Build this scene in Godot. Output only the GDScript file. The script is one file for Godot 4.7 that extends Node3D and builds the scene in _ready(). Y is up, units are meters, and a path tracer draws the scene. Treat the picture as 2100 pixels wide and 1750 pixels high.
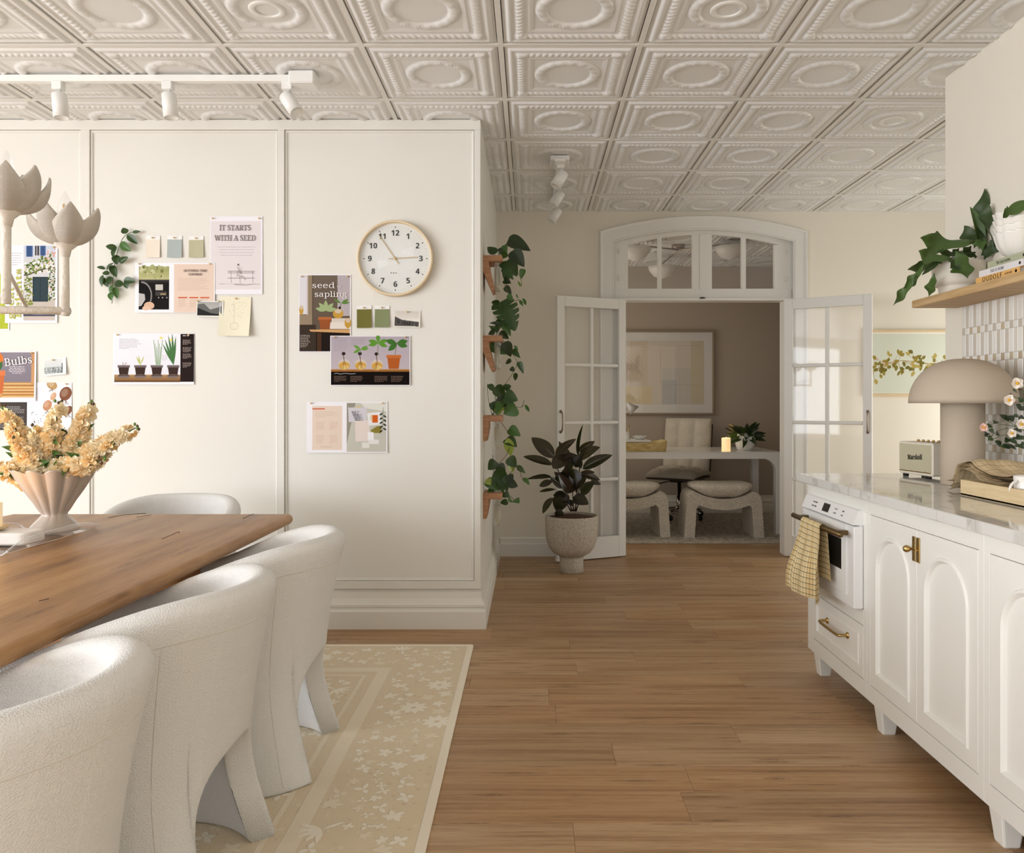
extends Node3D
# Room frame: x to the right, y up, depth d in front of the viewpoint (Godot z = -d). Metres.
const EYE := 1.25          # viewpoint height
const CEIL := 2.83         # ceiling height
const DP := 4.35           # depth of the partition wall's panel face
const XP := -0.275         # x of the partition's side face
const DB := 6.4            # depth of the back wall
const XK := 2.016          # x of the kitchen wall
const DK := 3.79           # depth where the kitchen wall ends
const DO := 8.95           # depth of the office's rear wall
const TP := 0.617          # ceiling grid pitch
var rng := RandomNumberGenerator.new()
var taken := {}
var M := {}
var CAMF := 1600.0

func _ready() -> void:
	rng.seed = 7
	# ---------------------------------------------------------------- camera
	var cam := Camera3D.new()
	cam.name = "camera"
	cam.projection = Camera3D.PROJECTION_FRUSTUM
	cam.near = 0.1
	cam.far = 60.0
	cam.size = 1750.0 / 1600.0 * 0.1
	cam.frustum_offset = Vector2(-37.0, -47.0) / 1600.0 * 0.1
	cam.position = Vector3(0, EYE, 0)
	add_child(cam)
	cam.current = true
	# ---------------------------------------------------------------- sky and exposure
	var e := Environment.new()
	e.background_mode = Environment.BG_SKY
	var sk := Sky.new()
	var sm := ProceduralSkyMaterial.new()
	sm.sky_top_color = Color(0.62, 0.74, 0.9)
	sm.sky_horizon_color = Color(0.9, 0.92, 0.94)
	sm.ground_bottom_color = Color(0.42, 0.41, 0.38)
	sm.ground_horizon_color = Color(0.75, 0.74, 0.72)
	sk.sky_material = sm
	e.sky = sk
	e.background_energy_multiplier = 1.0
	e.tonemap_mode = Environment.TONE_MAPPER_LINEAR
	e.tonemap_exposure = 0.8
	e.sdfgi_enabled = true
	e.ssao_enabled = true
	e.ssil_enabled = true
	var we := WorldEnvironment.new()
	we.name = "environment"
	we.environment = e
	add_child(we)
	# ---------------------------------------------------------------- daylight in the window openings
	window_light("daylight_left_window", Vector3(-6.44, 1.35, 1.6), Vector3(1, 0, 0), Vector2(7.0, 2.5), 67.0, Color(0.95, 0.972, 1.0))
	window_light("daylight_rear_window", Vector3(-2.4, 1.35, 5.44), Vector3(0, 0, -1), Vector2(6.6, 2.5), 11.0, Color(0.95, 0.972, 1.0))
	window_light("daylight_alcove_window", Vector3(4.14, 1.1, -5.55), Vector3(-1, 0, 0), Vector2(1.3, 1.6), 3.3, Color(0.99, 0.985, 0.96))
	window_light("daylight_office_window", Vector3(-0.34, 1.6, -7.7), Vector3(1, 0, 0), Vector2(1.3, 1.5), 2.0, Color(1.0, 0.96, 0.9))
	materials()
	room()
	ceiling()
	floor_planks()
	partition_trim()
	doorway()
	kitchen()
	dining()
	wall_papers()
	hanging_plants()
	rubber_plant()
	counter_things()
	shelf_things()
	office()
	track_lights()
	chandelier()

func window_light(called: String, at: Vector3, towards: Vector3, size: Vector2, energy: float, col: Color) -> void:
	var l := AreaLight3D.new()
	l.name = called
	l.area_size = size
	l.light_energy = energy
	l.light_color = col
	l.shadow_enabled = true
	l.set("area_range", 30.0)
	l.set("area_attenuation", 2.0)
	add_child(l)
	l.look_at_from_position(at, at + towards, Vector3.UP)

# ==================================================================== helpers
func P(x: float, y: float, d: float) -> Vector3:
	return Vector3(x, y, -d)

func px(u: float, v: float, d: float) -> Vector3:      # the point at depth d that a measurement in the photograph refers to
	return Vector3((u - 1087.0) * d / CAMF, EYE - (v - 828.0) * d / CAMF, -d)

func numbered(called: String) -> String:
	if not taken.has(called):
		taken[called] = 0
		return called
	taken[called] += 1
	return "%s_%03d" % [called, taken[called]]

func thing(called: String, label: String, category: String, at := Vector3.ZERO, turn := 0.0, group := "") -> Node3D:
	var o := Node3D.new()
	o.name = numbered(called)
	add_child(o)
	o.position = at
	o.rotation.y = turn
	o.set_meta("label", label)
	o.set_meta("category", category)
	if group != "":
		o.set_meta("group", group)
	return o

func struct(called: String, m: Mesh, mt: Material, at := Vector3.ZERO) -> MeshInstance3D:
	var o := MeshInstance3D.new()
	o.name = numbered(called)
	o.mesh = m
	o.material_override = mt
	o.position = at
	add_child(o)
	o.set_meta("kind", "structure")
	return o

func part(parent: Node, called: String, m: Mesh, mt: Material, at := Vector3.ZERO, rot := Vector3.ZERO) -> MeshInstance3D:
	var o := MeshInstance3D.new()
	o.name = called
	o.mesh = m
	o.material_override = mt
	o.position = at
	o.rotation = rot
	parent.add_child(o, true)
	return o

func ST(smooth := true) -> SurfaceTool:
	var s := SurfaceTool.new()
	s.begin(Mesh.PRIMITIVE_TRIANGLES)
	s.set_smooth_group(0 if smooth else -1)
	return s

func fin(s: SurfaceTool) -> ArrayMesh:
	s.generate_normals()
	s.index()
	return s.commit()

func vt(s: SurfaceTool, p: Vector3, uv: Vector2) -> void:
	s.set_uv(uv)
	s.add_vertex(p)

func quad(s: SurfaceTool, a: Vector3, b: Vector3, c: Vector3, d: Vector3, u0 := Vector2(0, 1), u1 := Vector2(1, 1), u2 := Vector2(1, 0), u3 := Vector2(0, 0)) -> void:
	vt(s, a, u0); vt(s, c, u2); vt(s, b, u1)
	vt(s, a, u0); vt(s, d, u3); vt(s, c, u2)

func loft(s: SurfaceTool, loops: Array, closed := true, cap0 := false, cap1 := false, us := 1.0, vs := 1.0) -> void:
	var n: int = loops[0].size()
	var m: int = n if closed else n - 1
	for k in loops.size() - 1:
		var A: PackedVector3Array = loops[k]
		var B: PackedVector3Array = loops[k + 1]
		var v0 := vs * k / (loops.size() - 1)
		var v1 := vs * (k + 1) / (loops.size() - 1)
		for i in m:
			var j := (i + 1) % n
			var ua := us * i / m
			var ub := us * (i + 1) / m
			quad(s, A[i], A[j], B[j], B[i], Vector2(ua, v0), Vector2(ub, v0), Vector2(ub, v1), Vector2(ua, v1))
	if cap0:
		cap(s, loops[0], false)
	if cap1:
		cap(s, loops[loops.size() - 1], true)

func cap(s: SurfaceTool, L: PackedVector3Array, forward: bool) -> void:
	var c := Vector3.ZERO
	for p in L:
		c += p
	c /= L.size()
	for i in L.size():
		var a := L[i]
		var b := L[(i + 1) % L.size()]
		var h := Vector2(0.5, 0.5)
		if forward:
			vt(s, c, h); vt(s, b, h); vt(s, a, h)
		else:
			vt(s, c, h); vt(s, a, h); vt(s, b, h)

func ring(c: Vector3, rx: float, rz: float, n: int) -> PackedVector3Array:     # lying ring, counter-clockwise from above
	var L := PackedVector3Array()
	for i in n:
		var t := TAU * i / n
		L.append(c + Vector3(cos(t) * rx, 0, -sin(t) * rz))
	return L

func rrect(w: float, d: float, r: float, n: int, y: float, cx := 0.0, cz := 0.0) -> PackedVector3Array:   # lying rounded rectangle
	var L := PackedVector3Array()
	r = minf(r, minf(w, d) * 0.499)
	var q := [[1, -1, 0.0], [-1, -1, PI / 2], [-1, 1, PI], [1, 1, 1.5 * PI]]
	for c in q:
		for i in n + 1:
			var t: float = c[2] + PI / 2 * i / n
			L.append(Vector3(cx + c[0] * (w / 2 - r) + cos(t) * r, y, cz + c[1] * (d / 2 - r) - sin(t) * r))
	return L

func lathe_mesh(prof: Array, n := 32, cap0 := true, cap1 := true) -> ArrayMesh:    # prof: [[r, y], ...] upwards
	var s := ST(true)
	var loops := []
	for p in prof:
		loops.append(ring(Vector3(0, p[1], 0), maxf(p[0], 0.0001), maxf(p[0], 0.0001), n))
	loft(s, loops, true, cap0, cap1)
	return fin(s)

func rounded(w: float, h: float, d: float, r: float, b := 0.004, n := 4, smooth := false) -> ArrayMesh:   # upright block on y=0, plan corners r, edge bevel b
	var s := ST(smooth)
	var loops := [rrect(w - 2 * b, d - 2 * b, maxf(r - b, 0.001), n, 0.0), rrect(w, d, r, n, b), rrect(w, d, r, n, h - b), rrect(w - 2 * b, d - 2 * b, maxf(r - b, 0.001), n, h)]
	loft(s, loops, true, true, true)
	return fin(s)

func bx(s: SurfaceTool, lo: Vector3, hi: Vector3, b := 0.002) -> void:      # bevelled box from two corners
	var a := Vector3(minf(lo.x, hi.x), minf(lo.y, hi.y), minf(lo.z, hi.z))
	var z := Vector3(maxf(lo.x, hi.x), maxf(lo.y, hi.y), maxf(lo.z, hi.z))
	var sz := z - a
	var c := (a + z) / 2
	b = minf(b, minf(sz.x, minf(sz.y, sz.z)) * 0.45)
	var loops := [oct(c, sz.x - 2 * b, sz.z - 2 * b, b, a.y), oct(c, sz.x, sz.z, b, a.y + b), oct(c, sz.x, sz.z, b, z.y - b), oct(c, sz.x - 2 * b, sz.z - 2 * b, b, z.y)]
	loft(s, loops, true, true, true)

func oct(c: Vector3, w: float, d: float, b: float, y: float) -> PackedVector3Array:
	var x := w / 2
	var z := d / 2
	var L := PackedVector3Array()
	for q in [[x, -z + b], [x - b, -z], [-x + b, -z], [-x, -z + b], [-x, z - b], [-x + b, z], [x - b, z], [x, z - b]]:
		L.append(Vector3(c.x + q[0], y, c.z + q[1]))
	return L

func boxm(lo: Vector3, hi: Vector3, b := 0.002) -> ArrayMesh:
	var s := ST(false)
	bx(s, lo, hi, b)
	return fin(s)

func blk(x0: float, x1: float, y0: float, y1: float, d0: float, d1: float, b := 0.002) -> ArrayMesh:    # box in room coordinates
	return boxm(P(x0, y0, d0), P(x1, y1, d1), b)

func tube(s: SurfaceTool, pts: PackedVector3Array, radii: Array, n := 8, caps := true) -> void:
	var loops := []
	var up := Vector3.UP
	for i in pts.size():
		var t: Vector3 = (pts[mini(i + 1, pts.size() - 1)] - pts[maxi(i - 1, 0)]).normalized()
		if i == 0:
			up = Vector3.UP if absf(t.y) < 0.9 else Vector3.RIGHT
		var sx := t.cross(up).normalized()
		up = sx.cross(t).normalized()
		var L := PackedVector3Array()
		var r: float = radii[mini(i, radii.size() - 1)]
		for k in n:
			var a := TAU * k / n
			L.append(pts[i] + (sx * cos(a) + up * sin(a)) * r)
		loops.append(L)
	loft(s, loops, true, caps, caps, 1.0, 1.0)

func tube_mesh(pts: Array, radii: Array, n := 8) -> ArrayMesh:
	var s := ST(true)
	tube(s, PackedVector3Array(pts), radii, n)
	return fin(s)

func spline(pts: Array, per := 6) -> Array:
	var o := []
	for i in pts.size() - 1:
		var p0: Vector3 = pts[maxi(i - 1, 0)]
		var p3: Vector3 = pts[mini(i + 2, pts.size() - 1)]
		for k in per:
			o.append(pts[i].cubic_interpolate(pts[i + 1], p0, p3, float(k) / per))
	o.append(pts[pts.size() - 1])
	return o

func grid(fn: Callable, nu: int, nv: int, smooth := true) -> ArrayMesh:
	var s := ST(smooth)
	var g := []
	for j in nv + 1:
		var row := PackedVector3Array()
		for i in nu + 1:
			row.append(fn.call(float(i) / nu, float(j) / nv))
		g.append(row)
	for j in nv:
		for i in nu:
			quad(s, g[j][i], g[j][i + 1], g[j + 1][i + 1], g[j + 1][i], Vector2(float(i) / nu, float(j) / nv), Vector2(float(i + 1) / nu, float(j) / nv), Vector2(float(i + 1) / nu, float(j + 1) / nv), Vector2(float(i) / nu, float(j + 1) / nv))
	return fin(s)

func extrude(poly: PackedVector2Array, d0: float, d1: float, smooth := false) -> ArrayMesh:    # outline in x-y, from depth d0 (near) to d1
	var s := ST(smooth)
	var tri := Geometry2D.triangulate_polygon(poly)
	var cw := Geometry2D.is_polygon_clockwise(poly)
	for i in range(0, tri.size(), 3):
		var a := poly[tri[i]]
		var b := poly[tri[i + 1]]
		var c := poly[tri[i + 2]]
		if (b - a).cross(c - a) < 0:
			var t := b
			b = c
			c = t
		s.set_smooth_group(-1)
		vt(s, P(a.x, a.y, d0), a); vt(s, P(c.x, c.y, d0), c); vt(s, P(b.x, b.y, d0), b)
		vt(s, P(a.x, a.y, d1), a); vt(s, P(b.x, b.y, d1), b); vt(s, P(c.x, c.y, d1), c)
	for i in poly.size():
		var a := poly[i]
		var b := poly[(i + 1) % poly.size()]
		if cw:
			quad(s, P(b.x, b.y, d0), P(a.x, a.y, d0), P(a.x, a.y, d1), P(b.x, b.y, d1))
		else:
			quad(s, P(a.x, a.y, d0), P(b.x, b.y, d0), P(b.x, b.y, d1), P(a.x, a.y, d1))
	return fin(s)

func moulding(path: Array, prof: Array) -> ArrayMesh:     # plan path of Vector2(x, d), profile [[out, y]...]; out is to the right hand of the path seen from above with d pointing up
	var s := ST(false)
	var loops := []
	for i in path.size():
		var a: Vector2 = (path[i] - path[maxi(i - 1, 0)])
		var b: Vector2 = (path[mini(i + 1, path.size() - 1)] - path[i])
		if i == 0: a = b
		if i == path.size() - 1: b = a
		var na := Vector2(a.y, -a.x).normalized()
		var nb := Vector2(b.y, -b.x).normalized()
		var nm := (na + nb).normalized()
		nm /= maxf(nm.dot(na), 0.2)
		var L := PackedVector3Array()
		for p in prof:
			var q: Vector2 = path[i] + nm * p[0]
			L.append(P(q.x, p[1], q.y))
		loops.append(L)
	loft(s, loops, true, true, true)
	return fin(s)

func leafmesh(kind: String) -> ArrayMesh:      # unit leaf: base at origin, along +y, width +-0.5 in x, curving in z
	return grid(func(u: float, v: float):
		var w := 0.0
		var t := v
		if kind == "oval":
			w = pow(sin(PI * pow(t, 0.85)), 0.75)
		elif kind == "heart":
			w = pow(sin(PI * clampf(pow(t * 0.97 + 0.03, 0.55), 0, 1)), 0.8)
		elif kind == "pointed":
			w = pow(sin(PI * pow(t, 0.75)), 1.1)
		elif kind == "monstera":
			w = pow(sin(PI * clampf(pow(t * 0.96 + 0.04, 0.6), 0, 1)), 0.7)
			if t > 0.15 and t < 0.9:
				w *= 1.0 - 0.62 * pow(maxf(0.0, sin(t * 36.0)), 6.0)
		elif kind == "stag":
			w = (0.22 + 0.78 * smoothstep(0.08, 0.58, t)) * (1.0 - 0.24 * sin(t * 15.0 + (2.2 if u > 0.5 else 0.4)))
			w *= pow(maxf(1.0 - smoothstep(0.6, 1.02, t), 0.0), 0.8)
		elif kind == "petal":
			w = pow(sin(PI * clampf(pow(t, 0.7) * 0.97 + 0.015, 0, 1)), 0.6)
		elif kind == "lotus":
			w = pow(sin(PI * clampf(pow(t, 0.62), 0, 1)), 0.85) + 0.05 * (1.0 - t)
		var x := (u - 0.5) * w
		var cup := absf(x)
		var z := 0.22 * cup - 0.18 * t * t
		if kind == "stag":
			z = 0.12 * sin(t * 7.0 + u * 1.5) - 0.3 * t * t
		if kind == "lotus":
			z = -cup * cup * 1.3
		if kind == "petal":
			z = 0.5 * cup * cup + 0.08 * sin(u * 9.0) * t
		return Vector3(x, t, z), 6 if kind != "stag" else 8, 40 if kind == "monstera" else 24 if kind == "stag" else 12)

func put_leaf(parent: Node, called: String, m: Mesh, mt: Material, base: Vector3, tip: Vector3, width: float, facing := Vector3(0, 0.2, 1)) -> MeshInstance3D:
	var y := tip - base
	var ln := y.length()
	var yn := y / ln
	var z := (facing - yn * facing.dot(yn))
	if z.length() < 0.05:
		z = Vector3(0.3, 1, 0.2) - yn * yn.dot(Vector3(0.3, 1, 0.2))
	z = z.normalized()
	var x := yn.cross(z).normalized()
	var o := part(parent, called, m, mt)
	o.transform = Transform3D(Basis(x * width, y, z * ln), base)
	return o

func words(parent: Node, called: String, txt: String, at: Vector3, cap_h: float, mt: Material, rot := Vector3.ZERO, font := "Droid Sans", width := 0.0, tracking := 0, weight := 400) -> MeshInstance3D:
	var f := SystemFont.new()
	f.font_names = PackedStringArray([font])
	f.font_weight = weight
	var fv := FontVariation.new()
	fv.base_font = f
	fv.spacing_glyph = tracking
	var t := TextMesh.new()
	t.text = txt
	t.font = fv
	t.font_size = 48
	t.pixel_size = cap_h / (48.0 * 0.71)
	t.depth = 0.0006
	t.curve_step = 2.0
	t.horizontal_alignment = HORIZONTAL_ALIGNMENT_CENTER
	t.vertical_alignment = VERTICAL_ALIGNMENT_CENTER
	var o := part(parent, called, t, mt, at, rot)
	if width > 0.0:
		var w := t.get_aabb().size.x
		if w > 0.0001:
			o.scale.x = width / w
	return o

func mat(col: Color, rough := 0.6, metal := 0.0, spec := 0.5) -> StandardMaterial3D:
	var m := StandardMaterial3D.new()
	m.albedo_color = col
	m.roughness = rough
	m.metallic = metal
	m.metallic_specular = spec
	return m

func c8(r: int, g: int, b: int) -> Color:
	return Color(r / 255.0, g / 255.0, b / 255.0)

# -------------------------------------------------------------------- pictures drawn in code
class Cv:
	var im: Image
	var r := RandomNumberGenerator.new()
	func _init(w: int, h: int, c: Color) -> void:
		im = Image.create_empty(w, h, false, Image.FORMAT_RGB8)
		im.fill(c)
		r.seed = w * 31 + h
	func rect(x: float, y: float, w: float, h: float, c: Color) -> void:
		im.fill_rect(Rect2i(roundi(x), roundi(y), maxi(1, roundi(w)), maxi(1, roundi(h))), c)
	func vgrad(x: float, y: float, w: float, h: float, a: Color, b: Color) -> void:
		for i in int(h):
			rect(x, y + i, w, 1, a.lerp(b, i / h))
	func poly(pts: Array, c: Color) -> void:
		var y0 := 1e9
		var y1 := -1e9
		for p in pts:
			y0 = minf(y0, p.y)
			y1 = maxf(y1, p.y)
		for y in range(maxi(0, int(floor(y0))), mini(im.get_height(), int(ceil(y1)) + 1)):
			var xs := []
			var yy := y + 0.5
			for i in pts.size():
				var a: Vector2 = pts[i]
				var b: Vector2 = pts[(i + 1) % pts.size()]
				if (a.y <= yy) != (b.y <= yy):
					xs.append(a.x + (yy - a.y) / (b.y - a.y) * (b.x - a.x))
			xs.sort()
			for k in range(0, xs.size() - 1, 2):
				var xa := int(round(xs[k]))
				var xb := int(round(xs[k + 1]))
				if xb > xa:
					im.fill_rect(Rect2i(xa, y, xb - xa, 1), c)
	func ell(cx: float, cy: float, rx: float, ry: float, c: Color, rot := 0.0) -> void:
		var p := []
		for i in 20:
			var v := Vector2(cos(TAU * i / 20) * rx, sin(TAU * i / 20) * ry)
			p.append(Vector2(cx, cy) + v.rotated(rot))
		poly(p, c)
	func line(x0: float, y0: float, x1: float, y1: float, th: float, c: Color) -> void:
		var d := (Vector2(x1, y1) - Vector2(x0, y0))
		var n := Vector2(-d.y, d.x).normalized() * maxf(th, 1.0) / 2
		var a := Vector2(x0, y0)
		var b := Vector2(x1, y1)
		if absf(d.y) < 1.0:
			rect(minf(x0, x1), y0 - th / 2, absf(d.x), th, c)
		else:
			poly([a + n, b + n, b - n, a - n], c)
	func curve(pts: Array, th: float, c: Color) -> void:
		for i in pts.size() - 1:
			line(pts[i].x, pts[i].y, pts[i + 1].x, pts[i + 1].y, th, c)
	func rows(x: float, y: float, w: float, n: int, dy: float, th: float, c: Color, centred := false) -> void:
		for i in n:
			var ww := w * r.randf_range(0.78, 1.0)
			if i == n - 1: ww = w * r.randf_range(0.4, 0.8)
			var xx := x + (w - ww) / 2 if centred else x
			var e := xx + ww
			while xx < e:
				var l := r.randf_range(2.0, 5.0) * th
				rect(xx, y + i * dy, minf(l, e - xx), th, c)
				xx += l + th * 1.1
	func leaf(x: float, y: float, l: float, w: float, a: float, c: Color) -> void:
		var p := []
		for i in 7:
			var t := i / 6.0
			p.append(Vector2(t * l, -w * sin(PI * t)))
		for i in 7:
			var t := 1.0 - i / 6.0
			p.append(Vector2(t * l, w * sin(PI * t)))
		for i in p.size():
			p[i] = Vector2(x, y) + p[i].rotated(a)
		poly(p, c)
	func specks(x: float, y: float, w: float, h: float, n: int, cols: Array, r0: float, r1: float) -> void:
		for i in n:
			var q := r.randf_range(r0, r1)
			ell(x + r.randf() * w, y + r.randf() * h, q, q * r.randf_range(0.6, 1.0), cols[r.randi() % cols.size()], r.randf() * 3)
	func pot(cx: float, top: float, w: float, h: float, c: Color, rim: Color) -> void:
		poly([Vector2(cx - w * 0.46, top), Vector2(cx + w * 0.46, top), Vector2(cx + w * 0.34, top + h), Vector2(cx - w * 0.34, top + h)], c)
		rect(cx - w / 2, top, w, h * 0.22, rim)
	func tex() -> ImageTexture:
		return ImageTexture.create_from_image(im)

func pic_mat(cv: Cv, rough := 0.75) -> StandardMaterial3D:
	var m := mat(Color.WHITE, rough, 0.0, 0.18)
	m.albedo_texture = cv.tex()
	m.texture_repeat = false
	return m

func noise_img(w: int, h: int, sx: int, sy: int, freq: float, sd: int, oct := 3, type := FastNoiseLite.TYPE_SIMPLEX_SMOOTH) -> Image:   # noise stretched sx, sy times
	var n := FastNoiseLite.new()
	n.seed = sd
	n.noise_type = type
	n.frequency = freq
	n.fractal_octaves = oct
	var im := n.get_seamless_image(maxi(8, w / sx), maxi(8, h / sy), false, false, 0.15, true)
	im.resize(w, h, Image.INTERPOLATE_CUBIC)
	im.convert(Image.FORMAT_L8)
	return im

func blend_tex(w: int, h: int, stops: Array, layers: Array) -> ImageTexture:      # stops: colours along 0..1; layers: [[Image, weight], ...]
	var out := PackedByteArray()
	out.resize(w * h * 3)
	var lut := []
	for i in 256:
		var f := i / 255.0 * (stops.size() - 1)
		var k := mini(int(f), stops.size() - 2)
		lut.append(stops[k].lerp(stops[k + 1], f - k))
	var lr := PackedByteArray()
	for q in lut:
		lr.append(q.r8); lr.append(q.g8); lr.append(q.b8)
	var datas := []
	var ws := []
	var tot := 0.0
	for l in layers:
		datas.append(l[0].get_data())
		ws.append(l[1])
		tot += l[1]
	for i in w * h:
		var v := 0.0
		for k in datas.size():
			v += (datas[k][i] - 127.5) * ws[k]
		var q := clampi(int(127.5 + v), 0, 255) * 3
		out[i * 3] = lr[q]
		out[i * 3 + 1] = lr[q + 1]
		out[i * 3 + 2] = lr[q + 2]
	return ImageTexture.create_from_image(Image.create_from_data(w, h, false, Image.FORMAT_RGB8, out))

func tri(m: StandardMaterial3D, scale: Vector3) -> StandardMaterial3D:
	m.uv1_triplanar = true
	m.uv1_scale = scale
	m.uv1_triplanar_sharpness = 4.0
	return m

func bump(m: StandardMaterial3D, im: Image, cm: float) -> StandardMaterial3D:
	m.heightmap_enabled = true
	m.heightmap_texture = ImageTexture.create_from_image(im)
	m.heightmap_scale = cm
	return m

func metal(c: Color, r := 0.3) -> StandardMaterial3D:
	return mat(c, r, 1.0)

func glass_pane(alpha := 0.06, tint := Color(1, 1, 1)) -> StandardMaterial3D:
	var m := mat(Color(tint.r, tint.g, tint.b, alpha), 0.03)
	m.transparency = BaseMaterial3D.TRANSPARENCY_ALPHA
	return m

func leaf_mat(c: Color, rough := 0.38) -> StandardMaterial3D:
	var m := mat(c, rough)
	m.backlight_enabled = true
	m.backlight = Color(0.25, 0.3, 0.1)
	m.cull_mode = BaseMaterial3D.CULL_DISABLED
	return m

func materials() -> void:
	M.wall = mat(c8(230, 227, 219), 0.75)
	M.wall_cream = mat(c8(236, 229, 214), 0.75)
	M.office_wall = mat(c8(182, 168, 152), 0.8)
	M.trim = mat(c8(236, 232, 222), 0.45)
	M.door_white = mat(c8(234, 232, 226), 0.4)
	M.ceil = mat(c8(232, 232, 230), 0.32)
	M.grid = mat(c8(232, 230, 224), 0.4)
	M.void_dark = mat(c8(70, 66, 60), 0.9)
	M.cab = mat(c8(240, 238, 230), 0.4)
	M.white = mat(c8(240, 239, 235), 0.35)
	M.gloss_white = mat(c8(242, 241, 238), 0.15)
	M.appliance = mat(c8(240, 239, 237), 0.2)
	M.brass = metal(c8(192, 164, 108), 0.28)
	M.bronze = metal(c8(120, 102, 72), 0.32)
	M.old_metal = metal(c8(150, 135, 122), 0.35)
	M.chrome = metal(c8(205, 203, 200), 0.12)
	M.black = mat(c8(20, 19, 18), 0.3)
	M.black_soft = mat(c8(26, 24, 22), 0.7)
	M.glass = glass_pane(0.05)
	M.glass.metallic_specular = 0.32
	M.pin = metal(c8(222, 190, 132), 0.35)
	M.clock_wood = mat(c8(228, 208, 174), 0.5)
	M.ink = mat(c8(26, 25, 24), 0.8, 0.0, 0.15)
	M.paper = mat(c8(243, 241, 240), 0.7)
	# floor wood: long streaks, fine grain, a few knots
	var g1 := noise_img(1024, 1024, 16, 1, 0.035, 3, 4)
	var g2 := noise_img(1024, 1024, 24, 2, 0.012, 5, 2)
	var g3 := noise_img(1024, 1024, 6, 1, 0.12, 9, 2)
	M.floor_tex = blend_tex(1024, 1024, [c8(136, 104, 74), c8(166, 132, 97), c8(186, 153, 117), c8(197, 166, 131), c8(206, 177, 144)], [[g1, 0.5], [g2, 0.42], [g3, 0.25]])
	var kt: Image = M.floor_tex.get_image()
	for k in 26:
		knot(kt, rng.randi_range(60, 960), rng.randi_range(60, 960), rng.randf_range(18, 55), rng.randf_range(4, 10))
	M.floor_tex = ImageTexture.create_from_image(kt)
	M.floor = []
	for i in 5:
		var fm := mat([Color(1, 1, 1), c8(240, 236, 232), c8(248, 240, 230), c8(234, 228, 222), c8(252, 250, 250)][i], 0.42, 0.0, 0.4)
		fm.albedo_texture = M.floor_tex
		M.floor.append(bump(fm, g3, 0.03))
	# table wood
	var t1 := noise_img(1024, 1024, 12, 2, 0.02, 21, 3)
	var t2 := noise_img(1024, 1024, 8, 2, 0.008, 25, 2)
	var t3 := noise_img(1024, 1024, 10, 1, 0.15, 29, 2)
	var ti: Image = blend_tex(1024, 1024, [c8(114, 78, 43), c8(150, 107, 64), c8(172, 128, 81), c8(189, 147, 99)], [[t1, 0.5], [t2, 0.6], [t3, 0.42]]).get_image()
	for k in 9:
		knot(ti, rng.randi_range(60, 960), rng.randi_range(60, 960), rng.randf_range(20, 40), rng.randf_range(8, 16))
	M.table = mat(Color.WHITE, 0.42)
	M.table.albedo_texture = ImageTexture.create_from_image(ti)
	bump(M.table, t3, 0.03)
	M.table_side = mat(c8(246, 226, 196), 0.5)
	M.table_side.albedo_texture = M.table.albedo_texture
	tri(M.table_side, Vector3(1.2, 1.2, 1.2))
	# pale oak and warm bracket wood
	var o1 := noise_img(512, 512, 12, 1, 0.05, 31, 3)
	var oak := blend_tex(512, 512, [c8(178, 143, 98), c8(198, 164, 118), c8(213, 183, 140)], [[o1, 0.8]])
	M.oak = mat(Color.WHITE, 0.55)
	M.oak.albedo_texture = oak
	tri(M.oak, Vector3(1.6, 1.6, 1.6))
	M.ash = mat(Color.WHITE, 0.55)
	M.ash.albedo_texture = blend_tex(512, 512, [c8(210, 184, 140), c8(222, 198, 156), c8(231, 209, 170)], [[o1, 0.8]])
	tri(M.ash, Vector3(2.5, 2.5, 2.5))
	M.bracket = mat(c8(192, 146, 108), 0.55)
	M.bracket.albedo_texture = blend_tex(256, 256, [c8(206, 190, 176), c8(240, 232, 226), c8(255, 250, 244)], [[noise_img(256, 256, 8, 1, 0.05, 33, 3), 0.8]])
	tri(M.bracket, Vector3(4, 4, 4))
	# looped wool
	var bo := noise_img(512, 512, 1, 1, 0.055, 41, 2, FastNoiseLite.TYPE_CELLULAR)
	M.boucle = mat(c8(229, 227, 223), 0.95, 0.0, 0.2)
	tri(M.boucle, Vector3(10, 10, 10))
	bump(M.boucle, bo, 0.2)
	M.boucle.rim_enabled = true
	M.boucle.rim = 0.3
	M.seam = mat(c8(220, 215, 206), 0.95, 0.0, 0.2)
	var bo2 := noise_img(512, 512, 1, 1, 0.05, 43, 2, FastNoiseLite.TYPE_CELLULAR)
	M.teddy = mat(Color.WHITE, 0.95, 0.0, 0.2)
	M.teddy.albedo_texture = blend_tex(512, 512, [c8(196, 186, 168), c8(228, 220, 206), c8(244, 239, 228)], [[bo2, 1.1]])
	tri(M.teddy, Vector3(3.0, 3.0, 3.0))
	bump(M.teddy, bo2, 0.9)
	M.linen = mat(Color.WHITE, 0.9, 0.0, 0.2)
	M.linen.albedo_texture = blend_tex(256, 256, [c8(190, 180, 164), c8(208, 198, 182), c8(220, 211, 196)], [[noise_img(256, 256, 8, 1, 0.2, 44, 2), 0.6], [noise_img(256, 256, 1, 8, 0.2, 45, 2), 0.6]])
	tri(M.linen, Vector3(4, 4, 4))
	# stone, clay and ceramics
	var sp := noise_img(512, 512, 1, 1, 0.16, 51, 1, FastNoiseLite.TYPE_CELLULAR)
	M.speckle = mat(Color.WHITE, 0.85)
	M.speckle.albedo_texture = blend_tex(512, 512, [c8(128, 116, 102), c8(188, 177, 161), c8(208, 198, 183), c8(214, 205, 190)], [[sp, 1.0], [noise_img(512, 512, 1, 1, 0.03, 52, 2), 0.25]])
	tri(M.speckle, Vector3(2.2, 2.2, 2.2))
	M.matte_pot = mat(c8(226, 218, 204), 0.8)
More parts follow.
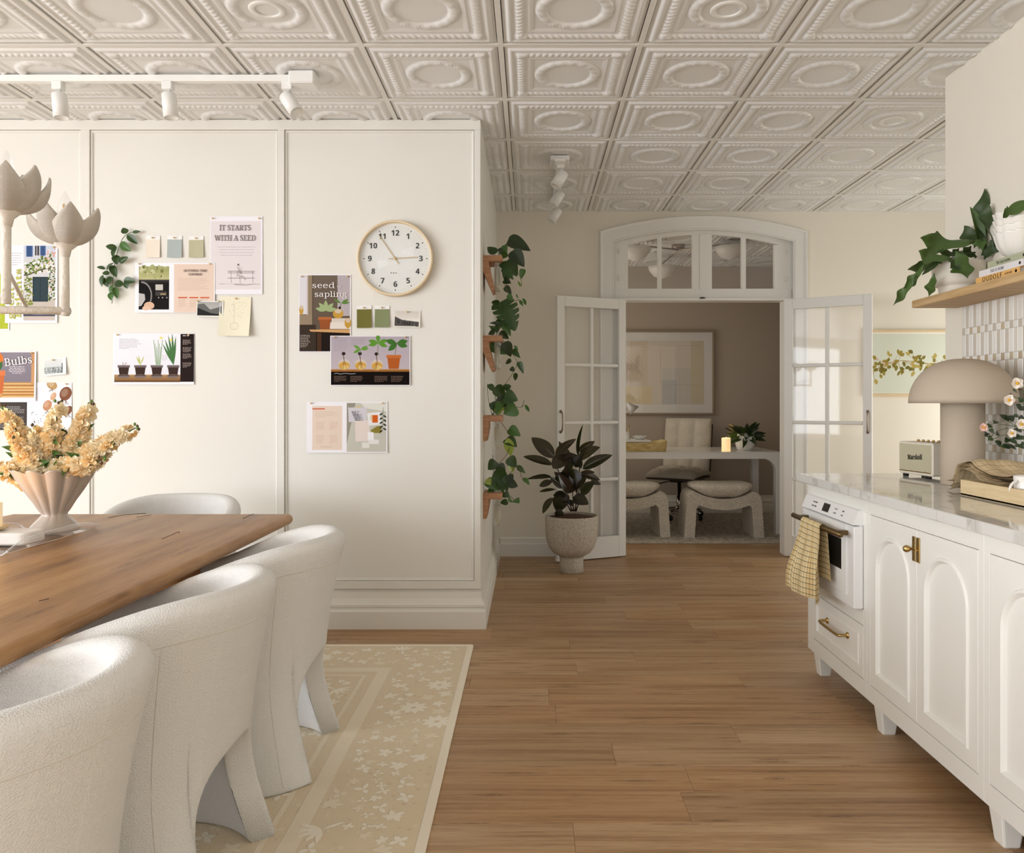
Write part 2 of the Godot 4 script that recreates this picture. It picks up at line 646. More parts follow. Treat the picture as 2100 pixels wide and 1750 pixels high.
	M.ceramic = mat(c8(240, 236, 228), 0.12)
	M.vase = mat(c8(188, 176, 165), 0.12)
	M.soil = mat(Color.WHITE, 0.95)
	M.soil.albedo_texture = blend_tex(256, 256, [c8(38, 24, 14), c8(78, 50, 30), c8(112, 76, 48)], [[noise_img(256, 256, 1, 1, 0.12, 55, 3), 1.2]])
	tri(M.soil, Vector3(6, 6, 6))
	var q1 := noise_img(1024, 512, 2, 2, 0.008, 61, 4)
	var q2 := noise_img(1024, 512, 1, 1, 0.004, 62, 5, FastNoiseLite.TYPE_PERLIN)
	M.quartz = mat(Color.WHITE, 0.06, 0.0, 0.5)
	M.quartz.albedo_texture = veins(q1, q2)
	tri(M.quartz, Vector3(0.8, 0.8, 0.8))
	M.lamp = mat(c8(190, 174, 154), 0.75)
	bump(tri(M.lamp, Vector3(3, 3, 3)), noise_img(256, 256, 1, 1, 0.2, 66, 2), 0.03)
	M.plaster = mat(c8(226, 217, 204), 0.85)
	bump(tri(M.plaster, Vector3(6, 6, 6)), noise_img(256, 256, 1, 1, 0.03, 67, 3), 0.25)
	# greenery
	M.leaf_dark = leaf_mat(c8(36, 66, 30))
	M.leaf = leaf_mat(c8(58, 98, 40))
	M.leaf_light = leaf_mat(c8(96, 134, 56))
	M.leaf_yellow = leaf_mat(c8(150, 166, 72))
	M.leaf_deep = leaf_mat(c8(22, 40, 22))
	M.stag = leaf_mat(c8(66, 92, 40), 0.5)
	M.stag_dark = leaf_mat(c8(46, 66, 32), 0.5)
	M.rubber = leaf_mat(c8(36, 27, 26), 0.22)
	M.rubber2 = leaf_mat(c8(54, 39, 33), 0.25)
	M.stem = mat(c8(92, 104, 54), 0.6)
	M.stem_brown = mat(c8(96, 70, 46), 0.7)
	M.cream_petal = leaf_mat(c8(255, 242, 212), 0.7)
	M.cream_petal.backlight = Color(0.7, 0.63, 0.48)
	M.peach_petal = leaf_mat(c8(255, 226, 172), 0.7)
	M.peach_petal.backlight = Color(0.7, 0.58, 0.38)
	M.rose_petal = leaf_mat(c8(252, 242, 230), 0.7)
	M.rose_petal.backlight = Color(0.4, 0.34, 0.28)
	M.pink_petal = leaf_mat(c8(240, 198, 188), 0.7)
	M.stamen = mat(c8(226, 172, 40), 0.8)
	M.bud = mat(c8(98, 130, 50), 0.5)

func knot(im: Image, cx: int, cy: int, rx: float, ry: float) -> void:     # a dark streaked knot in a wood picture
	for y in range(cy - int(ry) * 2, cy + int(ry) * 2 + 1):
		for x in range(cx - int(rx) * 2, cx + int(rx) * 2 + 1):
			if x < 0 or y < 0 or x >= im.get_width() or y >= im.get_height():
				continue
			var dx := (x - cx) / rx
			var dy := (y - cy) / ry
			var q := sqrt(dx * dx + dy * dy)
			var k := clampf(1.0 - q / 1.6, 0.0, 1.0)
			k = k * (0.35 + 0.25 * sin(q * 9.0 + dx * 2.0))
			var c := im.get_pixel(x, y)
			im.set_pixel(x, y, c.lerp(c8(62, 38, 22), clampf(k, 0.0, 0.75)))

func veins(a: Image, b: Image) -> ImageTexture:
	var w := a.get_width()
	var h := a.get_height()
	var da := a.get_data()
	var db := b.get_data()
	var out := PackedByteArray()
	out.resize(w * h * 3)
	for i in w * h:
		var v := absf(db[i] - 128.0) / 128.0
		var k := clampf(1.0 - v * 16.0, 0.0, 1.0) * 0.32 + clampf((da[i] - 150.0) / 200.0, 0.0, 0.25)
		var c := c8(222, 220, 215).lerp(c8(156, 148, 138), k)
		out[i * 3] = c.r8
		out[i * 3 + 1] = c.g8
		out[i * 3 + 2] = c.b8
	return ImageTexture.create_from_image(Image.create_from_data(w, h, false, Image.FORMAT_RGB8, out))

# ==================================================================== the setting
func room() -> void:
	var x0 := -6.5
	var d0 := -5.5
	struct("floor_slab", blk(x0 - 0.12, 4.32, -0.12, -0.008, d0 - 0.12, DO + 0.12, 0.0), M.floor[0]).name = "floor"
	# left wall with its wide window
	var wl := struct("wall_left", blk(x0 - 0.12, x0, 0.0, 0.1, d0, DP, 0.0), M.wall)
	part(wl, "wall_head", blk(x0 - 0.12, x0, 2.6, CEIL + 0.03, d0, DP, 0.0), M.wall)
	part(wl, "wall_pier", blk(x0 - 0.12, x0, 0.1, 2.6, d0, -5.1, 0.0), M.wall)
	part(wl, "wall_pier", blk(x0 - 0.12, x0, 0.1, 2.6, 1.9, DP, 0.0), M.wall)
	window_frame("window_2", 7.0, 2.5, 6, Vector3(x0 - 0.08, 0.1, 1.6), PI / 2)
	# wall behind the viewpoint
	var wr := struct("wall_rear", blk(x0, XK + 0.12, 0.0, 0.1, d0 - 0.12, d0, 0.0), M.wall)
	part(wr, "wall_head", blk(x0, XK + 0.12, 2.6, CEIL + 0.03, d0 - 0.12, d0, 0.0), M.wall)
	part(wr, "wall_pier", blk(x0, -5.7, 0.1, 2.6, d0 - 0.12, d0, 0.0), M.wall)
	part(wr, "wall_pier", blk(0.9, XK + 0.12, 0.1, 2.6, d0 - 0.12, d0, 0.0), M.wall)
	window_frame("window_3", 6.6, 2.5, 5, Vector3(-2.4, 0.1, 5.58), 0.0)
	struct("wall_partition", blk(x0, XP, 0.0, CEIL + 0.03, DP, DB, 0.0), M.wall)
	struct("wall_kitchen", blk(XK, XK + 0.12, 0.0, CEIL + 0.03, d0, DK, 0.003), M.wall_cream)
	struct("wall_alcove", blk(XK + 0.12, 4.2, 0.0, CEIL + 0.03, 3.6, 3.7, 0.0), M.wall_cream)
	var wg := struct("wall_right", blk(4.2, 4.32, 0.0, 0.3, 3.6, DO, 0.0), M.wall)
	part(wg, "wall_head", blk(4.2, 4.32, 1.9, CEIL + 0.03, 3.6, DO, 0.0), M.wall)
	part(wg, "wall_pier", blk(4.2, 4.32, 0.3, 1.9, 3.6, 4.9, 0.0), M.wall)
	part(wg, "wall_pier", blk(4.2, 4.32, 0.3, 1.9, 6.2, DO, 0.0), M.wall)
	window_frame("window_5", 1.3, 1.6, 2, Vector3(4.28, 0.3, -5.55), -PI / 2)
	# back wall with the arched opening
	var cx := 1.42
	var poly := PackedVector2Array([Vector2(XP, 0), Vector2(XP, CEIL + 0.03), Vector2(4.2, CEIL + 0.03), Vector2(4.2, 0), Vector2(cx + 0.76, 0)])
	for i in 17:
		var t := 1.0 - i / 8.0
		poly.append(Vector2(cx + 0.76 * t, 2.59 + 0.1 * (1.0 - t * t)))
	poly.append(Vector2(cx - 0.76, 0))
	struct("wall_back", extrude(poly, DB, DB + 0.14), M.wall_cream)
	# office
	struct("wall_office", blk(-0.4, 4.2, 0.0, CEIL + 0.03, DO, DO + 0.12, 0.0), M.office_wall)
	var wo := struct("wall_office_left", blk(-0.52, -0.4, 0.0, 0.85, DB + 0.14, DO, 0.0), M.office_wall)
	part(wo, "wall_head", blk(-0.52, -0.4, 2.35, CEIL + 0.03, DB + 0.14, DO, 0.0), M.office_wall)
	part(wo, "wall_pier", blk(-0.52, -0.4, 0.85, 2.35, DB + 0.14, 7.05, 0.0), M.office_wall)
	part(wo, "wall_pier", blk(-0.52, -0.4, 0.85, 2.35, 8.35, DO, 0.0), M.office_wall)
	window_frame("window_4", 1.3, 1.5, 1, Vector3(-0.48, 0.85, -7.7), PI / 2)
	struct("wall_office_near", blk(-0.4, XP, 0.0, CEIL + 0.03, DB + 0.02, DB + 0.14, 0.0), M.office_wall)
	# skirtings
	var pr := [[0.0, 0.0], [0.032, 0.0], [0.032, 0.096], [0.026, 0.104], [0.02, 0.116], [0.026, 0.12], [0.026, 0.133], [0.017, 0.142], [0.012, 0.152], [0.006, 0.166], [0.003, 0.2], [0.0, 0.2]]
	struct("baseboard_partition", moulding([Vector2(-6.5, DP), Vector2(XP, DP), Vector2(XP, DB)], pr), M.trim)
	var pb := [[0.0, 0.0], [0.022, 0.0], [0.022, 0.1], [0.018, 0.11], [0.018, 0.125], [0.012, 0.13], [0.015, 0.14], [0.006, 0.155], [0.0, 0.155]]
	struct("baseboard_back", moulding([Vector2(XP + 0.03, DB), Vector2(0.568, DB)], pb), M.trim)
	struct("baseboard_alcove", moulding([Vector2(2.275, DB), Vector2(4.2, DB)], pb), M.trim)
	struct("baseboard_office", moulding([Vector2(-0.4, DO), Vector2(4.2, DO)], pr), M.trim)

func window_frame(called: String, w: float, h: float, bays: int, at: Vector3, turn: float) -> void:
	var s := ST(false)
	var b := 0.06
	var o := struct(called, boxm(Vector3(-w / 2, 0, -0.03), Vector3(w / 2, b, 0.03)), M.door_white, at)
	o.rotation.y = turn
	part(o, "frame_head", boxm(Vector3(-w / 2, h - b, -0.03), Vector3(w / 2, h, 0.03)), M.door_white)
	for i in bays + 1:
		var x := -w / 2 + b / 2 + (w - b) * i / bays
		part(o, "frame_post", boxm(Vector3(x - b / 2, b, -0.03), Vector3(x + b / 2, h - b, 0.03)), M.door_white)
	for i in bays:
		var xa := -w / 2 + b / 2 + (w - b) * i / bays
		var xb := -w / 2 + b / 2 + (w - b) * (i + 1) / bays
		part(o, "pane", boxm(Vector3(xa, b, -0.003), Vector3(xb, h - b, 0.003), 0.0), M.glass)

func tile_mesh() -> ArrayMesh:      # pressed ceiling tile: cove, rope bead, double line and a wreath
	var H := 0.2928
	return grid(func(u: float, v: float):
		var x := (u - 0.5) * 2 * H
		var z := (v - 0.5) * 2 * H
		var ax := absf(x)
		var az := absf(z)
		var ed := H - maxf(ax, az)
		var t := z if ax > az else x
		var y := 0.007
		y -= 0.013 * smoothstep(0.008, 0.026, ed)
		y += 0.005 * smoothstep(0.034, 0.042, ed)
		# rope band
		var cb := (ed - 0.072) / 0.018
		if absf(cb) < 1.0:
			var dome := sqrt(1.0 - cb * cb)
			var lim := H - 0.072
			var tw := 0.55 + 0.45 * cos(TAU * (t / 0.0285 + cb * 0.33))
			if absf(t) > lim - 0.03:
				tw = 0.8
			y -= 0.0095 * dome * (0.35 + 0.65 * tw)
		# fan in each corner
		var fx := H - 0.072 - ax
		var fz := H - 0.072 - az
		var fr := sqrt(fx * fx + fz * fz)
		if fr < 0.036:
			var fan := 0.5 + 0.5 * cos(atan2(fz, fx) * 10.0)
			y -= 0.006 * (1.0 - pow(fr / 0.036, 2.0)) * (0.55 + 0.45 * fan)
		# double line
		y -= 0.003 * exp(-pow((ed - 0.114) / 0.0035, 2.0)) + 0.003 * exp(-pow((ed - 0.126) / 0.0035, 2.0))
		y += 0.003 * smoothstep(0.118, 0.13, ed)
		# wreath
		var r := sqrt(x * x + z * z)
		var q := (r - 0.134) / 0.023
		if absf(q) < 1.0:
			var a := atan2(z, x)
			var leafy := 0.62 + 0.38 * cos(a * 34.0 + q * 2.4) * cos(q * 3.0 + a * 17.0)
			y -= 0.0125 * sqrt(1.0 - q * q) * (0.55 + 0.45 * leafy)
		return Vector3(x, y, -z), 120, 120)

func ceiling() -> void:
	var c := struct("ceiling", blk(-6.62, 4.32, CEIL + 0.045, CEIL + 0.15, -5.62, DO + 0.12, 0.0), M.ceil)
	part(c, "ceiling_board", blk(-6.5, XK, CEIL, CEIL + 0.04, -5.5, 2.81), M.ceil)
	part(c, "plenum_lining", blk(-4.45, 3.3, CEIL + 0.036, CEIL + 0.044, 2.82, DO, 0.0), M.void_dark)
	var tm := tile_mesh()
	var xs := []
	for k in range(-7, 6):
		var x := -0.13 + TP * (k + 0.5)
		for j in range(-1, 9):
			var d := 3.44 + TP * (j + 0.5)
			if d > 4.9 and x < -0.7: continue
			if d > 6.5 and (x < -0.2 or x > 3.0): continue
			if x > 2.4 and d < 3.7: continue
			part(c, "ceiling_tile", tm, M.ceil, P(x, CEIL, d))
	for k in range(-7, 7):
		var x := -0.13 + TP * k
		var far := DP if x < -0.3 else (DO if x > -0.2 and x < 3.3 else DB)
		part(c, "grid_bar", blk(x - 0.012, x + 0.012, CEIL - 0.001, CEIL + 0.03, 2.82 if x < 2.1 else 3.7, far, 0.001), M.grid)
	for j in range(-1, 10):
		var d := 3.44 + TP * j
		if d > DO: continue
		part(c, "grid_bar", blk(-4.45 if d < DP else XP, XK if d < 3.7 else 3.3, CEIL - 0.0015, CEIL + 0.03, d - 0.012, d + 0.012, 0.001), M.grid)
	var spots := [["white round downlight trim in the tile above the corkboard-like paper wall", 530.0, 27.0], ["white round downlight trim in the tile at the upper frame edge mid-room", 1490.0, 18.0], ["white round downlight trim in the tile nearest the kitchen wall corner", 1850.0, 255.0], ["white round downlight trim in the farthest tile towards the arched doorway", 1690.0, 378.0]]
	spots[0][0] = "white round downlight trim in a tile above the track light and paper wall"
	spots[1][0] = "white round downlight trim in a tile over the open floor, nearest the viewer"
	for q in spots:
		var d: float = (CEIL - EYE) * CAMF / (828.0 - q[2])
		var x: float = (q[1] - 1087.0) * d / CAMF
		x = -0.13 + TP * (floor((x + 0.13) / TP) + 0.5)
		d = 3.44 + TP * (floor((d - 3.44) / TP) + 0.5)
		var o := thing("downlight", q[0], "ceiling light", P(x, CEIL, d), 0.0, "recessed downlights in the ceiling tiles")
		part(o, "trim_ring", lathe_mesh([[0.05, -0.003], [0.066, -0.0045], [0.072, -0.001], [0.072, 0.004], [0.05, 0.004], [0.048, -0.002], [0.05, -0.003]], 32, false, false), M.white)
		part(o, "lens", lathe_mesh([[0.05, 0.002], [0.05, 0.004]], 32), M.white)

func floor_planks() -> void:
	var f := get_node("floor")
	f.mesh = blk(-6.62, 4.32, -0.12, -0.012, -5.62, DO + 0.12, 0.0)
	var pw := 0.182
	var d := -2.5
	part(f, "floor_board", blk(-6.5, XK, -0.011, -0.001, -5.5, 1.78, 0.0), M.floor[0])
	d = 1.78
	while d < DO:
		var xl := maxf(-4.5, -0.70 * (d + pw) - 0.15)
		var xr := minf(XK, 0.64 * (d + pw) + 0.1)
		if d > DP - 0.1: xl = XP - 0.05
		if d > 3.6: xr = 0.56 * (d + pw) + 0.1
		if d > DB: xl = 0.3; xr = 2.75
		var x := -4.5 - rng.randf() * 1.22
		while x < xr:
			var x1 := x + 1.22
			if x1 > xl:
				plank(f, maxf(x, -4.5), minf(x1, 4.2), d, d + pw)
			x = x1
		d += pw

func plank(f: Node, x0: float, x1: float, d0: float, d1: float) -> void:
	var s := ST(false)
	var b := 0.0012
	var y := -0.0018
	var u := rng.randf()
	var v := rng.randi_range(0, 7) * 0.125 + rng.randf() * 0.03
	var A := PackedVector3Array([P(x0, y, d0), P(x1, y, d0), P(x1, y, d1), P(x0, y, d1)])
	var B := PackedVector3Array([P(x0 + b, 0, d0 + b), P(x1 - b, 0, d0 + b), P(x1 - b, 0, d1 - b), P(x0 + b, 0, d1 - b)])
	var C := PackedVector3Array([P(x0, -0.011, d0), P(x1, -0.011, d0), P(x1, -0.011, d1), P(x0, -0.011, d1)])
	var ua := Vector2(u, v)
	var ub := Vector2(u + (x1 - x0) / 1.7, v + 0.25)
	var uv := [ua, Vector2(ub.x, ua.y), ub, Vector2(ua.x, ub.y)]
	quad(s, B[0], B[1], B[2], B[3], uv[0], uv[1], uv[2], uv[3])
	for i in 4:
		var j := (i + 1) % 4
		quad(s, A[i], A[j], B[j], B[i], uv[i], uv[j], uv[j], uv[i])
		quad(s, C[i], C[j], A[j], A[i], uv[i], uv[j], uv[j], uv[i])
	part(f, "plank", fin(s), M.floor[rng.randi() % 5])

func partition_trim() -> void:      # panel frame on the partition's face
	var w := get_node("wall_partition")
	var t := 0.016
	var y1 := CEIL - 0.001
	var top := px(0, 268, DP).y
	var yb := px(0, 1207, DP).y
	var yp := px(0, 1191, DP).y
	part(w, "rail", blk(-6.5, XP, top, y1, DP - t, DP + 0.001), M.wall)
	part(w, "rail", blk(-6.5, XP, yb, yp, DP - t, DP + 0.001), M.wall)
	var sx := [[973, 988], [571, 585], [168, 187], [-232, -216], [-620, -604]]
	for q in sx:
		part(w, "stile", blk(px(q[0], 0, DP).x, px(q[1], 0, DP).x if q[1] < 988 else XP, yp, top, DP - t, DP + 0.001), M.wall)
	var prev := 973.0
	for i in range(1, 5):      # fine bead round each panel
		var xa := px(sx[i][1], 0, DP).x + 0.003
		var xb := px(prev, 0, DP).x - 0.003
		prev = sx[i][0]
		var s := ST(false)
		for k in 1:
			var o := [Vector2(xa, yp + 0.003), Vector2(xb, yp + 0.003), Vector2(xb, top - 0.003), Vector2(xa, top - 0.003)]
			var loops := []
			for q in [[0.0, 0.0], [0.0, 0.010], [0.008, 0.007], [0.012, 0.0]]:
				var L := PackedVector3Array()
				for m in 4:
					var sg := Vector2(1 if m in [0, 3] else -1, 1 if m < 2 else -1)
					L.append(P(o[m].x + sg.x * q[0], o[m].y + sg.y * q[0], DP - q[1]))
				loops.append(L)
			loft(s, loops)
		part(w, "panel_bead", fin(s), M.wall)

func arc_pts(hw: float, spring: float, rise: float, n: int) -> Array:
	var o := []
	for i in n + 1:
		var t := -1.0 + 2.0 * i / n
		o.append(Vector2(1.42 + hw * t, spring + rise * (1.0 - t * t)))
	return o

func doorway() -> void:
	var inn := [Vector2(1.42 - 0.734, 0)] + arc_pts(0.734, 2.576, 0.098, 24) + [Vector2(1.42 + 0.734, 0)]
	var outr := [Vector2(1.42 - 0.85, 0)] + arc_pts(0.85, 2.662, 0.125, 24) + [Vector2(1.42 + 0.85, 0)]
	var s := ST(false)
	var loops := []
	for i in inn.size():
		var L := PackedVector3Array()
		for q in [[0.0, 0.0], [0.0, 0.014], [0.05, 0.02], [0.1, 0.016], [0.14, 0.022], [0.78, 0.022], [0.84, 0.03], [0.95, 0.032], [1.0, 0.024], [1.0, 0.0]]:
			var p: Vector2 = inn[i].lerp(outr[i], q[0])
			L.append(P(p.x, p.y, DB - q[1]))
		loops.append(L)
	loft(s, loops, true, true, true)
	struct("trim_1", fin(s), M.door_white).set_meta("label", "white arched casing around the office doorway")
	# jambs and head of the door frame
	var jm := struct("trim_2", blk(0.684, 0.765, 0.0, 2.10, DB + 0.001, DB + 0.139), M.door_white)
	part(jm, "jamb", blk(2.092, 2.156, 0.0, 2.10, DB + 0.001, DB + 0.139), M.door_white)
	part(jm, "door_head", blk(0.684, 2.156, 2.096, 2.118, DB - 0.002, DB + 0.139), M.door_white)
	var sill := part(jm, "latch_stud", lathe_mesh([[0.002, -0.006], [0.02, -0.004], [0.024, 0.0], [0.02, 0.005], [0.002, 0.007]], 16), M.black, P(px(1440, 613, DB).x, 2.116, DB - 0.006))
	# transom
	var d0 := DB + 0.03
	var d1 := DB + 0.07
	var tr := struct("window_1", blk(0.686, 2.154, 2.118, px(0, 591, DB).y, d0, d1), M.door_white)
	var top := arc_pts(0.757, 2.586, 0.1, 24)
	var pan := arc_pts(0.757, 2.522, 0.122, 24)
	var hp := PackedVector2Array()
	for p in top: hp.append(p)
	for i in pan.size(): hp.append(pan[pan.size() - 1 - i])
	part(tr, "head", extrude(hp, d0, d1), M.door_white)
	var yb := px(0, 591, DB).y
	for q in [[1248, 1288, 0.0], [1420, 1434.6, 0.0], [1434.6, 1460, 0.004], [1588, 1638, 0.0], [1349, 1357, 0.0], [1521, 1530, 0.0]]:
		var xa := px(q[0], 0, DB + 0.03).x
		var xb := px(q[1], 0, DB + 0.03).x
		var tt := absf((xa + xb) / 2 - 1.42) / 0.734
		part(tr, "muntin" if q[1] - q[0] < 10 else "stile", blk(xa, xb, yb - 0.01, 2.55 + 0.1 * (1 - tt * tt), d0 + 0.001 - q[2], d1 - 0.001), M.door_white)
	for q in [[1288, 1349], [1357, 1420], [1460, 1521], [1530, 1588]]:
		var xa := px(q[0], 0, DB + 0.05).x - 0.01
		var xb := px(q[1], 0, DB + 0.05).x + 0.01
		part(tr, "pane", blk(xa, xb, yb - 0.005, 2.6, DB + 0.049, DB + 0.052, 0.0), M.glass)
	for q in [[1271, 516], [1271, 572], [1611, 516], [1611, 572]]:
		part(tr, "hinge", boxm(Vector3(-0.006, -0.02, -0.004), Vector3(0.006, 0.02, 0.006)), M.door_white, px(q[0], q[1], DB + 0.024))
	door_leaf("door_1", P(0.775, 0.008, DB - 0.02), P(0.205, 0.008, DB - 0.27), -1.0, "white glazed door leaf folded open behind the rubber plant")
	door_leaf("door_2", P(2.082, 0.008, DB - 0.02), P(2.655, 0.008, DB - 0.35), 1.0, "white glazed door leaf folded open beside the kitchen counter")

func door_leaf(called: String, hinge: Vector3, edge: Vector3, side: float, label: String) -> void:
	var v := edge - hinge
	var w := v.length()
	var h := 2.092
	var o := struct(called, boxm(Vector3(0, 0, -0.02), Vector3(0.066, h, 0.02), 0.003), M.door_white, hinge)
	o.rotation.y = atan2(-v.z, v.x)
	o.set_meta("label", label)
	part(o, "stile", boxm(Vector3(w - 0.066, 0, -0.02), Vector3(w, h, 0.02), 0.003), M.door_white)
	part(o, "rail", boxm(Vector3(0.066, h - 0.083, -0.02), Vector3(w - 0.066, h, 0.02), 0.003), M.door_white)
	part(o, "rail", boxm(Vector3(0.066, 0, -0.02), Vector3(w - 0.066, 0.17, 0.02), 0.003), M.door_white)
	var ya := 0.17
	var yb := h - 0.083
	part(o, "muntin", boxm(Vector3(w / 2 - 0.015, ya, -0.017), Vector3(w / 2 + 0.015, yb, 0.017), 0.006), M.door_white)
	for i in 3:
		var y := ya + (yb - ya) * (i + 1) / 4.0
		part(o, "muntin", boxm(Vector3(0.066, y - 0.014, -0.016), Vector3(w - 0.066, y + 0.014, 0.016), 0.006), M.door_white)
	for i in 4:
		for k in 2:
			var xa := 0.06 if k == 0 else w / 2 + 0.01
			var xb := w / 2 - 0.01 if k == 0 else w - 0.06
			part(o, "pane", boxm(Vector3(xa, ya + (yb - ya) * i / 4.0 + 0.005, -0.002), Vector3(xb, ya + (yb - ya) * (i + 1) / 4.0 - 0.005, 0.002), 0.0), M.glass)
	var hx := w - 0.03
	var z := 0.02 * side
	var pts := spline([Vector3(hx, 1.02, z), Vector3(hx, 1.035, z + 0.028 * side), Vector3(hx, 1.1, z + 0.036 * side), Vector3(hx, 1.165, z + 0.028 * side), Vector3(hx, 1.18, z)], 5)
	var hd := part(o, "handle", tube_mesh(pts, [0.006], 8), M.old_metal)
	for y in [1.02, 1.18]:
		part(hd, "rosette", lathe_mesh([[0.013, 0.0], [0.012, 0.004], [0.007, 0.008]], 14), M.old_metal, Vector3(hx, y, z), Vector3(PI / 2 * side, 0, 0))
# ==================================================================== kitchen run
func uvmap(m: ArrayMesh, fn: Callable) -> ArrayMesh:
	var out := ArrayMesh.new()
	for i in m.get_surface_count():
		var a := m.surface_get_arrays(i)
		var v: PackedVector3Array = a[Mesh.ARRAY_VERTEX]
		var n: PackedVector3Array = a[Mesh.ARRAY_NORMAL]
		var uv := PackedVector2Array()
		for k in v.size():
			uv.append(fn.call(v[k], n[k]))
		a[Mesh.ARRAY_TEX_UV] = uv
		a[Mesh.ARRAY_TANGENT] = null
		out.add_surface_from_arrays(Mesh.PRIMITIVE_TRIANGLES, a)
	return out

const XF := 1.31

func arch_loop(dc: float, a: float, y0: float, ys: float, o: float, x: float) -> PackedVector3Array:
	var L := PackedVector3Array()
	for i in 5:
		L.append(P(x, y0 - o, dc + (a + o) * (1.0 - 0.5 * i)))
	for i in range(1, 5):
		L.append(P(x, lerpf(y0 - o, ys, i / 5.0), dc - a - o))
	for i in 21:
		var t := PI - PI * i / 20.0
		L.append(P(x, ys + sin(t) * (a + o), dc + cos(t) * (a + o)))
	for i in range(1, 5):
		L.append(P(x, lerpf(ys, y0 - o, i / 5.0), dc + a + o))
	return L

func rect_loop(dc: float, w: float, y0: float, y1: float, ys: float, a: float, x: float) -> PackedVector3Array:
	var L := PackedVector3Array()
	for i in 5:
		L.append(P(x, y0, dc + w * (1.0 - 0.5 * i)))
	for i in range(1, 5):
		L.append(P(x, lerpf(y0, ys, i / 5.0), dc - w))
	for i in 21:
		var t := PI - PI * i / 20.0
		var tc := atan2(y1 - ys, w)
		if i == roundi(20.0 - tc / PI * 20.0): t = tc
		if i == roundi(tc / PI * 20.0): t = PI - tc
		var k := minf(w / maxf(absf(cos(t)), 0.0001), (y1 - ys) / maxf(sin(t), 0.0001))
		L.append(P(x, ys + sin(t) * k, dc + cos(t) * k))
	for i in range(1, 5):
		L.append(P(x, lerpf(ys, y0, i / 5.0), dc + w))
	return L

func arch_door(parent: Node3D, d_far: float, d_near: float, off: Vector3) -> MeshInstance3D:
	var dc := (d_far + d_near) / 2
	var w := (d_far - d_near) / 2
	var s := ST(false)
	var y0 := 0.236
	var ys := 0.63
	var a := 0.112
	var R := func(x: float, g: float): return rect_loop(dc, w - g, 0.166 + g, 0.821 - g, ys, a, x)
	var loops := [R.call(XF + 0.02, 0.0), R.call(XF + 0.0015, 0.0), R.call(XF, 0.0015), arch_loop(dc, a, y0, ys, 0.02, XF), arch_loop(dc, a, y0, ys, 0.016, XF - 0.006), arch_loop(dc, a, y0, ys, 0.009, XF - 0.0065), arch_loop(dc, a, y0, ys, 0.004, XF - 0.001), arch_loop(dc, a, y0, ys, 0.0, XF + 0.007)]
	loft(s, loops, true, true, true)
	return part(parent, "door", fin(s), M.cab, off)

func foot_mesh() -> ArrayMesh:
	var s := ST(false)
	var loops := []
	for q in [[0.046, 0.0], [0.05, 0.004], [0.06, 0.05], [0.068, 0.085], [0.07, 0.102]]:
		loops.append(rrect(q[0], q[0], 0.006, 2, q[1]))
	loft(s, loops, true, true, true)
	return fin(s)

func cabinet_unit(label: String, d_far: float, d_near: float, feet: Array) -> Node3D:
	var base := P(XF + 0.3, 0, (d_far + d_near) / 2)
	var o := thing("kitchen_cabinet", label, "cabinet", base, 0.0, "white cabinets along the kitchen wall")
	if d_far > 3.5:      # open niche for the appliance
		part(o, "body", blk(XF + 0.021, XK - 0.003, 0.1, 0.44, d_near + 0.001, d_far - 0.001), M.cab, -base)
		part(o, "side_panel", blk(XF + 0.021, XK - 0.003, 0.44, 0.878, 3.645, d_far - 0.001), M.cab, -base)
		part(o, "side_panel", blk(XF + 0.021, XK - 0.003, 0.44, 0.878, d_near + 0.001, 3.06), M.cab, -base)
		part(o, "back_panel", blk(XK - 0.02, XK - 0.003, 0.44, 0.878, 3.06, 3.645), M.cab, -base)
	else:
		part(o, "body", blk(XF + 0.021, XK - 0.003, 0.1, 0.878, d_near + 0.001, d_far - 0.001), M.cab, -base)
	part(o, "rail", blk(XF, XF + 0.021, 0.1, 0.164, d_near, d_far, 0.001), M.cab, -base)
	part(o, "rail", blk(XF, XF + 0.021, 0.823, 0.878, d_near, d_far, 0.001), M.cab, -base)
	for f in feet:
		part(o, "foot", foot_mesh(), M.cab, P(XF + 0.045, 0, f) - base)
		part(o, "foot", foot_mesh(), M.cab, P(XK - 0.06, 0, f) - base)
	return o

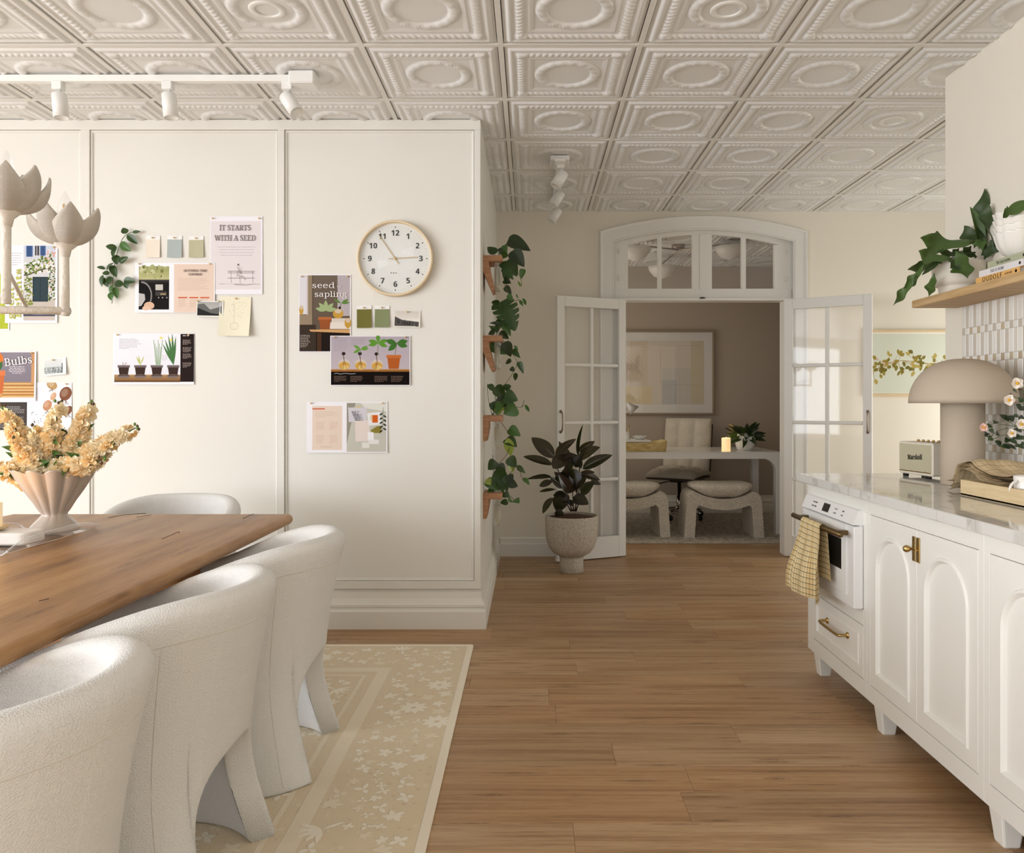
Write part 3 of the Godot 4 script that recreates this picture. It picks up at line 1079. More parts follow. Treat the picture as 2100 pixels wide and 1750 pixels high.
func kitchen() -> void:
	# unit with the microwave and the drawer
	var a := cabinet_unit("white cabinet holding the built-in microwave above a single drawer", 3.677, 3.036, [3.6])
	var ab := -a.position
	part(a, "stile", blk(XF, XF + 0.021, 0.164, 0.823, 3.612, 3.677, 0.001), M.cab, ab)
	part(a, "stile", blk(XF, XF + 0.021, 0.164, 0.823, 3.036, 3.066, 0.001), M.cab, ab)
	part(a, "rail", blk(XF, XF + 0.021, 0.377, 0.44, 3.066, 3.612, 0.001), M.cab, ab)
	var s := ST(false)
	var loops := []
	for q in [[0.0, 0.02], [0.0, 0.0015], [0.0015, 0.0], [0.04, 0.0], [0.044, -0.003], [0.05, 0.006], [0.056, 0.006]]:
		var L := PackedVector3Array()
		for c in [[3.609, 0.167], [3.069, 0.167], [3.069, 0.374], [3.609, 0.374]]:
			L.append(P(XF + q[1], c[1] + (q[0] if c[1] < 0.2 else -q[0]), c[0] + (-q[0] if c[0] > 3.3 else q[0])))
		loops.append(L)
	loft(s, loops, true, true, true)
	var dr := part(a, "drawer", fin(s), M.cab, ab)
	var hx := XF - 0.032
	var hp := spline([P(XF + 0.006, 0.29, 3.45), P(XF - 0.02, 0.29, 3.45), P(hx, 0.288, 3.44), P(hx, 0.286, 3.34), P(hx, 0.288, 3.24), P(XF - 0.02, 0.29, 3.23), P(XF + 0.006, 0.29, 3.23)], 4)
	var hd := part(dr, "handle", tube_mesh(hp, [0.0065], 10), M.brass)
	for d in [3.45, 3.23]:
		part(hd, "rosette", lathe_mesh([[0.014, 0.0], [0.013, 0.004], [0.008, 0.008]], 16), M.brass, P(XF + 0.006, 0.29, d), Vector3(0, 0, PI / 2))
	# the two-door unit
	var b := cabinet_unit("white cabinet with two arched doors and a brass latch, next to the microwave", 3.036, 2.252, [2.965])
	var bb := -b.position
	part(b, "stile", blk(XF, XF + 0.021, 0.164, 0.823, 3.006, 3.036, 0.001), M.cab, bb)
	part(b, "stile", blk(XF, XF + 0.021, 0.164, 0.823, 2.252, 2.28, 0.001), M.cab, bb)
	var d1 := arch_door(b, 3.004, 2.644, bb)
	var d2 := arch_door(b, 2.642, 2.282, bb)
	latch(d1, d2, 2.643)
	var c := cabinet_unit("white cabinet with arched doors nearest the viewer, cut by the picture edge", 2.252, 1.47, [2.215, 1.5])
	var cb := -c.position
	part(c, "stile", blk(XF, XF + 0.021, 0.164, 0.823, 2.224, 2.252, 0.001), M.cab, cb)
	part(c, "stile", blk(XF, XF + 0.021, 0.164, 0.823, 1.47, 1.5, 0.001), M.cab, cb)
	var d3 := arch_door(c, 2.222, 1.862, cb)
	var d4 := arch_door(c, 1.86, 1.502, cb)
	latch(d3, d4, 1.861)
	# worktop
	var wt := thing("worktop", "polished white quartz worktop with grey veins on the kitchen cabinets", "countertop", P(1.65, 0.879, 2.6))
	part(wt, "slab", rounded(XK - 0.002 - 1.28, 0.036, 2.32, 0.006, 0.003, 3), M.quartz, P((1.28 + XK - 0.002) / 2, 0.879, 2.59) - wt.position)
	microwave()
	# wall tiles
	var w := get_node("wall_kitchen")
	var tones := []
	for q in [c8(236, 232, 224), c8(230, 225, 216), c8(209, 200, 187), c8(203, 193, 178), c8(200, 184, 158), c8(190, 171, 145), c8(224, 217, 206)]:
		var m := mat(q, 0.22)
		tones.append(m)
	var tall := boxm(Vector3(-0.007, 0, -0.0142), Vector3(0, 0.0995, 0.0142), 0.0012)
	var sq := boxm(Vector3(-0.007, 0, -0.0142), Vector3(0, 0.029, 0.0142), 0.0012)
	part(w, "grout", blk(XK - 0.004, XK, 0.916, 1.7, 2.2, 3.631, 0.0), mat(c8(214, 208, 198), 0.9))
	part(w, "splash_board", blk(XK - 0.007, XK, 0.916, 1.7, 2.2, 3.06, 0.0), tones[1])
	for r in 6:
		for k in 19:
			var y := 1.698 - r * 0.1315
			var d := 3.615 - k * 0.0298
			part(w, "wall_tile", tall, tones[(0 if rng.randf() < 0.7 else 1) if k % 2 == 0 else (2 if rng.randf() < 0.6 else 6 if rng.randf() < 0.4 else 3)], P(XK, y - 0.1, d))
			if y - 0.1315 > 0.916:
				part(w, "wall_tile", sq, tones[0 if k % 2 == 1 else (4 if rng.randf() < 0.55 else 3 if rng.randf() < 0.6 else 5)], P(XK, y - 0.1305, d))
	var sh := thing("wall_shelf", "long floating oak shelf on the kitchen wall above the tiles", "shelf", P(1.9, 1.7, 2.6))
	part(sh, "board", boxm(P(1.8, 1.7, 1.6) - sh.position, P(XK - 0.001, 1.735, 3.68) - sh.position, 0.003), M.oak)

func latch(d1: Node, d2: Node, d: float) -> void:
	var y := 0.755
	var p := part(d1, "latch", boxm(Vector3(-0.004, -0.042, -0.011), Vector3(0, 0.042, 0.011), 0.0015), M.brass, P(XF, y, d + 0.015))
	part(p, "knob", lathe_mesh([[0.004, 0.0], [0.004, 0.012], [0.008, 0.014], [0.0125, 0.021], [0.0125, 0.027], [0.008, 0.034], [0.001, 0.036]], 18), M.brass, Vector3(-0.002, 0, -0.002), Vector3(0, 0, PI / 2))
	part(p, "bolt", boxm(Vector3(-0.012, -0.004, -0.004), Vector3(-0.004, 0.004, 0.03), 0.001), M.brass)
	for k in [-1, 1]:
		part(p, "screw", lathe_mesh([[0.003, 0.0], [0.0025, 0.001]], 8), M.bronze, Vector3(-0.004, 0.03 * k, 0), Vector3(0, 0, PI / 2))
	var q := part(d2, "latch_keeper", boxm(Vector3(-0.004, -0.042, -0.011), Vector3(0, 0.042, 0.011), 0.0015), M.brass, P(XF, y, d - 0.014))
	for k in [-1, 1]:
		part(q, "screw", lathe_mesh([[0.003, 0.0], [0.0025, 0.001]], 8), M.bronze, Vector3(-0.004, 0.03 * k, 0), Vector3(0, 0, PI / 2))

func microwave() -> void:
	var base := P(1.3, 0.442, 3.34)
	var o := thing("microwave", "white built-in drawer microwave with a bronze bar handle", "microwave", base)
	var X := 1.268
	part(o, "case", blk(X + 0.03, XF + 0.35, 0.446, 0.824, 3.07, 3.608), M.appliance, -base)
	part(o, "front_frame", blk(X + 0.004, XF - 0.0005, 0.442, 0.766, 3.064, 3.64, 0.003), M.appliance, -base)
	part(o, "door_glass", blk(X, X + 0.004, 0.482, 0.764, 3.13, 3.6, 0.001), M.gloss_white, -base)
	part(o, "window", blk(X - 0.001, X + 0.002, 0.575, 0.7, 3.178, 3.55, 0.0004), M.black, -base)
	# sloping control panel
	var s := ST(false)
	var A := PackedVector3Array([P(X, 0.772, 3.064), P(XF, 0.772, 3.064), P(XF, 0.828, 3.064), P(X + 0.022, 0.828, 3.064)])
	var B := PackedVector3Array([P(X, 0.772, 3.64), P(XF, 0.772, 3.64), P(XF, 0.828, 3.64), P(X + 0.022, 0.828, 3.64)])
	loft(s, [A, B], true, true, true)
	var cp := part(o, "control_panel", fin(s), M.appliance, -base)
	var face := func(d: float, t: float, out: float) -> Vector3: return P(X + 0.022 * t - out, 0.772 + 0.056 * t, d)
	var ds := ST(false)
	quad(ds, face.call(3.405, 0.22, 0.0012), face.call(3.335, 0.22, 0.0012), face.call(3.335, 0.82, 0.0012), face.call(3.405, 0.82, 0.0012))
	part(cp, "display", fin(ds), M.black)
	var tl := Vector3(0, 0, 0)
	var rot := Vector3(0, 0, 0)
	var bas := Basis(Vector3(0, 0, 1), Vector3(0.365, 0.931, 0).normalized(), Vector3(-0.931, 0.365, 0).normalized())
	for q in [["COOK  DEFROST", 3.5, 0.66], ["REHEAT  SENSOR", 3.5, 0.36], ["1 2 3 4 5", 3.265, 0.66], ["6 7 8 9 0", 3.265, 0.36], ["START", 3.19, 0.66], ["STOP", 3.19, 0.36]]:
		var w := words(cp, "key_legend", q[0], face.call(q[1], q[2], 0.002), 0.0052, M.ink)
		w.transform.basis = bas
	var hx := 1.222
	var hd := part(o, "handle", tube_mesh([P(hx, 0.733, 3.62), P(hx, 0.733, 3.07)], [0.0115], 16), M.bronze, -base)
	for d in [3.56, 3.13]:
		part(hd, "standoff", blk(hx, X + 0.006, 0.724, 0.742, d - 0.012, d + 0.012), M.bronze)
	# tea towel over the handle
	var cv := Cv.new(512, 512, c8(234, 214, 170))
	for i in 26:
		var x := i * 20.0
		if i % 7 in [2, 3]:
			cv.rect(x, 0, 20, 512, c8(222, 194, 144))
	for i in 26:
		cv.rect(i * 20.0, 0, 2.2, 512, c8(92, 88, 56))
		cv.rect(0, i * 20.0, 512, 2.2, c8(84, 80, 50))
		cv.rect(0, i * 20.0 + 8, 512, 1, c8(212, 180, 122))
		cv.rect(i * 20.0 + 10, 0, 1, 512, c8(234, 212, 164))
	M.plaid = pic_mat(cv, 0.9)
	M.plaid.texture_repeat = true
	M.plaid.cull_mode = BaseMaterial3D.CULL_DISABLED
	M.plaid_cv = cv
	var t := thing("tea_towel", "yellow checked tea towel hanging over the microwave handle", "towel", P(hx, 0.74, 3.38))
	var tp := t.position
	part(t, "cloth", grid(func(u: float, v: float):
		var dtop := lerpf(3.475, 3.255, u)
		var L := 0.56
		var p := v * L - 0.24
		var fold := sin(u * 13.0 + 0.6) * 0.5 + sin(u * 6.0) * 0.5
		var Y: float
		var Xx: float
		var d := dtop
		if p < -0.02:
			var k := (-p - 0.02)
			Y = 0.733 - k
			Xx = hx + 0.0155 + 0.006 * sin(u * 9.0) * smoothstep(0.0, 0.05, k)
			d = lerpf(dtop, lerpf(3.5, 3.215, u), k / 0.22)
		elif p < 0.018:
			var a := (p + 0.02) / 0.038 * PI
			Xx = hx + cos(a) * 0.0155
			Y = 0.733 + sin(a) * 0.0155
		else:
			var k := p - 0.018
			Y = 0.733 - k - 0.028 * k * u
			if u < 0.45 and u > 0.2: Y -= 0.05 * k
			Xx = hx - 0.0155 - (0.03 + 0.035 * fold) * smoothstep(0.0, 0.26, k) * 0.9
			d = lerpf(dtop, lerpf(3.56, 3.2, u), smoothstep(-0.05, 0.3, k))
		return P(Xx, Y, d) - tp, 36, 44), M.plaid)
	part(t, "tail", grid(func(u: float, v: float):
		return P(hx - 0.005 - 0.01 * sin(u * 3.0), lerpf(0.56, 0.405 + 0.008 * u, v), lerpf(3.45, 3.37, u)) - tp, 6, 6), M.plaid)

# ==================================================================== dining corner
func flare(y: float) -> float:      # hourglass outline: out at the rim and at the floor
	return 0.085 * pow(maxf(y - 0.34, 0.0) / 0.45, 1.6) + 0.095 * pow(maxf(0.34 - y, 0.0) / 0.34, 1.5) - 0.024

func chair_shell() -> ArrayMesh:
	var a := 0.272
	var w := 0.17
	var sam := []       # [x, z, nx, nz, front fade, bottom, height, thickness scale]
	var th0 := acos(w / a)
	var H := func(z: float): return lerpf(0.615, 0.785, smoothstep(0.30, -0.26, z)) - 0.02 * smoothstep(0.26, 0.345, z)
	var zf := [0.345, 0.342, 0.333, 0.318, 0.295, 0.24, 0.17, 0.1, 0.04, -0.02]
	var tf := [0.12, 0.45, 0.75, 0.93, 1.0, 1.0, 1.0, 1.0, 1.0, 1.0]
	for i in zf.size() - 1:
		sam.append([a, zf[i], 1.0, 0.0, 0.0, H.call(zf[i]) - 0.03 * (1.0 - tf[i]), tf[i]])
	for i in 9:
		var t := th0 * i / 9.0
		sam.append([cos(t) * a, -0.02 - 0.26 * sin(t), cos(t) / a, -sin(t) / 0.26, 0.0, H.call(-0.02 - 0.26 * sin(t)), 1.0])
	for i in 29:
		var ph := PI / 2 - PI * i / 28.0
		var x := w * sin(ph)
		var t := acos(x / a)
		var bt := 0.372 * pow(maxf(cos(ph), 0.0), 0.42)
		sam.append([x, -0.02 - 0.26 * sin(t), cos(t) / a, -sin(t) / 0.26, bt, H.call(-0.02 - 0.26 * sin(t)), 1.0])
	for i in range(1, 10):
		var t := PI - th0 + th0 * i / 9.0
		sam.append([cos(t) * a, -0.02 - 0.26 * sin(t), cos(t) / a, -sin(t) / 0.26, 0.0, H.call(-0.02 - 0.26 * sin(t)), 1.0])
	for i in range(zf.size() - 2, -1, -1):
		sam.append([-a, zf[i], -1.0, 0.0, 0.0, H.call(zf[i]) - 0.03 * (1.0 - tf[i]), tf[i]])
	var loops := []
	for q in sam:
		var n := Vector3(q[2], 0, q[3]).normalized()
		var fl := Vector3(n.x * 0.45, 0, n.z)
		var c := Vector3(q[0], 0, q[1])
		var L := PackedVector3Array()
		var B: float = q[4]
		var Ht: float = q[5]
		var r := 0.038 * float(q[6])
		var r2 := 0.016 * float(q[6])
		var off := func(y: float): return flare(y)
		for i in 4:         # lower outer edge
			var t := -PI / 2 + PI / 2 * i / 3.0
			var y := B + r2 + sin(t) * r2
			L.append(c + fl * off.call(y) + n * (r - r2 + cos(t) * r2) + Vector3(0, y, 0))
		for i in range(1, 12):
			var y := lerpf(B + r2, Ht - r, i / 12.0)
			L.append(c + fl * off.call(y) + n * r + Vector3(0, y, 0))
		for i in 9:
			var t := PI * i / 8.0
			var y := Ht - r + sin(t) * r
			L.append(c + fl * off.call(Ht - r) + n * (cos(t) * r) + Vector3(0, y, 0))
		for i in range(1, 12):
			var y := lerpf(Ht - r, B + r2, i / 12.0)
			L.append(c + fl * off.call(y) - n * r + Vector3(0, y, 0))
		for i in 4:
			var t := PI + PI / 2 * i / 3.0
			var y := B + r2 + sin(t) * r2
			L.append(c + fl * off.call(y) + n * (-r + r2 + cos(t) * r2) + Vector3(0, y, 0))
		loops.append(L)
	var s := ST(true)
	loft(s, loops, true, true, true)
	return fin(s)

func make_chair(label: String) -> Node3D:
	var o := thing("dining_chair", label, "chair", Vector3.ZERO, 0.0, "white dining chairs around the table")
	part(o, "shell", chair_shell(), M.boucle)
	var s := ST(true)
	var loops := []
	for q in [[0.9, 0.33], [0.98, 0.34], [1.0, 0.37], [1.0, 0.44], [0.985, 0.462], [0.93, 0.474], [0.6, 0.482], [0.1, 0.485]]:
		loops.append(rrect(0.475 * q[0], 0.55 * q[0], 0.2 * q[0], 8, q[1], 0.0, 0.03))
	loft(s, loops, true, true, true)
	part(o, "seat", fin(s), M.boucle)
	# welt under the rim and the two side seams
	var a := 0.272
	var off := func(y: float): return flare(y)
	var H := func(z: float): return lerpf(0.615, 0.785, smoothstep(0.30, -0.26, z))
	var pts := []
	for i in 41:
		var t := -0.5 + (PI + 1.0) * i / 40.0
		var c := Vector3(cos(clampf(t, 0, PI)) * a, 0, -0.02 - 0.26 * sin(clampf(t, 0, PI)))
		if t < 0: c.z = -0.02 - t * 0.55
		if t > PI: c.z = -0.02 + (t - PI) * 0.55
		var n := Vector3(c.x / (a * a), 0, (c.z + 0.02) / (0.26 * 0.26) if c.z < -0.02 else 0.0).normalized()
		var y: float = H.call(c.z) - 0.075 - 0.02 * sin(clampf(t, 0, PI))
		pts.append(c + Vector3(n.x * 0.45, 0, n.z) * off.call(y) + n * 0.0374 + Vector3(0, y, 0))
	part(o, "welt", tube_mesh(pts, [0.0022], 6), M.seam)
	for k in [-1.0, 1.0]:
		var ps := []
		var t := 0.62
		var c := Vector3(k * cos(t) * a, 0, -0.02 - 0.26 * sin(t))
		var n := Vector3(c.x / (a * a), 0, (c.z + 0.02) / (0.26 * 0.26)).normalized()
		for i in 22:
			var y := lerpf(0.02, H.call(c.z) - 0.086, i / 21.0)
			ps.append(c + Vector3(n.x * 0.45, 0, n.z) * off.call(y) + n * 0.0374 + Vector3(0, y, 0))
		part(o, "side_seam", tube_mesh(ps, [0.0018], 6), M.seam)
	return o

func dup(o: Node3D, label: String, at: Vector3, turn: float) -> Node3D:
	var base := String(o.name)
	var r: Node3D = o.duplicate()
	r.name = numbered(base)
	add_child(r)
	r.position = at
	r.rotation.y = turn
	r.set_meta("label", label)
	return r

func rug_tex() -> Array:
	var W := 1500
	var Hh := 1700
	var cv := Cv.new(W, Hh, c8(230, 213, 184))
	var k := W / 2.85
	var cream := c8(247, 238, 220)
	var pale := c8(240, 227, 203)
	cv.specks(0, 0, W, Hh, 5000, [c8(222, 203, 173), c8(236, 221, 194), c8(227, 209, 179)], 1.5, 5.0)
	for b in [[0.36, 0.055, pale], [0.455, 0.018, pale]]:
		var o: float = b[0] * k
		var t: float = b[1] * k
		for q in [[o, o, W - 2 * o, t], [o, Hh - o - t, W - 2 * o, t], [o, o, t, Hh - 2 * o], [W - o - t, o, t, Hh - 2 * o]]:
			cv.rect(q[0], q[1], q[2], q[3], b[2])
	var rg := RandomNumberGenerator.new()
	rg.seed = 5
	var pos := []
	for i in 5200:
		var p := Vector2(rg.randf() * W, rg.randf() * Hh)
		var e := minf(minf(p.x, W - p.x), minf(p.y, Hh - p.y)) / k
		if e < 0.07 or (e > 0.325 and e < 0.5): continue
		var big := 0.062 if rg.randf() < 0.2 else 0.034 if rg.randf() < 0.55 else 0.022
		var okk := true
		for q in pos:
			if (q[0] - p).length() < (q[1] + big) * k * 0.86:
				okk = false
				break
		if not okk: continue
		pos.append([p, big])
		var c := cream if rg.randf() < 0.7 else pale
		var a := rg.randf() * TAU
		if big > 0.05:
			if rg.randf() < 0.5:
				for j in 9:
					cv.leaf(p.x, p.y, big * k * 1.05, big * k * 0.22, a + TAU * j / 9, c)
				cv.ell(p.x, p.y, big * k * 0.45, big * k * 0.4, c)
				cv.ell(p.x, p.y, big * k * 0.16, big * k * 0.15, c8(227, 209, 179))
			else:
				for j in 5:
					cv.leaf(p.x, p.y, big * k * 1.2, big * k * 0.15, a - 1.0 + j * 0.5, c)
				cv.leaf(p.x, p.y, big * k * 1.2, big * k * 0.12, a + PI, c)
		else:
			var n := 3 + rg.randi() % 4
			for j in n:
				cv.leaf(p.x, p.y, big * k * rg.randf_range(0.8, 1.2), big * k * 0.28, a + TAU * j / n + rg.randf_range(-0.3, 0.3), c)
	var o := 0.03 * k
	for q in [[0, 0, W, o], [0, Hh - o, W, o], [0, 0, o, Hh], [W - o, 0, o, Hh]]:
		cv.rect(q[0], q[1], q[2], q[3], c8(246, 236, 217))
	var hm := cv.im.duplicate()
	hm.convert(Image.FORMAT_L8)
	var nd := noise_img(W, Hh, 1, 1, 0.35, 77, 1)
	var A: PackedByteArray = hm.get_data()
	var N := nd.get_data()
	for i in A.size():
		A[i] = clampi(int((A[i] - 203) * 4.2) + int(N[i] * 0.25), 0, 255)
	return [cv, Image.create_from_data(W, Hh, false, Image.FORMAT_L8, A)]

func dining() -> void:
	# rug
	var rt := rug_tex()
	var rm := pic_mat(rt[0], 0.95)
	bump(rm, rt[1], 0.45)
	var rg := thing("area_rug", "beige wool rug with raised floral pattern under the dining table", "rug", P(-1.715, 0, 2.4))
	var rmesh := rounded(2.85, 0.013, 3.22, 0.01, 0.003, 2)
	part(rg, "pile", uvmap(rmesh, func(p: Vector3, n: Vector3): return Vector2(p.x / 2.85 + 0.5, p.z / 3.22 + 0.5)), rm)
	# table
	var tb := thing("dining_table", "oiled oak dining table with a thick rounded-edge top", "table", P(-1.68, 0, 2.2))
	var s := ST(true)
	var loops := []
	for i in 9:
		var t := -PI / 2 + PI * i / 8.0
		var ins := 0.022 * (1.0 - cos(t))
		loops.append(rrect(1.26 - 2 * ins, 2.56 - 2 * ins, maxf(0.03 - ins, 0.004), 4, 0.738 + sin(t) * 0.022))
	loft(s, loops, true, true, true)
	var tm := uvmap(fin(s), func(p: Vector3, n: Vector3): return Vector2(p.z / 2.0 + 0.31, p.x / 0.95 + p.y * 1.1))
	part(tb, "table_top", tm, M.table)
	for d in [0.28, -0.72]:
		part(tb, "leg", rounded(0.86, 0.704, 0.16, 0.05, 0.004, 6), M.table_side, Vector3(0, 0.013, d))
	# cracks filled in the top
	for q in [[[222, 1062], [258, 1056], [300, 1053]], [[280, 1061], [310, 1056]], [[332, 1106], [352, 1097], [366, 1091], [368, 1094]], [[498, 1064], [520, 1054]], [[80, 1233], [100, 1228]]]:
		var ps := []
		for p in q:
			var d: float = 0.4895 * CAMF / (p[1] - 828.0)
			ps.append(P((p[0] - 1087.0) * d / CAMF, 0.7602, d) - tb.position)
		part(tb, "crack", tube_mesh(spline(ps, 3), [0.0012], 5), M.black_soft)
	# chairs
	var c0 := make_chair("white boucle tub chair nearest the wall on the table's long side")
	c0.position = P(-1.02, 0.013, 2.735)
	c0.rotation.y = -PI / 2 + 0.03
	dup(c0, "white boucle tub chair in the middle of the table's long side", P(-1.04, 0.013, 2.03), -PI / 2 - 0.02)
	dup(c0, "white boucle tub chair closest to the viewer, cut by the picture edge", P(-1.04, 0.013, 1.33), -PI / 2 - 0.03)
	dup(c0, "white boucle tub chair at the head of the table by the wall", P(-1.70, 0.013, 3.62), 0.0)
	table_things()

func table_things() -> void:
	var ty := 0.7605
	# acrylic tray
	var gl := glass_pane(0.12)
	var tr := thing("acrylic_tray", "clear acrylic tray with curled edges on the dining table", "tray", P(-1.83, ty, 2.77))
	var s := ST(true)
	var sec := [[-0.152, 0.045], [-0.158, 0.036], [-0.15, 0.012], [-0.14, 0.004], [-0.12, 0.0], [0.12, 0.0], [0.14, 0.004], [0.15, 0.012], [0.158, 0.036], [0.152, 0.045]]
	loops_tray(s, sec)
	part(tr, "sheet", fin(s), gl)
	for k in [-1.0, 1.0]:
		var e := []
		for i in 13:
			var z := lerpf(-0.27, 0.27, i / 12.0)
			e.append(Vector3(k * 0.152, 0.045 - 0.03 * pow(absf(z) / 0.27, 4.0), z))
		part(tr, "rim", tube_mesh(e, [0.002], 6), glass_pane(0.45))
	for k in [-1.0, 1.0]:
		var e := []
		for q in sec:
			e.append(Vector3(q[0], q[1] * (0.4 if q[1] > 0.02 else 1.0), k * 0.27))
		part(tr, "rim", tube_mesh(e, [0.0022], 6), glass_pane(0.45))
	# vase
	var vb := px(112, 1091, 2.97)
	vb.y = ty + 0.006
	var v := thing("fluted_vase", "glossy taupe fluted ceramic vase on a flared foot, holding cream flowers", "vase", vb)
	var prof := [[0.092, 0.0, 0.0], [0.096, 0.006, 0.0], [0.09, 0.022, 0.0], [0.07, 0.045, 0.01], [0.05, 0.066, 0.03], [0.047, 0.074, 0.04], [0.056, 0.088, 0.06], [0.075, 0.125, 0.085], [0.105, 0.175, 0.1], [0.135, 0.225, 0.11], [0.152, 0.252, 0.115], [0.156, 0.258, 0.115], [0.15, 0.256, 0.115], [0.13, 0.225, 0.11], [0.1, 0.18, 0.1], [0.06, 0.11, 0.06], [0.03, 0.09, 0.03]]
	var vs := ST(true)
	var vl := []
	for q in prof:
		var L := PackedVector3Array()
		for i in 96:
			var t := TAU * i / 96
			var f := absf(sin(t * 5.5)) 
			var r: float = q[0] * 0.9 * (1.0 + q[2] * (1.6 * pow(absf(cos(t * 6.0)), 0.8) - 1.0))
			L.append(Vector3(cos(t) * r, q[1] * 0.88 + (0.014 * absf(cos(t * 6.0)) * smoothstep(0.2, 0.258, q[1])), -sin(t) * r))
		vl.append(L)
	loft(vs, vl, true, true, true)
	part(v, "body", fin(vs), M.vase)
	# alabaster dish with a candle
	var ab := mat(c8(236, 231, 224), 0.3)
	ab.subsurf_scatter_enabled = true
	ab.subsurf_scatter_strength = 0.2
	var dpos := P(-1.83, ty + 0.006, 2.71)
	var dish := thing("stone_dish", "white alabaster block dish on the acrylic tray", "dish", dpos)
	part(dish, "block", rounded(0.24, 0.042, 0.12, 0.03, 0.006, 5), ab)
	var sb := thing("wooden_saucer", "small pale wooden saucer under the lit candle", "saucer", dpos + Vector3(-0.045, 0.0422, 0))
	part(sb, "saucer", lathe_mesh([[0.03, 0.0], [0.05, 0.006], [0.058, 0.016], [0.055, 0.017], [0.045, 0.009], [0.01, 0.007]], 28), M.ash)
	candle("pillar_candle", "lit ivory pillar candle at the picture edge on the dining table", dpos + Vector3(-0.045, 0.0512, 0), 0.036, 0.09, 0.35)
	# flowers
	var bl := [blossom(1), blossom(2), blossom(3)]
	var lf := leafmesh("pointed")
	var spikes := [[[108, 925], [121, 832], "upright cream stock stem in the middle of the vase, tallest of the bunch", 0.0], [[150, 925], [186, 832], "cream stock stem leaning right behind the others, tall and nearly upright", 0.04], [[170, 945], [278, 878], "cream stock stem reaching farthest out to the side with green buds", 0.0], [[120, 968], [208, 945], "short cream stock stem hanging over the vase rim in front", -0.07], [[75, 960], [10, 840], "cream stock stem leaning towards the picture edge, tall", 0.02], [[92, 975], [30, 905], "cream stock stem with open blossoms facing the viewer above the rim", -0.08], [[70, 980], [-10, 960], "low cream stock stem hanging over the rim at the picture edge", -0.03], [[110, 965], [70, 880], "peach stock stem in the thick of the bunch", -0.02], [[140, 965], [150, 890], "full cream stock stem at the heart of the bunch, half hidden", 0.02], [[60, 950], [50, 880], "cream stock stem behind the blossoms facing the viewer", 0.06], [[160, 960], [232, 915], "cream stock stem under the farthest reaching one", -0.03]]
	for q in spikes:
		var d := 2.97
		var b := px(q[0][0], q[0][1], d + q[3] * 0.5)
		var t := px(q[1][0], q[1][1], d + q[3])
		var root := vb + Vector3((b.x - vb.x) * 0.12, 0.1, 0)
		var o := thing("flower_stem", q[2], "flower", root, 0.0, "cream stock stems in the fluted vase")
		var path := spline([Vector3.ZERO, b - root, t - root], 5)
		part(o, "stem", tube_mesh(path, [0.004, 0.003, 0.0022], 6), M.stem)
		var ax := (t - b).normalized()
		var ln := (t - b).length()
		var n := int(ln / 0.0105) + 4
		for i in n:
			var f := (i + 0.5) / n
			var dir := Vector3(rng.randf_range(-1, 1), rng.randf_range(-0.6, 1), rng.randf_range(-0.5, 1.2))
			dir = (dir - ax * dir.dot(ax)).normalized()
			var sz := lerpf(0.046, 0.026, f) * rng.randf_range(0.85, 1.15)
			var p := b.lerp(t, f * 0.94) - root + dir * lerpf(0.03, 0.014, f)
			var m := part(o, "blossom", bl[rng.randi() % 3], M.cream_petal if rng.randf() < 0.62 else M.peach_petal)
			var y := (dir + ax * 0.35).normalized()
			var x := y.cross(Vector3(0.3, 0.2, 1)).normalized()
			m.transform = Transform3D(Basis(x * sz, y * sz, x.cross(y) * sz), p)
		for i in 4:
			var dir := Vector3(rng.randf_range(-1, 1), rng.randf_range(-1, 1), rng.randf_range(-1, 1))
			part(o, "bud", lathe_mesh([[0.001, -0.007], [0.005, -0.003], [0.0052, 0.002], [0.001, 0.007]], 10), M.bud if i % 3 else M.stem_brown, t - root + ax * 0.008 + dir * 0.012)
		for i in 3:
			var p := b.lerp(t, 0.05 + 0.12 * i) - root
			var dir := Vector3(rng.randf_range(-1, 1), rng.randf_range(-0.3, 0.8), rng.randf_range(0, 1)).normalized()
			put_leaf(o, "leaf", lf, M.leaf_dark if i % 2 else M.leaf, p, p + dir * 0.085, 0.03)

func loops_tray(s: SurfaceTool, sec: Array) -> void:
	var loops := []
	for k in 13:
		var z := lerpf(0.27, -0.27, k / 12.0)
		var L := PackedVector3Array()
		var f := 1.0 - 0.6 * pow(absf(z) / 0.27, 4.0)
		for q in sec:
			L.append(Vector3(q[0], q[1] * (f if q[1] > 0.02 else 1.0), z))
		loops.append(L)
	loft(s, loops, false)

func blossom(sd: int) -> ArrayMesh:      # ruffled double flower: one spiral of petal
	var r := RandomNumberGenerator.new()
	r.seed = sd
	var ph := r.randf() * 6.0
	var n := 66
	return grid(func(u: float, v: float):
		var a := u * TAU * 2.0
		var lay := u
		var R := lerpf(1.0, 0.3, lay)
		var ruf := 1.0 + 0.2 * sin(a * 5.0 + ph) + 0.08 * sin(a * 8.3 + ph * 2.0)
		var rr := v * R * ruf
		var h := lerpf(0.1, 0.6, lay) * pow(v, 1.6) + 0.12 * v * sin(a * 7.0 + ph)
		return Vector3(cos(a) * rr, h, sin(a) * rr), n, 4)

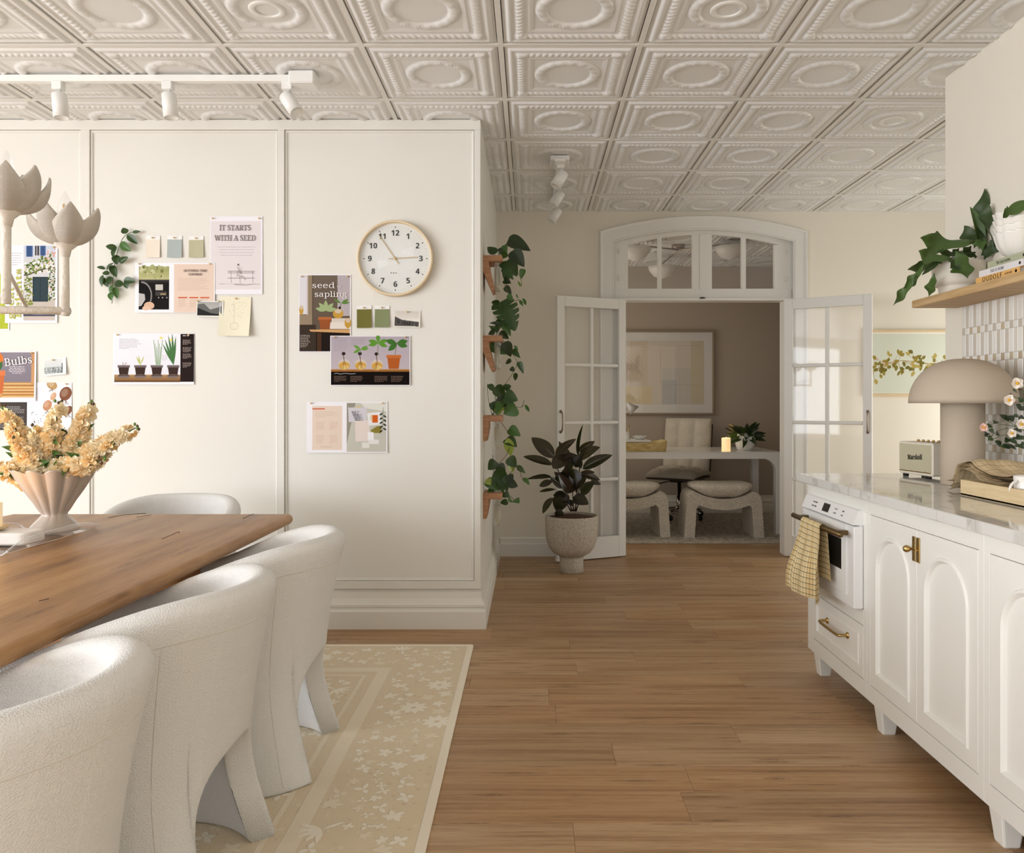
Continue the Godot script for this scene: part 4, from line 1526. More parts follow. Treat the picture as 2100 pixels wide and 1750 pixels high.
func candle(called: String, label: String, at: Vector3, r: float, h: float, energy: float) -> void:
	var o := thing(called, label, "candle", at)
	var wax := mat(c8(250, 238, 214), 0.5)
	wax.emission_enabled = true
	wax.emission = c8(255, 210, 140)
	wax.emission_energy_multiplier = energy
	part(o, "candle_wax", lathe_mesh([[r * 0.97, 0.0], [r, 0.003], [r, h - 0.004], [r * 0.94, h], [r * 0.86, h - 0.002], [r * 0.7, h - 0.014], [0.002, h - 0.016]], 32), wax)
	part(o, "wick", tube_mesh([Vector3(0, h - 0.017, 0), Vector3(0.001, h - 0.008, 0)], [0.001], 6), M.black)
	var fl := mat(c8(255, 220, 150), 0.5)
	fl.emission_enabled = true
	fl.emission = c8(255, 200, 110)
	fl.emission_energy_multiplier = 4.0
	part(o, "flame", lathe_mesh([[0.0005, 0.0], [0.0035, 0.004], [0.003, 0.009], [0.0003, 0.018]], 10), fl, Vector3(0, h - 0.009, 0))
	var l := OmniLight3D.new()
	l.name = "candle_light"
	l.light_color = c8(255, 190, 110)
	l.light_energy = 0.03
	l.light_size = 0.01
	l.omni_range = 12.0
	l.shadow_enabled = true
	o.add_child(l)
	l.position = Vector3(0, h + 0.012, 0)
# ==================================================================== things on the partition wall
func paper(called: String, label: String, category: String, x0: float, y0: float, x1: float, y1: float, m: Material, lift := 0.003, curl := 0.004, tilt := 0.0, pins := [[0.06, 0.03], [0.94, 0.03]], group := "") -> Node3D:
	var a := px(x0, y0, DP)
	var b := px(x1, y1, DP)
	var c := Vector3((a.x + b.x) / 2, a.y, -DP + lift)
	var w := b.x - a.x
	var h := a.y - b.y
	var o := thing(called, label, category, c, 0.0, group)
	o.rotation.z = tilt
	part(o, "sheet", grid(func(u: float, v: float):
		return Vector3((u - 0.5) * w, -h * v, curl * (v * v * 0.7 + 0.3 * v * pow(2.0 * u - 1.0, 2.0))), 5, 6), m)
	for p in pins:
		part(o, "push_pin", lathe_mesh([[0.003, 0.0], [0.0035, 0.004], [0.0022, 0.006], [0.0048, 0.0085], [0.0045, 0.0115], [0.001, 0.0125]], 12), M.pin, Vector3((p[0] - 0.5) * w, -h * p[1], 0.001), Vector3(PI / 2, 0, 0))
	return o

func label_on(o: Node3D, called: String, txt: String, u: float, v: float, cap_px: float, m: Material, font := "Droid Serif", width_px := 0.0, tracking := 0, rotz := 0.0, weight := 400) -> void:
	var p := px(u, v, DP) - o.position
	words(o, called, txt, Vector3(p.x, p.y, 0.0045), cap_px * DP / CAMF, m, Vector3(0, 0, rotz), font, width_px * DP / CAMF, tracking, weight)

func wall_papers() -> void:
	var K := 3.0
	var white := c8(240, 238, 242)
	var ink := c8(96, 88, 84)
	var brown := mat(c8(92, 76, 70), 0.6)
	var pale := mat(c8(236, 230, 228), 0.6)
	var lime := mat(c8(178, 180, 66), 0.6)
	# lime flyer
	var cv := Cv.new(240, 300, c8(176, 186, 62))
	cv.rect(0, 0, 240, 4, white); cv.rect(0, 292, 240, 8, white); cv.rect(232, 0, 8, 300, white)
	cv.rows(20, 110, 190, 14, 11, 3, c8(206, 210, 130))
	paper("flyer", "lime green flyer peeking out below the climbing roses page", "paper", -60, 560, 20, 678, pic_mat(cv), 0.002, 0.002)
	# climbing roses page
	cv = Cv.new(321, 480, white)
	cv.rect(112, 4, 196, 460, c8(206, 204, 206))
	cv.vgrad(112, 4, 196, 160, c8(196, 204, 220), c8(212, 206, 200))
	cv.rect(112, 330, 196, 134, c8(196, 186, 176))
	for q in [[128, 4, 40, 68], [214, 4, 34, 60]]:
		cv.rect(q[0], q[1], q[2], q[3], c8(74, 100, 146))
		for i in 12: cv.rect(q[0] + 6, q[1] + 6 + i * 5, q[2] - 14, 2, c8(40, 56, 86))
	cv.rect(182, 4, 26, 60, c8(72, 68, 70)); cv.rect(192, 4, 3, 60, c8(226, 226, 228))
	cv.rect(168, 196, 96, 152, c8(44, 56, 60)); cv.rect(174, 202, 84, 140, c8(56, 70, 76)); cv.rect(213, 202, 3, 140, c8(40, 52, 56))
	cv.rect(112, 388, 196, 50, c8(70, 76, 92)); cv.rect(168, 420, 100, 10, c8(120, 134, 158)); cv.rect(150, 440, 130, 22, c8(202, 184, 178))
	cv.curve([Vector2(114, 186), Vector2(150, 180), Vector2(190, 160), Vector2(240, 146), Vector2(306, 140)], 8, c8(90, 72, 62))
	for i in 90:
		var t := cv.r.randf()
		cv.leaf(120 + t * 180, 170 - t * 60 + cv.r.randf_range(-60, 20), cv.r.randf_range(10, 22), 6, cv.r.randf() * 6, [c8(96, 116, 56), c8(66, 88, 42), c8(134, 148, 80)][i % 3])
	cv.specks(118, 200, 50, 170, 70, [c8(120, 136, 60), c8(152, 150, 70), c8(84, 104, 48)], 3, 8)
	cv.specks(262, 130, 44, 210, 80, [c8(90, 108, 56), c8(120, 138, 80), c8(60, 78, 44)], 3, 8)
	cv.specks(118, 100, 186, 70, 46, [c8(244, 232, 224), c8(240, 210, 200), c8(250, 244, 236)], 4, 8)
	cv.specks(256, 20, 48, 90, 16, [c8(240, 214, 204), c8(214, 150, 132)], 4, 7)
	cv.specks(262, 200, 40, 130, 12, [c8(240, 220, 214), c8(232, 178, 168)], 4, 7)
	cv.rows(40, 50, 62, 6, 14, 3, c8(150, 146, 150))
	var o := paper("wall_page", "white page with roses round a dark door and lime vertical lettering", "poster", 12, 503, 119, 663, pic_mat(cv), 0.004, 0.004)
	label_on(o, "lettering", "great", 24, 622, 12, lime, "Droid Serif", 66, 0, PI / 2, 700)
	label_on(o, "lettering", "heights", 39, 602, 12, lime, "Droid Serif", 100, 0, PI / 2, 700)
	# bulb catalogue page
	cv = Cv.new(480, 290, c8(240, 240, 246))
	cv.rect(0, 120, 205, 170, c8(74, 68, 66))
	cv.rows(40, 146, 150, 6, 9, 3, c8(196, 190, 188)); cv.rows(40, 210, 150, 8, 9, 3, c8(180, 174, 172))
	cv.rows(250, 30, 60, 6, 8, 2, c8(196, 194, 204))
	for q in [[358, 15, 34, 26, c8(184, 150, 104)], [442, 68, 36, 44, c8(128, 84, 62)], [366, 84, 17, 26, c8(206, 162, 130)], [330, 140, 26, 34, c8(190, 138, 104)], [460, 170, 20, 30, c8(122, 80, 60)]]:
		cv.ell(q[0], q[1], q[2], q[3], q[4], 0.5)
		cv.ell(q[0] - 6, q[1] - 6, q[2] * 0.55, q[3] * 0.6, q[4].lightened(0.2), 0.5)
		for i in 8: cv.line(q[0], q[1] + q[3] * 0.9, q[0] + cv.r.randf_range(-24, 24), q[1] + q[3] * 1.5, 1.5, c8(100, 84, 70))
	cv.specks(230, 180, 80, 90, 20, [c8(90, 80, 80), c8(160, 150, 160)], 1, 4)
	paper("wall_page", "white catalogue page showing brown bulbs, behind the flowers in the vase", "poster", -12, 785, 148, 882, pic_mat(cv), 0.003, 0.004)
	# bulbs cover
	cv = Cv.new(408, 306, white)
	cv.vgrad(0, 6, 398, 190, c8(142, 134, 144), c8(130, 122, 132))
	cv.vgrad(0, 190, 398, 94, c8(222, 182, 126), c8(196, 146, 90))
	for i in 14:
		var y := 194.0 + i * 6.5
		cv.line(200, y, 396, y + cv.r.randf_range(-2, 2), cv.r.randf_range(1.5, 5), [c8(170, 116, 64), c8(232, 196, 146), c8(140, 92, 52)][i % 3])
	cv.rect(378, 6, 20, 200, c8(196, 150, 108))
	cv.pot(176, 118, 84, 140, c8(196, 108, 66), c8(212, 124, 80))
	cv.ell(180, 50, 26, 40, c8(214, 120, 60)); cv.leaf(186, 116, 60, 10, -1.4, c8(70, 110, 66))
	cv.rows(236, 92, 110, 5, 10, 4, c8(214, 208, 214), true)
	o = paper("wall_page", "grey and orange bulb page with white script lettering at the picture edge", "poster", -60, 721, 76, 823, pic_mat(cv), 0.007, 0.006)
	label_on(o, "lettering", "Bulbs", 40, 741, 15, pale, "Droid Serif", 56, 0, 0.12)
	# little photo
	cv = Cv.new(138, 108, c8(236, 236, 232))
	cv.vgrad(4, 6, 112, 52, c8(222, 224, 222), c8(206, 212, 212)); cv.rect(4, 56, 112, 40, c8(160, 166, 166)); cv.specks(4, 62, 110, 32, 60, [c8(120, 126, 126), c8(206, 208, 206)], 2, 6); cv.rect(110, 34, 6, 60, c8(90, 96, 98))
	paper("photo_print", "small tilted seascape photo pinned above the bulb catalogue page", "photo", 90, 735, 136, 770, pic_mat(cv), 0.004, 0.012, 0.08, [[0.45, 0.1]])
	# paint chips
	chip(300, 484, 329, 529, c8(236, 224, 208), "cream paint chip, first of the three under the vine's tip")
	chip(344, 484, 374, 529, c8(172, 182, 180), "grey-blue paint chip between the cream and khaki ones")
	chip(388, 485, 418, 529, c8(188, 184, 154), "khaki paint chip next to the seed poster")
	chip(732, 627, 762, 673, c8(116, 112, 58), "olive green paint chip under the clock")
	chip(769, 627, 799, 672, c8(134, 142, 104), "sage green paint chip under the clock, beside the small forest photo")
	# seed poster
	cv = Cv.new(324, 480, c8(240, 238, 244))
	cv.rect(6, 30, 308, 420, c8(228, 220, 222))
	cv.rows(36, 188, 256, 4, 17, 2.4, c8(150, 140, 142), true)
	for q in [[110, 338, 276], [110, 348, 276], [110, 380, 276]]: cv.line(q[0], q[1], q[2], q[1] + 1, 3, c8(120, 98, 92))
	for x in [130, 262]: cv.line(x, 336, x + 2, 410, 2, c8(120, 98, 92))
	cv.line(60, 416, 310, 418, 1.5, c8(140, 118, 112)); cv.curve([Vector2(150, 420), Vector2(220, 424), Vector2(280, 416)], 2.5, c8(124, 100, 94))
	cv.ell(175, 298, 7, 6, c8(120, 104, 100))
	for i in 26: cv.line(160 + cv.r.randf() * 24, 312 + i * 2.4, 170 + cv.r.randf() * 34, 314 + i * 2.6, 1.2, c8(112, 92, 86))
	cv.curve([Vector2(186, 372), Vector2(210, 372), Vector2(216, 392), Vector2(224, 384)], 2, c8(112, 92, 86)); cv.curve([Vector2(184, 372), Vector2(188, 412)], 2, c8(112, 92, 86))
	o = paper("wall_poster", "pale pink poster with serif title over a bench sketch, tallest sheet in its panel", "poster", 431, 444, 539, 604, pic_mat(cv), 0.003, 0.003)
	label_on(o, "lettering", "IT STARTS", 483, 468, 11, brown, "Droid Serif", 64)
	label_on(o, "lettering", "WITH A SEED", 483, 489, 11, brown, "Droid Serif", 84)
	# setting the course
	cv = Cv.new(492, 312, c8(240, 239, 244))
	cv.rect(24, 24, 186, 268, c8(28, 26, 26))
	cv.vgrad(24, 24, 186, 84, c8(150, 152, 96), c8(190, 188, 140))
	cv.specks(24, 24, 184, 70, 40, [c8(200, 200, 160), c8(120, 122, 72), c8(168, 170, 118)], 5, 14)
	cv.rect(24, 106, 186, 8, c8(70, 66, 62)); cv.rect(24, 114, 186, 12, c8(44, 42, 42))
	for i in 18:
		var t := -1.5 + 2.6 * i / 17.0
		cv.ell(40 + cos(t) * 62, 206 + sin(t) * 84, 6, 7, c8(96, 92, 92)); cv.ell(39 + cos(t) * 62, 206 + sin(t) * 84, 3, 4, c8(186, 184, 184))
	cv.poly([Vector2(24, 190), Vector2(60, 196), Vector2(64, 230), Vector2(40, 270), Vector2(24, 272)], c8(186, 184, 182))
	cv.rect(126, 136, 46, 36, c8(196, 192, 186)); cv.rect(126, 180, 70, 26, c8(70, 66, 64)); cv.rect(156, 192, 34, 8, c8(170, 156, 110))
	for x in [146, 170, 196]: cv.ell(x, 218, 5, 5, c8(150, 146, 144))
	cv.ell(88, 268, 32, 24, c8(216, 180, 154)); cv.ell(70, 284, 24, 14, c8(222, 190, 166))
	cv.rect(240, 10, 246, 300, c8(228, 206, 190))
	cv.rows(264, 98, 196, 6, 8, 2.4, c8(196, 166, 150)); cv.rows(264, 146, 190, 4, 8, 2.4, c8(196, 166, 150))
	for i in 3:
		cv.rect(266 + i * 68, 214, 56, 8, c8(208, 104, 70)); cv.rows(268 + i * 68, 228, 50, 8, 7, 2, c8(196, 166, 150))
	o = paper("wall_page", "magazine spread of a car dashboard photo beside a peach text page", "poster", 278, 539, 442, 642, pic_mat(cv), 0.006, 0.004)
	label_on(o, "lettering", "SETTING THE", 402, 556, 4.6, brown, "Droid Serif", 48, 0, 0.0, 700)
	label_on(o, "lettering", "COURSE", 402, 563.5, 4.6, brown, "Droid Serif", 28, 0, 0.0, 700)
	# mountain photo
	cv = Cv.new(216, 132, c8(232, 230, 224))
	cv.vgrad(8, 8, 196, 112, c8(168, 168, 166), c8(196, 196, 192))
	cv.poly([Vector2(8, 30), Vector2(60, 22), Vector2(110, 70), Vector2(160, 56), Vector2(204, 40), Vector2(204, 120), Vector2(8, 120)], c8(104, 104, 102))
	cv.poly([Vector2(8, 56), Vector2(60, 78), Vector2(120, 100), Vector2(204, 110), Vector2(204, 120), Vector2(8, 120)], c8(40, 40, 40))
	cv.rect(186, 10, 6, 108, c8(216, 220, 228))
	paper("photo_print", "small dark mountain photo overlapping the peach text page", "photo", 405, 618, 460, 651, pic_mat(cv, 0.25), 0.011, 0.003, -0.02, [[0.06, 0.03], [0.85, 0.03]])
	# pencil drawing
	cv = Cv.new(252, 320, c8(238, 232, 208))
	var gr := c8(150, 146, 136)
	cv.curve([Vector2(120, 206), Vector2(122, 150), Vector2(118, 90), Vector2(112, 40)], 1.5, gr)
	for i in 34:
		var x := 70 + cv.r.randf() * 140
		var y := 40 + cv.r.randf() * 130
		cv.line(x, y, x + cv.r.randf_range(-14, 14), y + cv.r.randf_range(-12, 12), 1.5, gr)
	for i in 20:
		var t := TAU * i / 20.0
		var t2 := TAU * (i + 1) / 20.0
		cv.line(126 + cos(t) * 32, 240 + sin(t) * 28, 126 + cos(t2) * 32, 240 + sin(t2) * 28, 1.8, gr)
	paper("pencil_drawing", "cream sheet with a pencil plant drawing, curling off the wall", "drawing", 452, 609, 516, 690, pic_mat(cv), 0.006, 0.028, -0.02, [[0.52, 0.05]])
	# four pots
	cv = Cv.new(501, 315, c8(238, 238, 243))
	cv.vgrad(8, 4, 408, 250, c8(236, 236, 242), c8(228, 228, 236))
	cv.vgrad(8, 254, 408, 44, c8(176, 140, 98), c8(122, 88, 56))
	cv.rect(8, 290, 408, 10, c8(104, 74, 50))
	for i in 4:
		var x := 66.0 + i * 102
		cv.pot(x, 196, 76, 62, c8(62, 46, 42), c8(112, 100, 100))
		cv.ell(x, 264, 38, 12, c8(122, 108, 104)); cv.rect(x - 34, 256, 68, 5, c8(74, 56, 50))
	cv.curve([Vector2(60, 196), Vector2(62, 176)], 3, c8(120, 80, 50)); cv.curve([Vector2(70, 194), Vector2(84, 180)], 3, c8(150, 100, 60))
	for a in [-2.0, -1.2, -1.75]: cv.leaf(168, 196, 62, 4, a, c8(184, 190, 106))
	for i in 7: cv.line(266 + i * 4, 194, 250 + i * 9, 40 + (i % 3) * 22, 3, [c8(96, 138, 78), c8(126, 160, 104)][i % 2])
	for q in [[-1.9, 170], [-1.75, 190], [-1.5, 180], [-1.62, 200], [-2.05, 150]]: cv.leaf(374, 196, q[1], 7, q[0], c8(74, 116, 70))
	cv.ell(296, 28, 10, 7, c8(228, 216, 120)); cv.ell(356, 40, 9, 8, c8(232, 222, 132))
	cv.rows(38, 34, 140, 7, 9.5, 3, c8(166, 160, 166)); cv.rows(300, 134, 36, 6, 6, 2, c8(190, 184, 192))
	cv.rect(416, 4, 84, 294, c8(40, 30, 28))
	cv.rows(430, 12, 54, 1, 8, 5, c8(210, 200, 196))
	for q in [40, 86, 126, 180]: cv.rows(430, q, 58, 5, 6.4, 2.6, c8(168, 154, 148))
	paper("wall_page", "white spread of four black pots with sprouts in stages", "poster", 233, 684, 399, 789, pic_mat(cv), 0.004, 0.004)
	# seed to sapling
	cv = Cv.new(318, 480, white)
	cv.rect(5, 6, 307, 468, c8(96, 84, 70))
	cv.vgrad(90, 6, 222, 360, c8(112, 100, 88), c8(96, 82, 70))
	cv.rect(236, 6, 76, 250, c8(182, 172, 176)); cv.rect(5, 6, 44, 240, c8(220, 216, 222)); cv.rect(49, 6, 8, 250, c8(196, 186, 180)); cv.rect(57, 6, 24, 300, c8(146, 128, 106)); cv.rect(5, 250, 76, 60, c8(150, 132, 110))
	cv.rect(5, 310, 100, 164, c8(60, 50, 42)); cv.rect(105, 340, 207, 134, c8(34, 26, 22)); cv.poly([Vector2(64, 340), Vector2(312, 338), Vector2(312, 362), Vector2(72, 352)], c8(206, 160, 108))
	cv.rect(112, 360, 26, 114, c8(74, 50, 34))
	cv.rect(200, 270, 112, 24, c8(214, 202, 190)); cv.rect(190, 294, 122, 42, c8(226, 216, 206))
	cv.pot(160, 262, 82, 76, c8(150, 84, 46), c8(178, 104, 60))
	for q in [[240, 242, 40, 30], [300, 300, 26, 32], [16, 220, 16, 30]]:
		cv.ell(q[0], q[1], q[2] * 0.8, q[3], c8(196, 152, 66)); cv.ell(q[0], q[1] - q[3] * 0.5, q[2] * 0.5, q[3] * 0.45, c8(206, 190, 168))
	for a in [-2.9, -2.3, -1.6, -0.8, -0.2]: cv.leaf(166, 224, 66, 13, a, c8(160, 178, 128))
	cv.line(166, 222, 164, 264, 3, c8(110, 100, 60))
	for a in [-2.6, -0.5, -0.1]: cv.leaf(258, 178, 54, 8, a, c8(96, 130, 66))
	cv.line(258, 180, 250, 214, 3, c8(86, 70, 50)); cv.ell(250, 206, 8, 8, c8(50, 36, 30))
	cv.rows(10, 374, 60, 8, 10, 3, c8(206, 196, 186))
	o = paper("wall_poster", "dark window-sill seedling poster with thin white serif title", "poster", 613, 563, 720, 723, pic_mat(cv), 0.003, 0.003)
	label_on(o, "lettering", "seed", 664, 586, 11, pale, "Droid Serif", 46)
	label_on(o, "lettering", "to", 696, 588, 4, pale, "Droid Serif", 8)
	label_on(o, "lettering", "sapling", 679, 604, 11, pale, "Droid Serif", 66)
	# forest photo
	cv = Cv.new(216, 138, c8(232, 228, 220))
	cv.vgrad(6, 6, 198, 62, c8(212, 206, 198), c8(226, 220, 212))
	cv.poly([Vector2(6, 50), Vector2(70, 80), Vector2(204, 92), Vector2(204, 128), Vector2(6, 128)], c8(90, 86, 82))
	for i in 60:
		var x := 8 + cv.r.randf() * 190
		var b := 66 + x * 0.15
		cv.poly([Vector2(x, b - 4), Vector2(x + 6, b + 36), Vector2(x - 6, b + 36)], [c8(56, 54, 52), c8(96, 92, 90), c8(70, 68, 66)][i % 3])
	paper("photo_print", "small black and white forest photo under the clock", "photo", 809, 637, 863, 672, pic_mat(cv, 0.3), 0.004, 0.012, -0.02, [[0.5, 0.1]])
	# acorn vases
	cv = Cv.new(492, 306, c8(240, 236, 238))
	cv.vgrad(5, 5, 482, 206, c8(176, 166, 176), c8(190, 178, 184))
	cv.vgrad(5, 206, 482, 18, c8(186, 130, 66), c8(120, 74, 34))
	cv.rect(5, 222, 482, 80, c8(20, 14, 12))
	for q in [[86, 184, 36], [186, 184, 36], [288, 186, 36]]:
		cv.ell(q[0], q[1] - 8, q[2], 34, c8(206, 192, 182)); cv.ell(q[0], q[1], q[2] - 2, 24, c8(206, 160, 72)); cv.ell(q[0] + 4, q[1] + 8, q[2] - 14, 12, c8(228, 198, 128))
		for i in 7: cv.line(q[0], q[1] - 30, q[0] + cv.r.randf_range(-24, 24), q[1] + 18, 2, c8(150, 108, 56))
		cv.line(q[0], q[1] - 30, q[0] - 6, q[1] - 70, 4, c8(70, 50, 38)); cv.ell(q[0] - 4, q[1] - 74, 12, 10, c8(52, 38, 32))
	for a in [-2.6, -0.4, -3.6, -0.1]: cv.leaf(186, 84, 50, 9, a, c8(104, 150, 62))
	cv.line(186, 84, 182, 112, 3, c8(90, 110, 60))
	for a in [-2.9, -0.3, 0.4, -3.4, -1.6]: cv.leaf(294, 44, 62, 13, a, c8(96, 146, 54))
	cv.line(294, 44, 290, 120, 3, c8(110, 120, 70))
	for a in [-2.9, -0.2, 2.4, 0.3]: cv.leaf(408, 46, 70, 17, a, c8(66, 112, 48))
	cv.line(408, 46, 398, 116, 3, c8(80, 90, 50))
	cv.pot(390, 118, 90, 86, c8(176, 92, 40), c8(196, 110, 56))
	cv.rows(24, 20, 90, 9, 9, 2, c8(150, 140, 152)); cv.rows(126, 20, 90, 5, 9, 2, c8(150, 140, 152))
	cv.curve([Vector2(24, 234), Vector2(40, 230), Vector2(60, 236), Vector2(90, 231), Vector2(130, 235), Vector2(156, 232)], 3, c8(190, 182, 176))
	for x in [24, 124, 272, 374]: cv.rows(x, 248, 84, 6, 6.4, 2.4, c8(150, 126, 110))
	paper("wall_poster", "wide poster of acorn vases and a terracotta pot over a black band", "poster", 678, 689, 842, 791, pic_mat(cv), 0.007, 0.003)
	# peach page and collage
	cv = Cv.new(495, 312, c8(240, 238, 242))
	cv.rect(36, 26, 182, 268, c8(228, 208, 192)); cv.rect(36, 40, 76, 8, c8(204, 110, 86))
	cv.rows(54, 60, 138, 5, 8, 2, c8(202, 178, 164))
	for q in [[60, 124], [142, 124], [60, 206], [142, 206]]: cv.rows(q[0], q[1], 52, 7, 7.4, 2, c8(206, 168, 154))
	cv.rows(80, 272, 90, 2, 6, 2, c8(196, 172, 158), true)
	cv.rect(246, 8, 242, 298, c8(196, 194, 182)); cv.poly([Vector2(246, 8), Vector2(300, 8), Vector2(246, 260)], c8(150, 146, 132)); cv.poly([Vector2(330, 8), Vector2(488, 8), Vector2(488, 60), Vector2(360, 40)], c8(222, 222, 212))
	cv.poly([Vector2(254, 36), Vector2(370, 34), Vector2(366, 120), Vector2(258, 124)], c8(208, 204, 210)); cv.rect(298, 32, 34, 5, c8(214, 196, 120))
	for i in 7: cv.rows(276 + i * 4, 58 + i * 9, 52, 2, 7, 3, c8(52, 50, 54))
	cv.poly([Vector2(296, 118), Vector2(386, 112), Vector2(386, 240), Vector2(300, 242)], c8(226, 212, 204)); cv.poly([Vector2(370, 70), Vector2(450, 62), Vector2(456, 140), Vector2(380, 146)], c8(232, 230, 230))
	cv.rect(402, 82, 34, 46, c8(208, 96, 34)); cv.rect(392, 80, 6, 34, c8(216, 190, 90))
	cv.poly([Vector2(392, 174), Vector2(430, 150), Vector2(460, 148), Vector2(456, 192), Vector2(400, 190)], c8(140, 126, 56))
	cv.poly([Vector2(374, 186), Vector2(410, 186), Vector2(412, 234), Vector2(376, 236)], c8(238, 236, 238)); cv.rect(380, 232, 62, 26, c8(228, 226, 222))
	cv.line(468, 36, 466, 170, 2, c8(70, 70, 60))
	for i in 9: cv.leaf(467, 70 + i * 13, 26, 5, 0.5 if i % 2 else 2.6, c8(44, 50, 40))
	cv.rect(340, 248, 44, 34, c8(224, 222, 214))
	paper("wall_page", "lowest spread, peach text page beside a moodboard collage", "poster", 629, 824, 795, 929, pic_mat(cv), 0.004, 0.005)
	clock()
	# sprig of leaves stuck to the wall
	var sp := thing("leaf_sprig", "curving sprig of dark green leaves stuck on the papered wall", "plant", P(px(230, 0, DP).x, px(0, 622, DP).y, DP - 0.02))
	var C := func(x: float, y: float, dd: float): return px(x / 4.375, y / 4.375 + 300.0, DP - dd) - sp.position
	var st := []
	for q in [[1005, 1412], [1010, 1250], [1018, 1150], [1040, 1000], [1090, 850], [1140, 790], [1205, 768]]: st.append(C.call(q[0], q[1], 0.02))
	part(sp, "stem", tube_mesh(spline(st, 4), [0.0018], 6), M.stem)
	var lm := leafmesh("oval")
	for q in [[1130, 785, 1105, 732, 58], [1142, 795, 1226, 868, 58], [1190, 775, 1252, 762, 26], [1085, 868, 1158, 934, 72], [1050, 912, 948, 898, 50], [1045, 905, 1000, 988, 62], [1040, 975, 1045, 1055, 66], [1072, 1042, 1136, 996, 50], [946, 1102, 868, 1078, 34], [958, 1118, 1004, 1040, 44], [1000, 1070, 1040, 1165, 60], [985, 1142, 915, 1135, 44], [928, 1155, 900, 1255, 52], [930, 1180, 962, 1262, 46], [1105, 1220, 1025, 1250, 60], [1110, 1205, 1202, 1208, 62], [1128, 1212, 1135, 1274, 50], [1015, 1248, 978, 1318, 52], [1000, 1310, 990, 1378, 52], [1025, 1265, 1052, 1356, 52], [1000, 1170, 960, 1240, 48]]:
		put_leaf(sp, "leaf", lm, M.leaf_dark if rng.randf() < 0.7 else M.leaf, C.call(q[0], q[1], 0.02), C.call(q[2], q[3], 0.03 + rng.randf() * 0.02), q[4] / 4.375 * DP / CAMF * 1.1, Vector3(rng.randf_range(-0.5, 0.5), rng.randf_range(-0.2, 0.6), 1))

func chip(x0: float, y0: float, x1: float, y1: float, c: Color, label: String) -> void:
	var cv := Cv.new(60, 90, c8(242, 240, 238))
	cv.rect(0, 15, 60, 75, c)
	paper("paint_chip", label, "paint chip", x0, y0, x1, y1, pic_mat(cv), 0.004, 0.008, rng.randf_range(-0.02, 0.02), [[0.5, 0.1]], "paint chips pinned to the wall")

func clock() -> void:
	var c := px(812, 532, DP)
	var o := thing("wall_clock", "round wall clock with a pale wooden rim and white dial", "clock", Vector3(c.x, c.y, -DP))
	var R := 0.211
	M.clock_glass = glass_pane(0.03)
	M.clock_glass.metallic_specular = 0.2
	part(o, "rim", lathe_mesh([[R - 0.02, 0.0], [R - 0.004, 0.0], [R, 0.004], [R, 0.038], [R - 0.003, 0.043], [R - 0.01, 0.044], [R - 0.014, 0.04], [R - 0.015, 0.02], [R - 0.02, 0.018]], 72, false, false), M.clock_wood, Vector3.ZERO, Vector3(PI / 2, 0, 0))
	var cv := Cv.new(768, 768, c8(232, 233, 230))
	for i in 60:
		var a := TAU * i / 60.0
		var v := Vector2(sin(a), -cos(a))
		var r0 := 330.0 if i % 5 == 0 else 342.0
		var p := Vector2(384, 384) + v * r0
		var q := Vector2(384, 384) + v * 350.0
		cv.line(p.x, p.y, q.x + 0.01, q.y, 8.0 if i % 5 == 0 else 3.0, c8(44, 42, 42) if i % 5 == 0 else c8(130, 128, 126))
	cv.rows(356, 536, 76, 1, 8, 7, c8(60, 58, 58))
	cv.ell(338, 538, 5, 8, c8(60, 58, 58))
	var s := ST(false)
	var rr := R - 0.014
	for i in 72:
		var a := TAU * i / 72
		var b := TAU * (i + 1) / 72
		vt(s, Vector3.ZERO, Vector2(0.5, 0.5)); vt(s, Vector3(cos(b), sin(b), 0) * rr, Vector2(0.5 + 0.5 * cos(b), 0.5 - 0.5 * sin(b))); vt(s, Vector3(cos(a), sin(a), 0) * rr, Vector2(0.5 + 0.5 * cos(a), 0.5 - 0.5 * sin(a)))
	part(o, "dial", fin(s), pic_mat(cv, 0.5), Vector3(0, 0, 0.02))
	for n in range(1, 13):
		var a := TAU * n / 12.0
		words(o, "numeral", str(n), Vector3(sin(a) * 0.142, cos(a) * 0.142, 0.0215), 0.0295, M.ink, Vector3.ZERO, "Droid Sans", 0.0, 1, 700)
	var hands := [["minute_hand", Vector2(778 - 811, 535 - 487), 58.0, 0.0], ["hour_hand", Vector2(47, 2.5), 46.0, 0.002]]
	for h in hands:
		var v: Vector2 = h[1].normalized()
		var l: float = h[2] * DP / CAMF
		var hs := ST(false)
		bx(hs, Vector3(-0.0022, -0.036, 0), Vector3(0.0022, l, 0.0016), 0.0006)
		part(o, h[0], fin(hs), M.brass, Vector3(0, 0, 0.024 + h[3]), Vector3(0, 0, v.angle() - PI / 2))
	part(o, "hub", lathe_mesh([[0.007, 0.0], [0.007, 0.008], [0.005, 0.01]], 18), M.brass, Vector3(0, 0, 0.022), Vector3(PI / 2, 0, 0))
	part(o, "cover_glass", lathe_mesh([[R - 0.014, 0.038], [R - 0.014, 0.0395]], 48), M.clock_glass, Vector3.ZERO, Vector3(PI / 2, 0, 0))

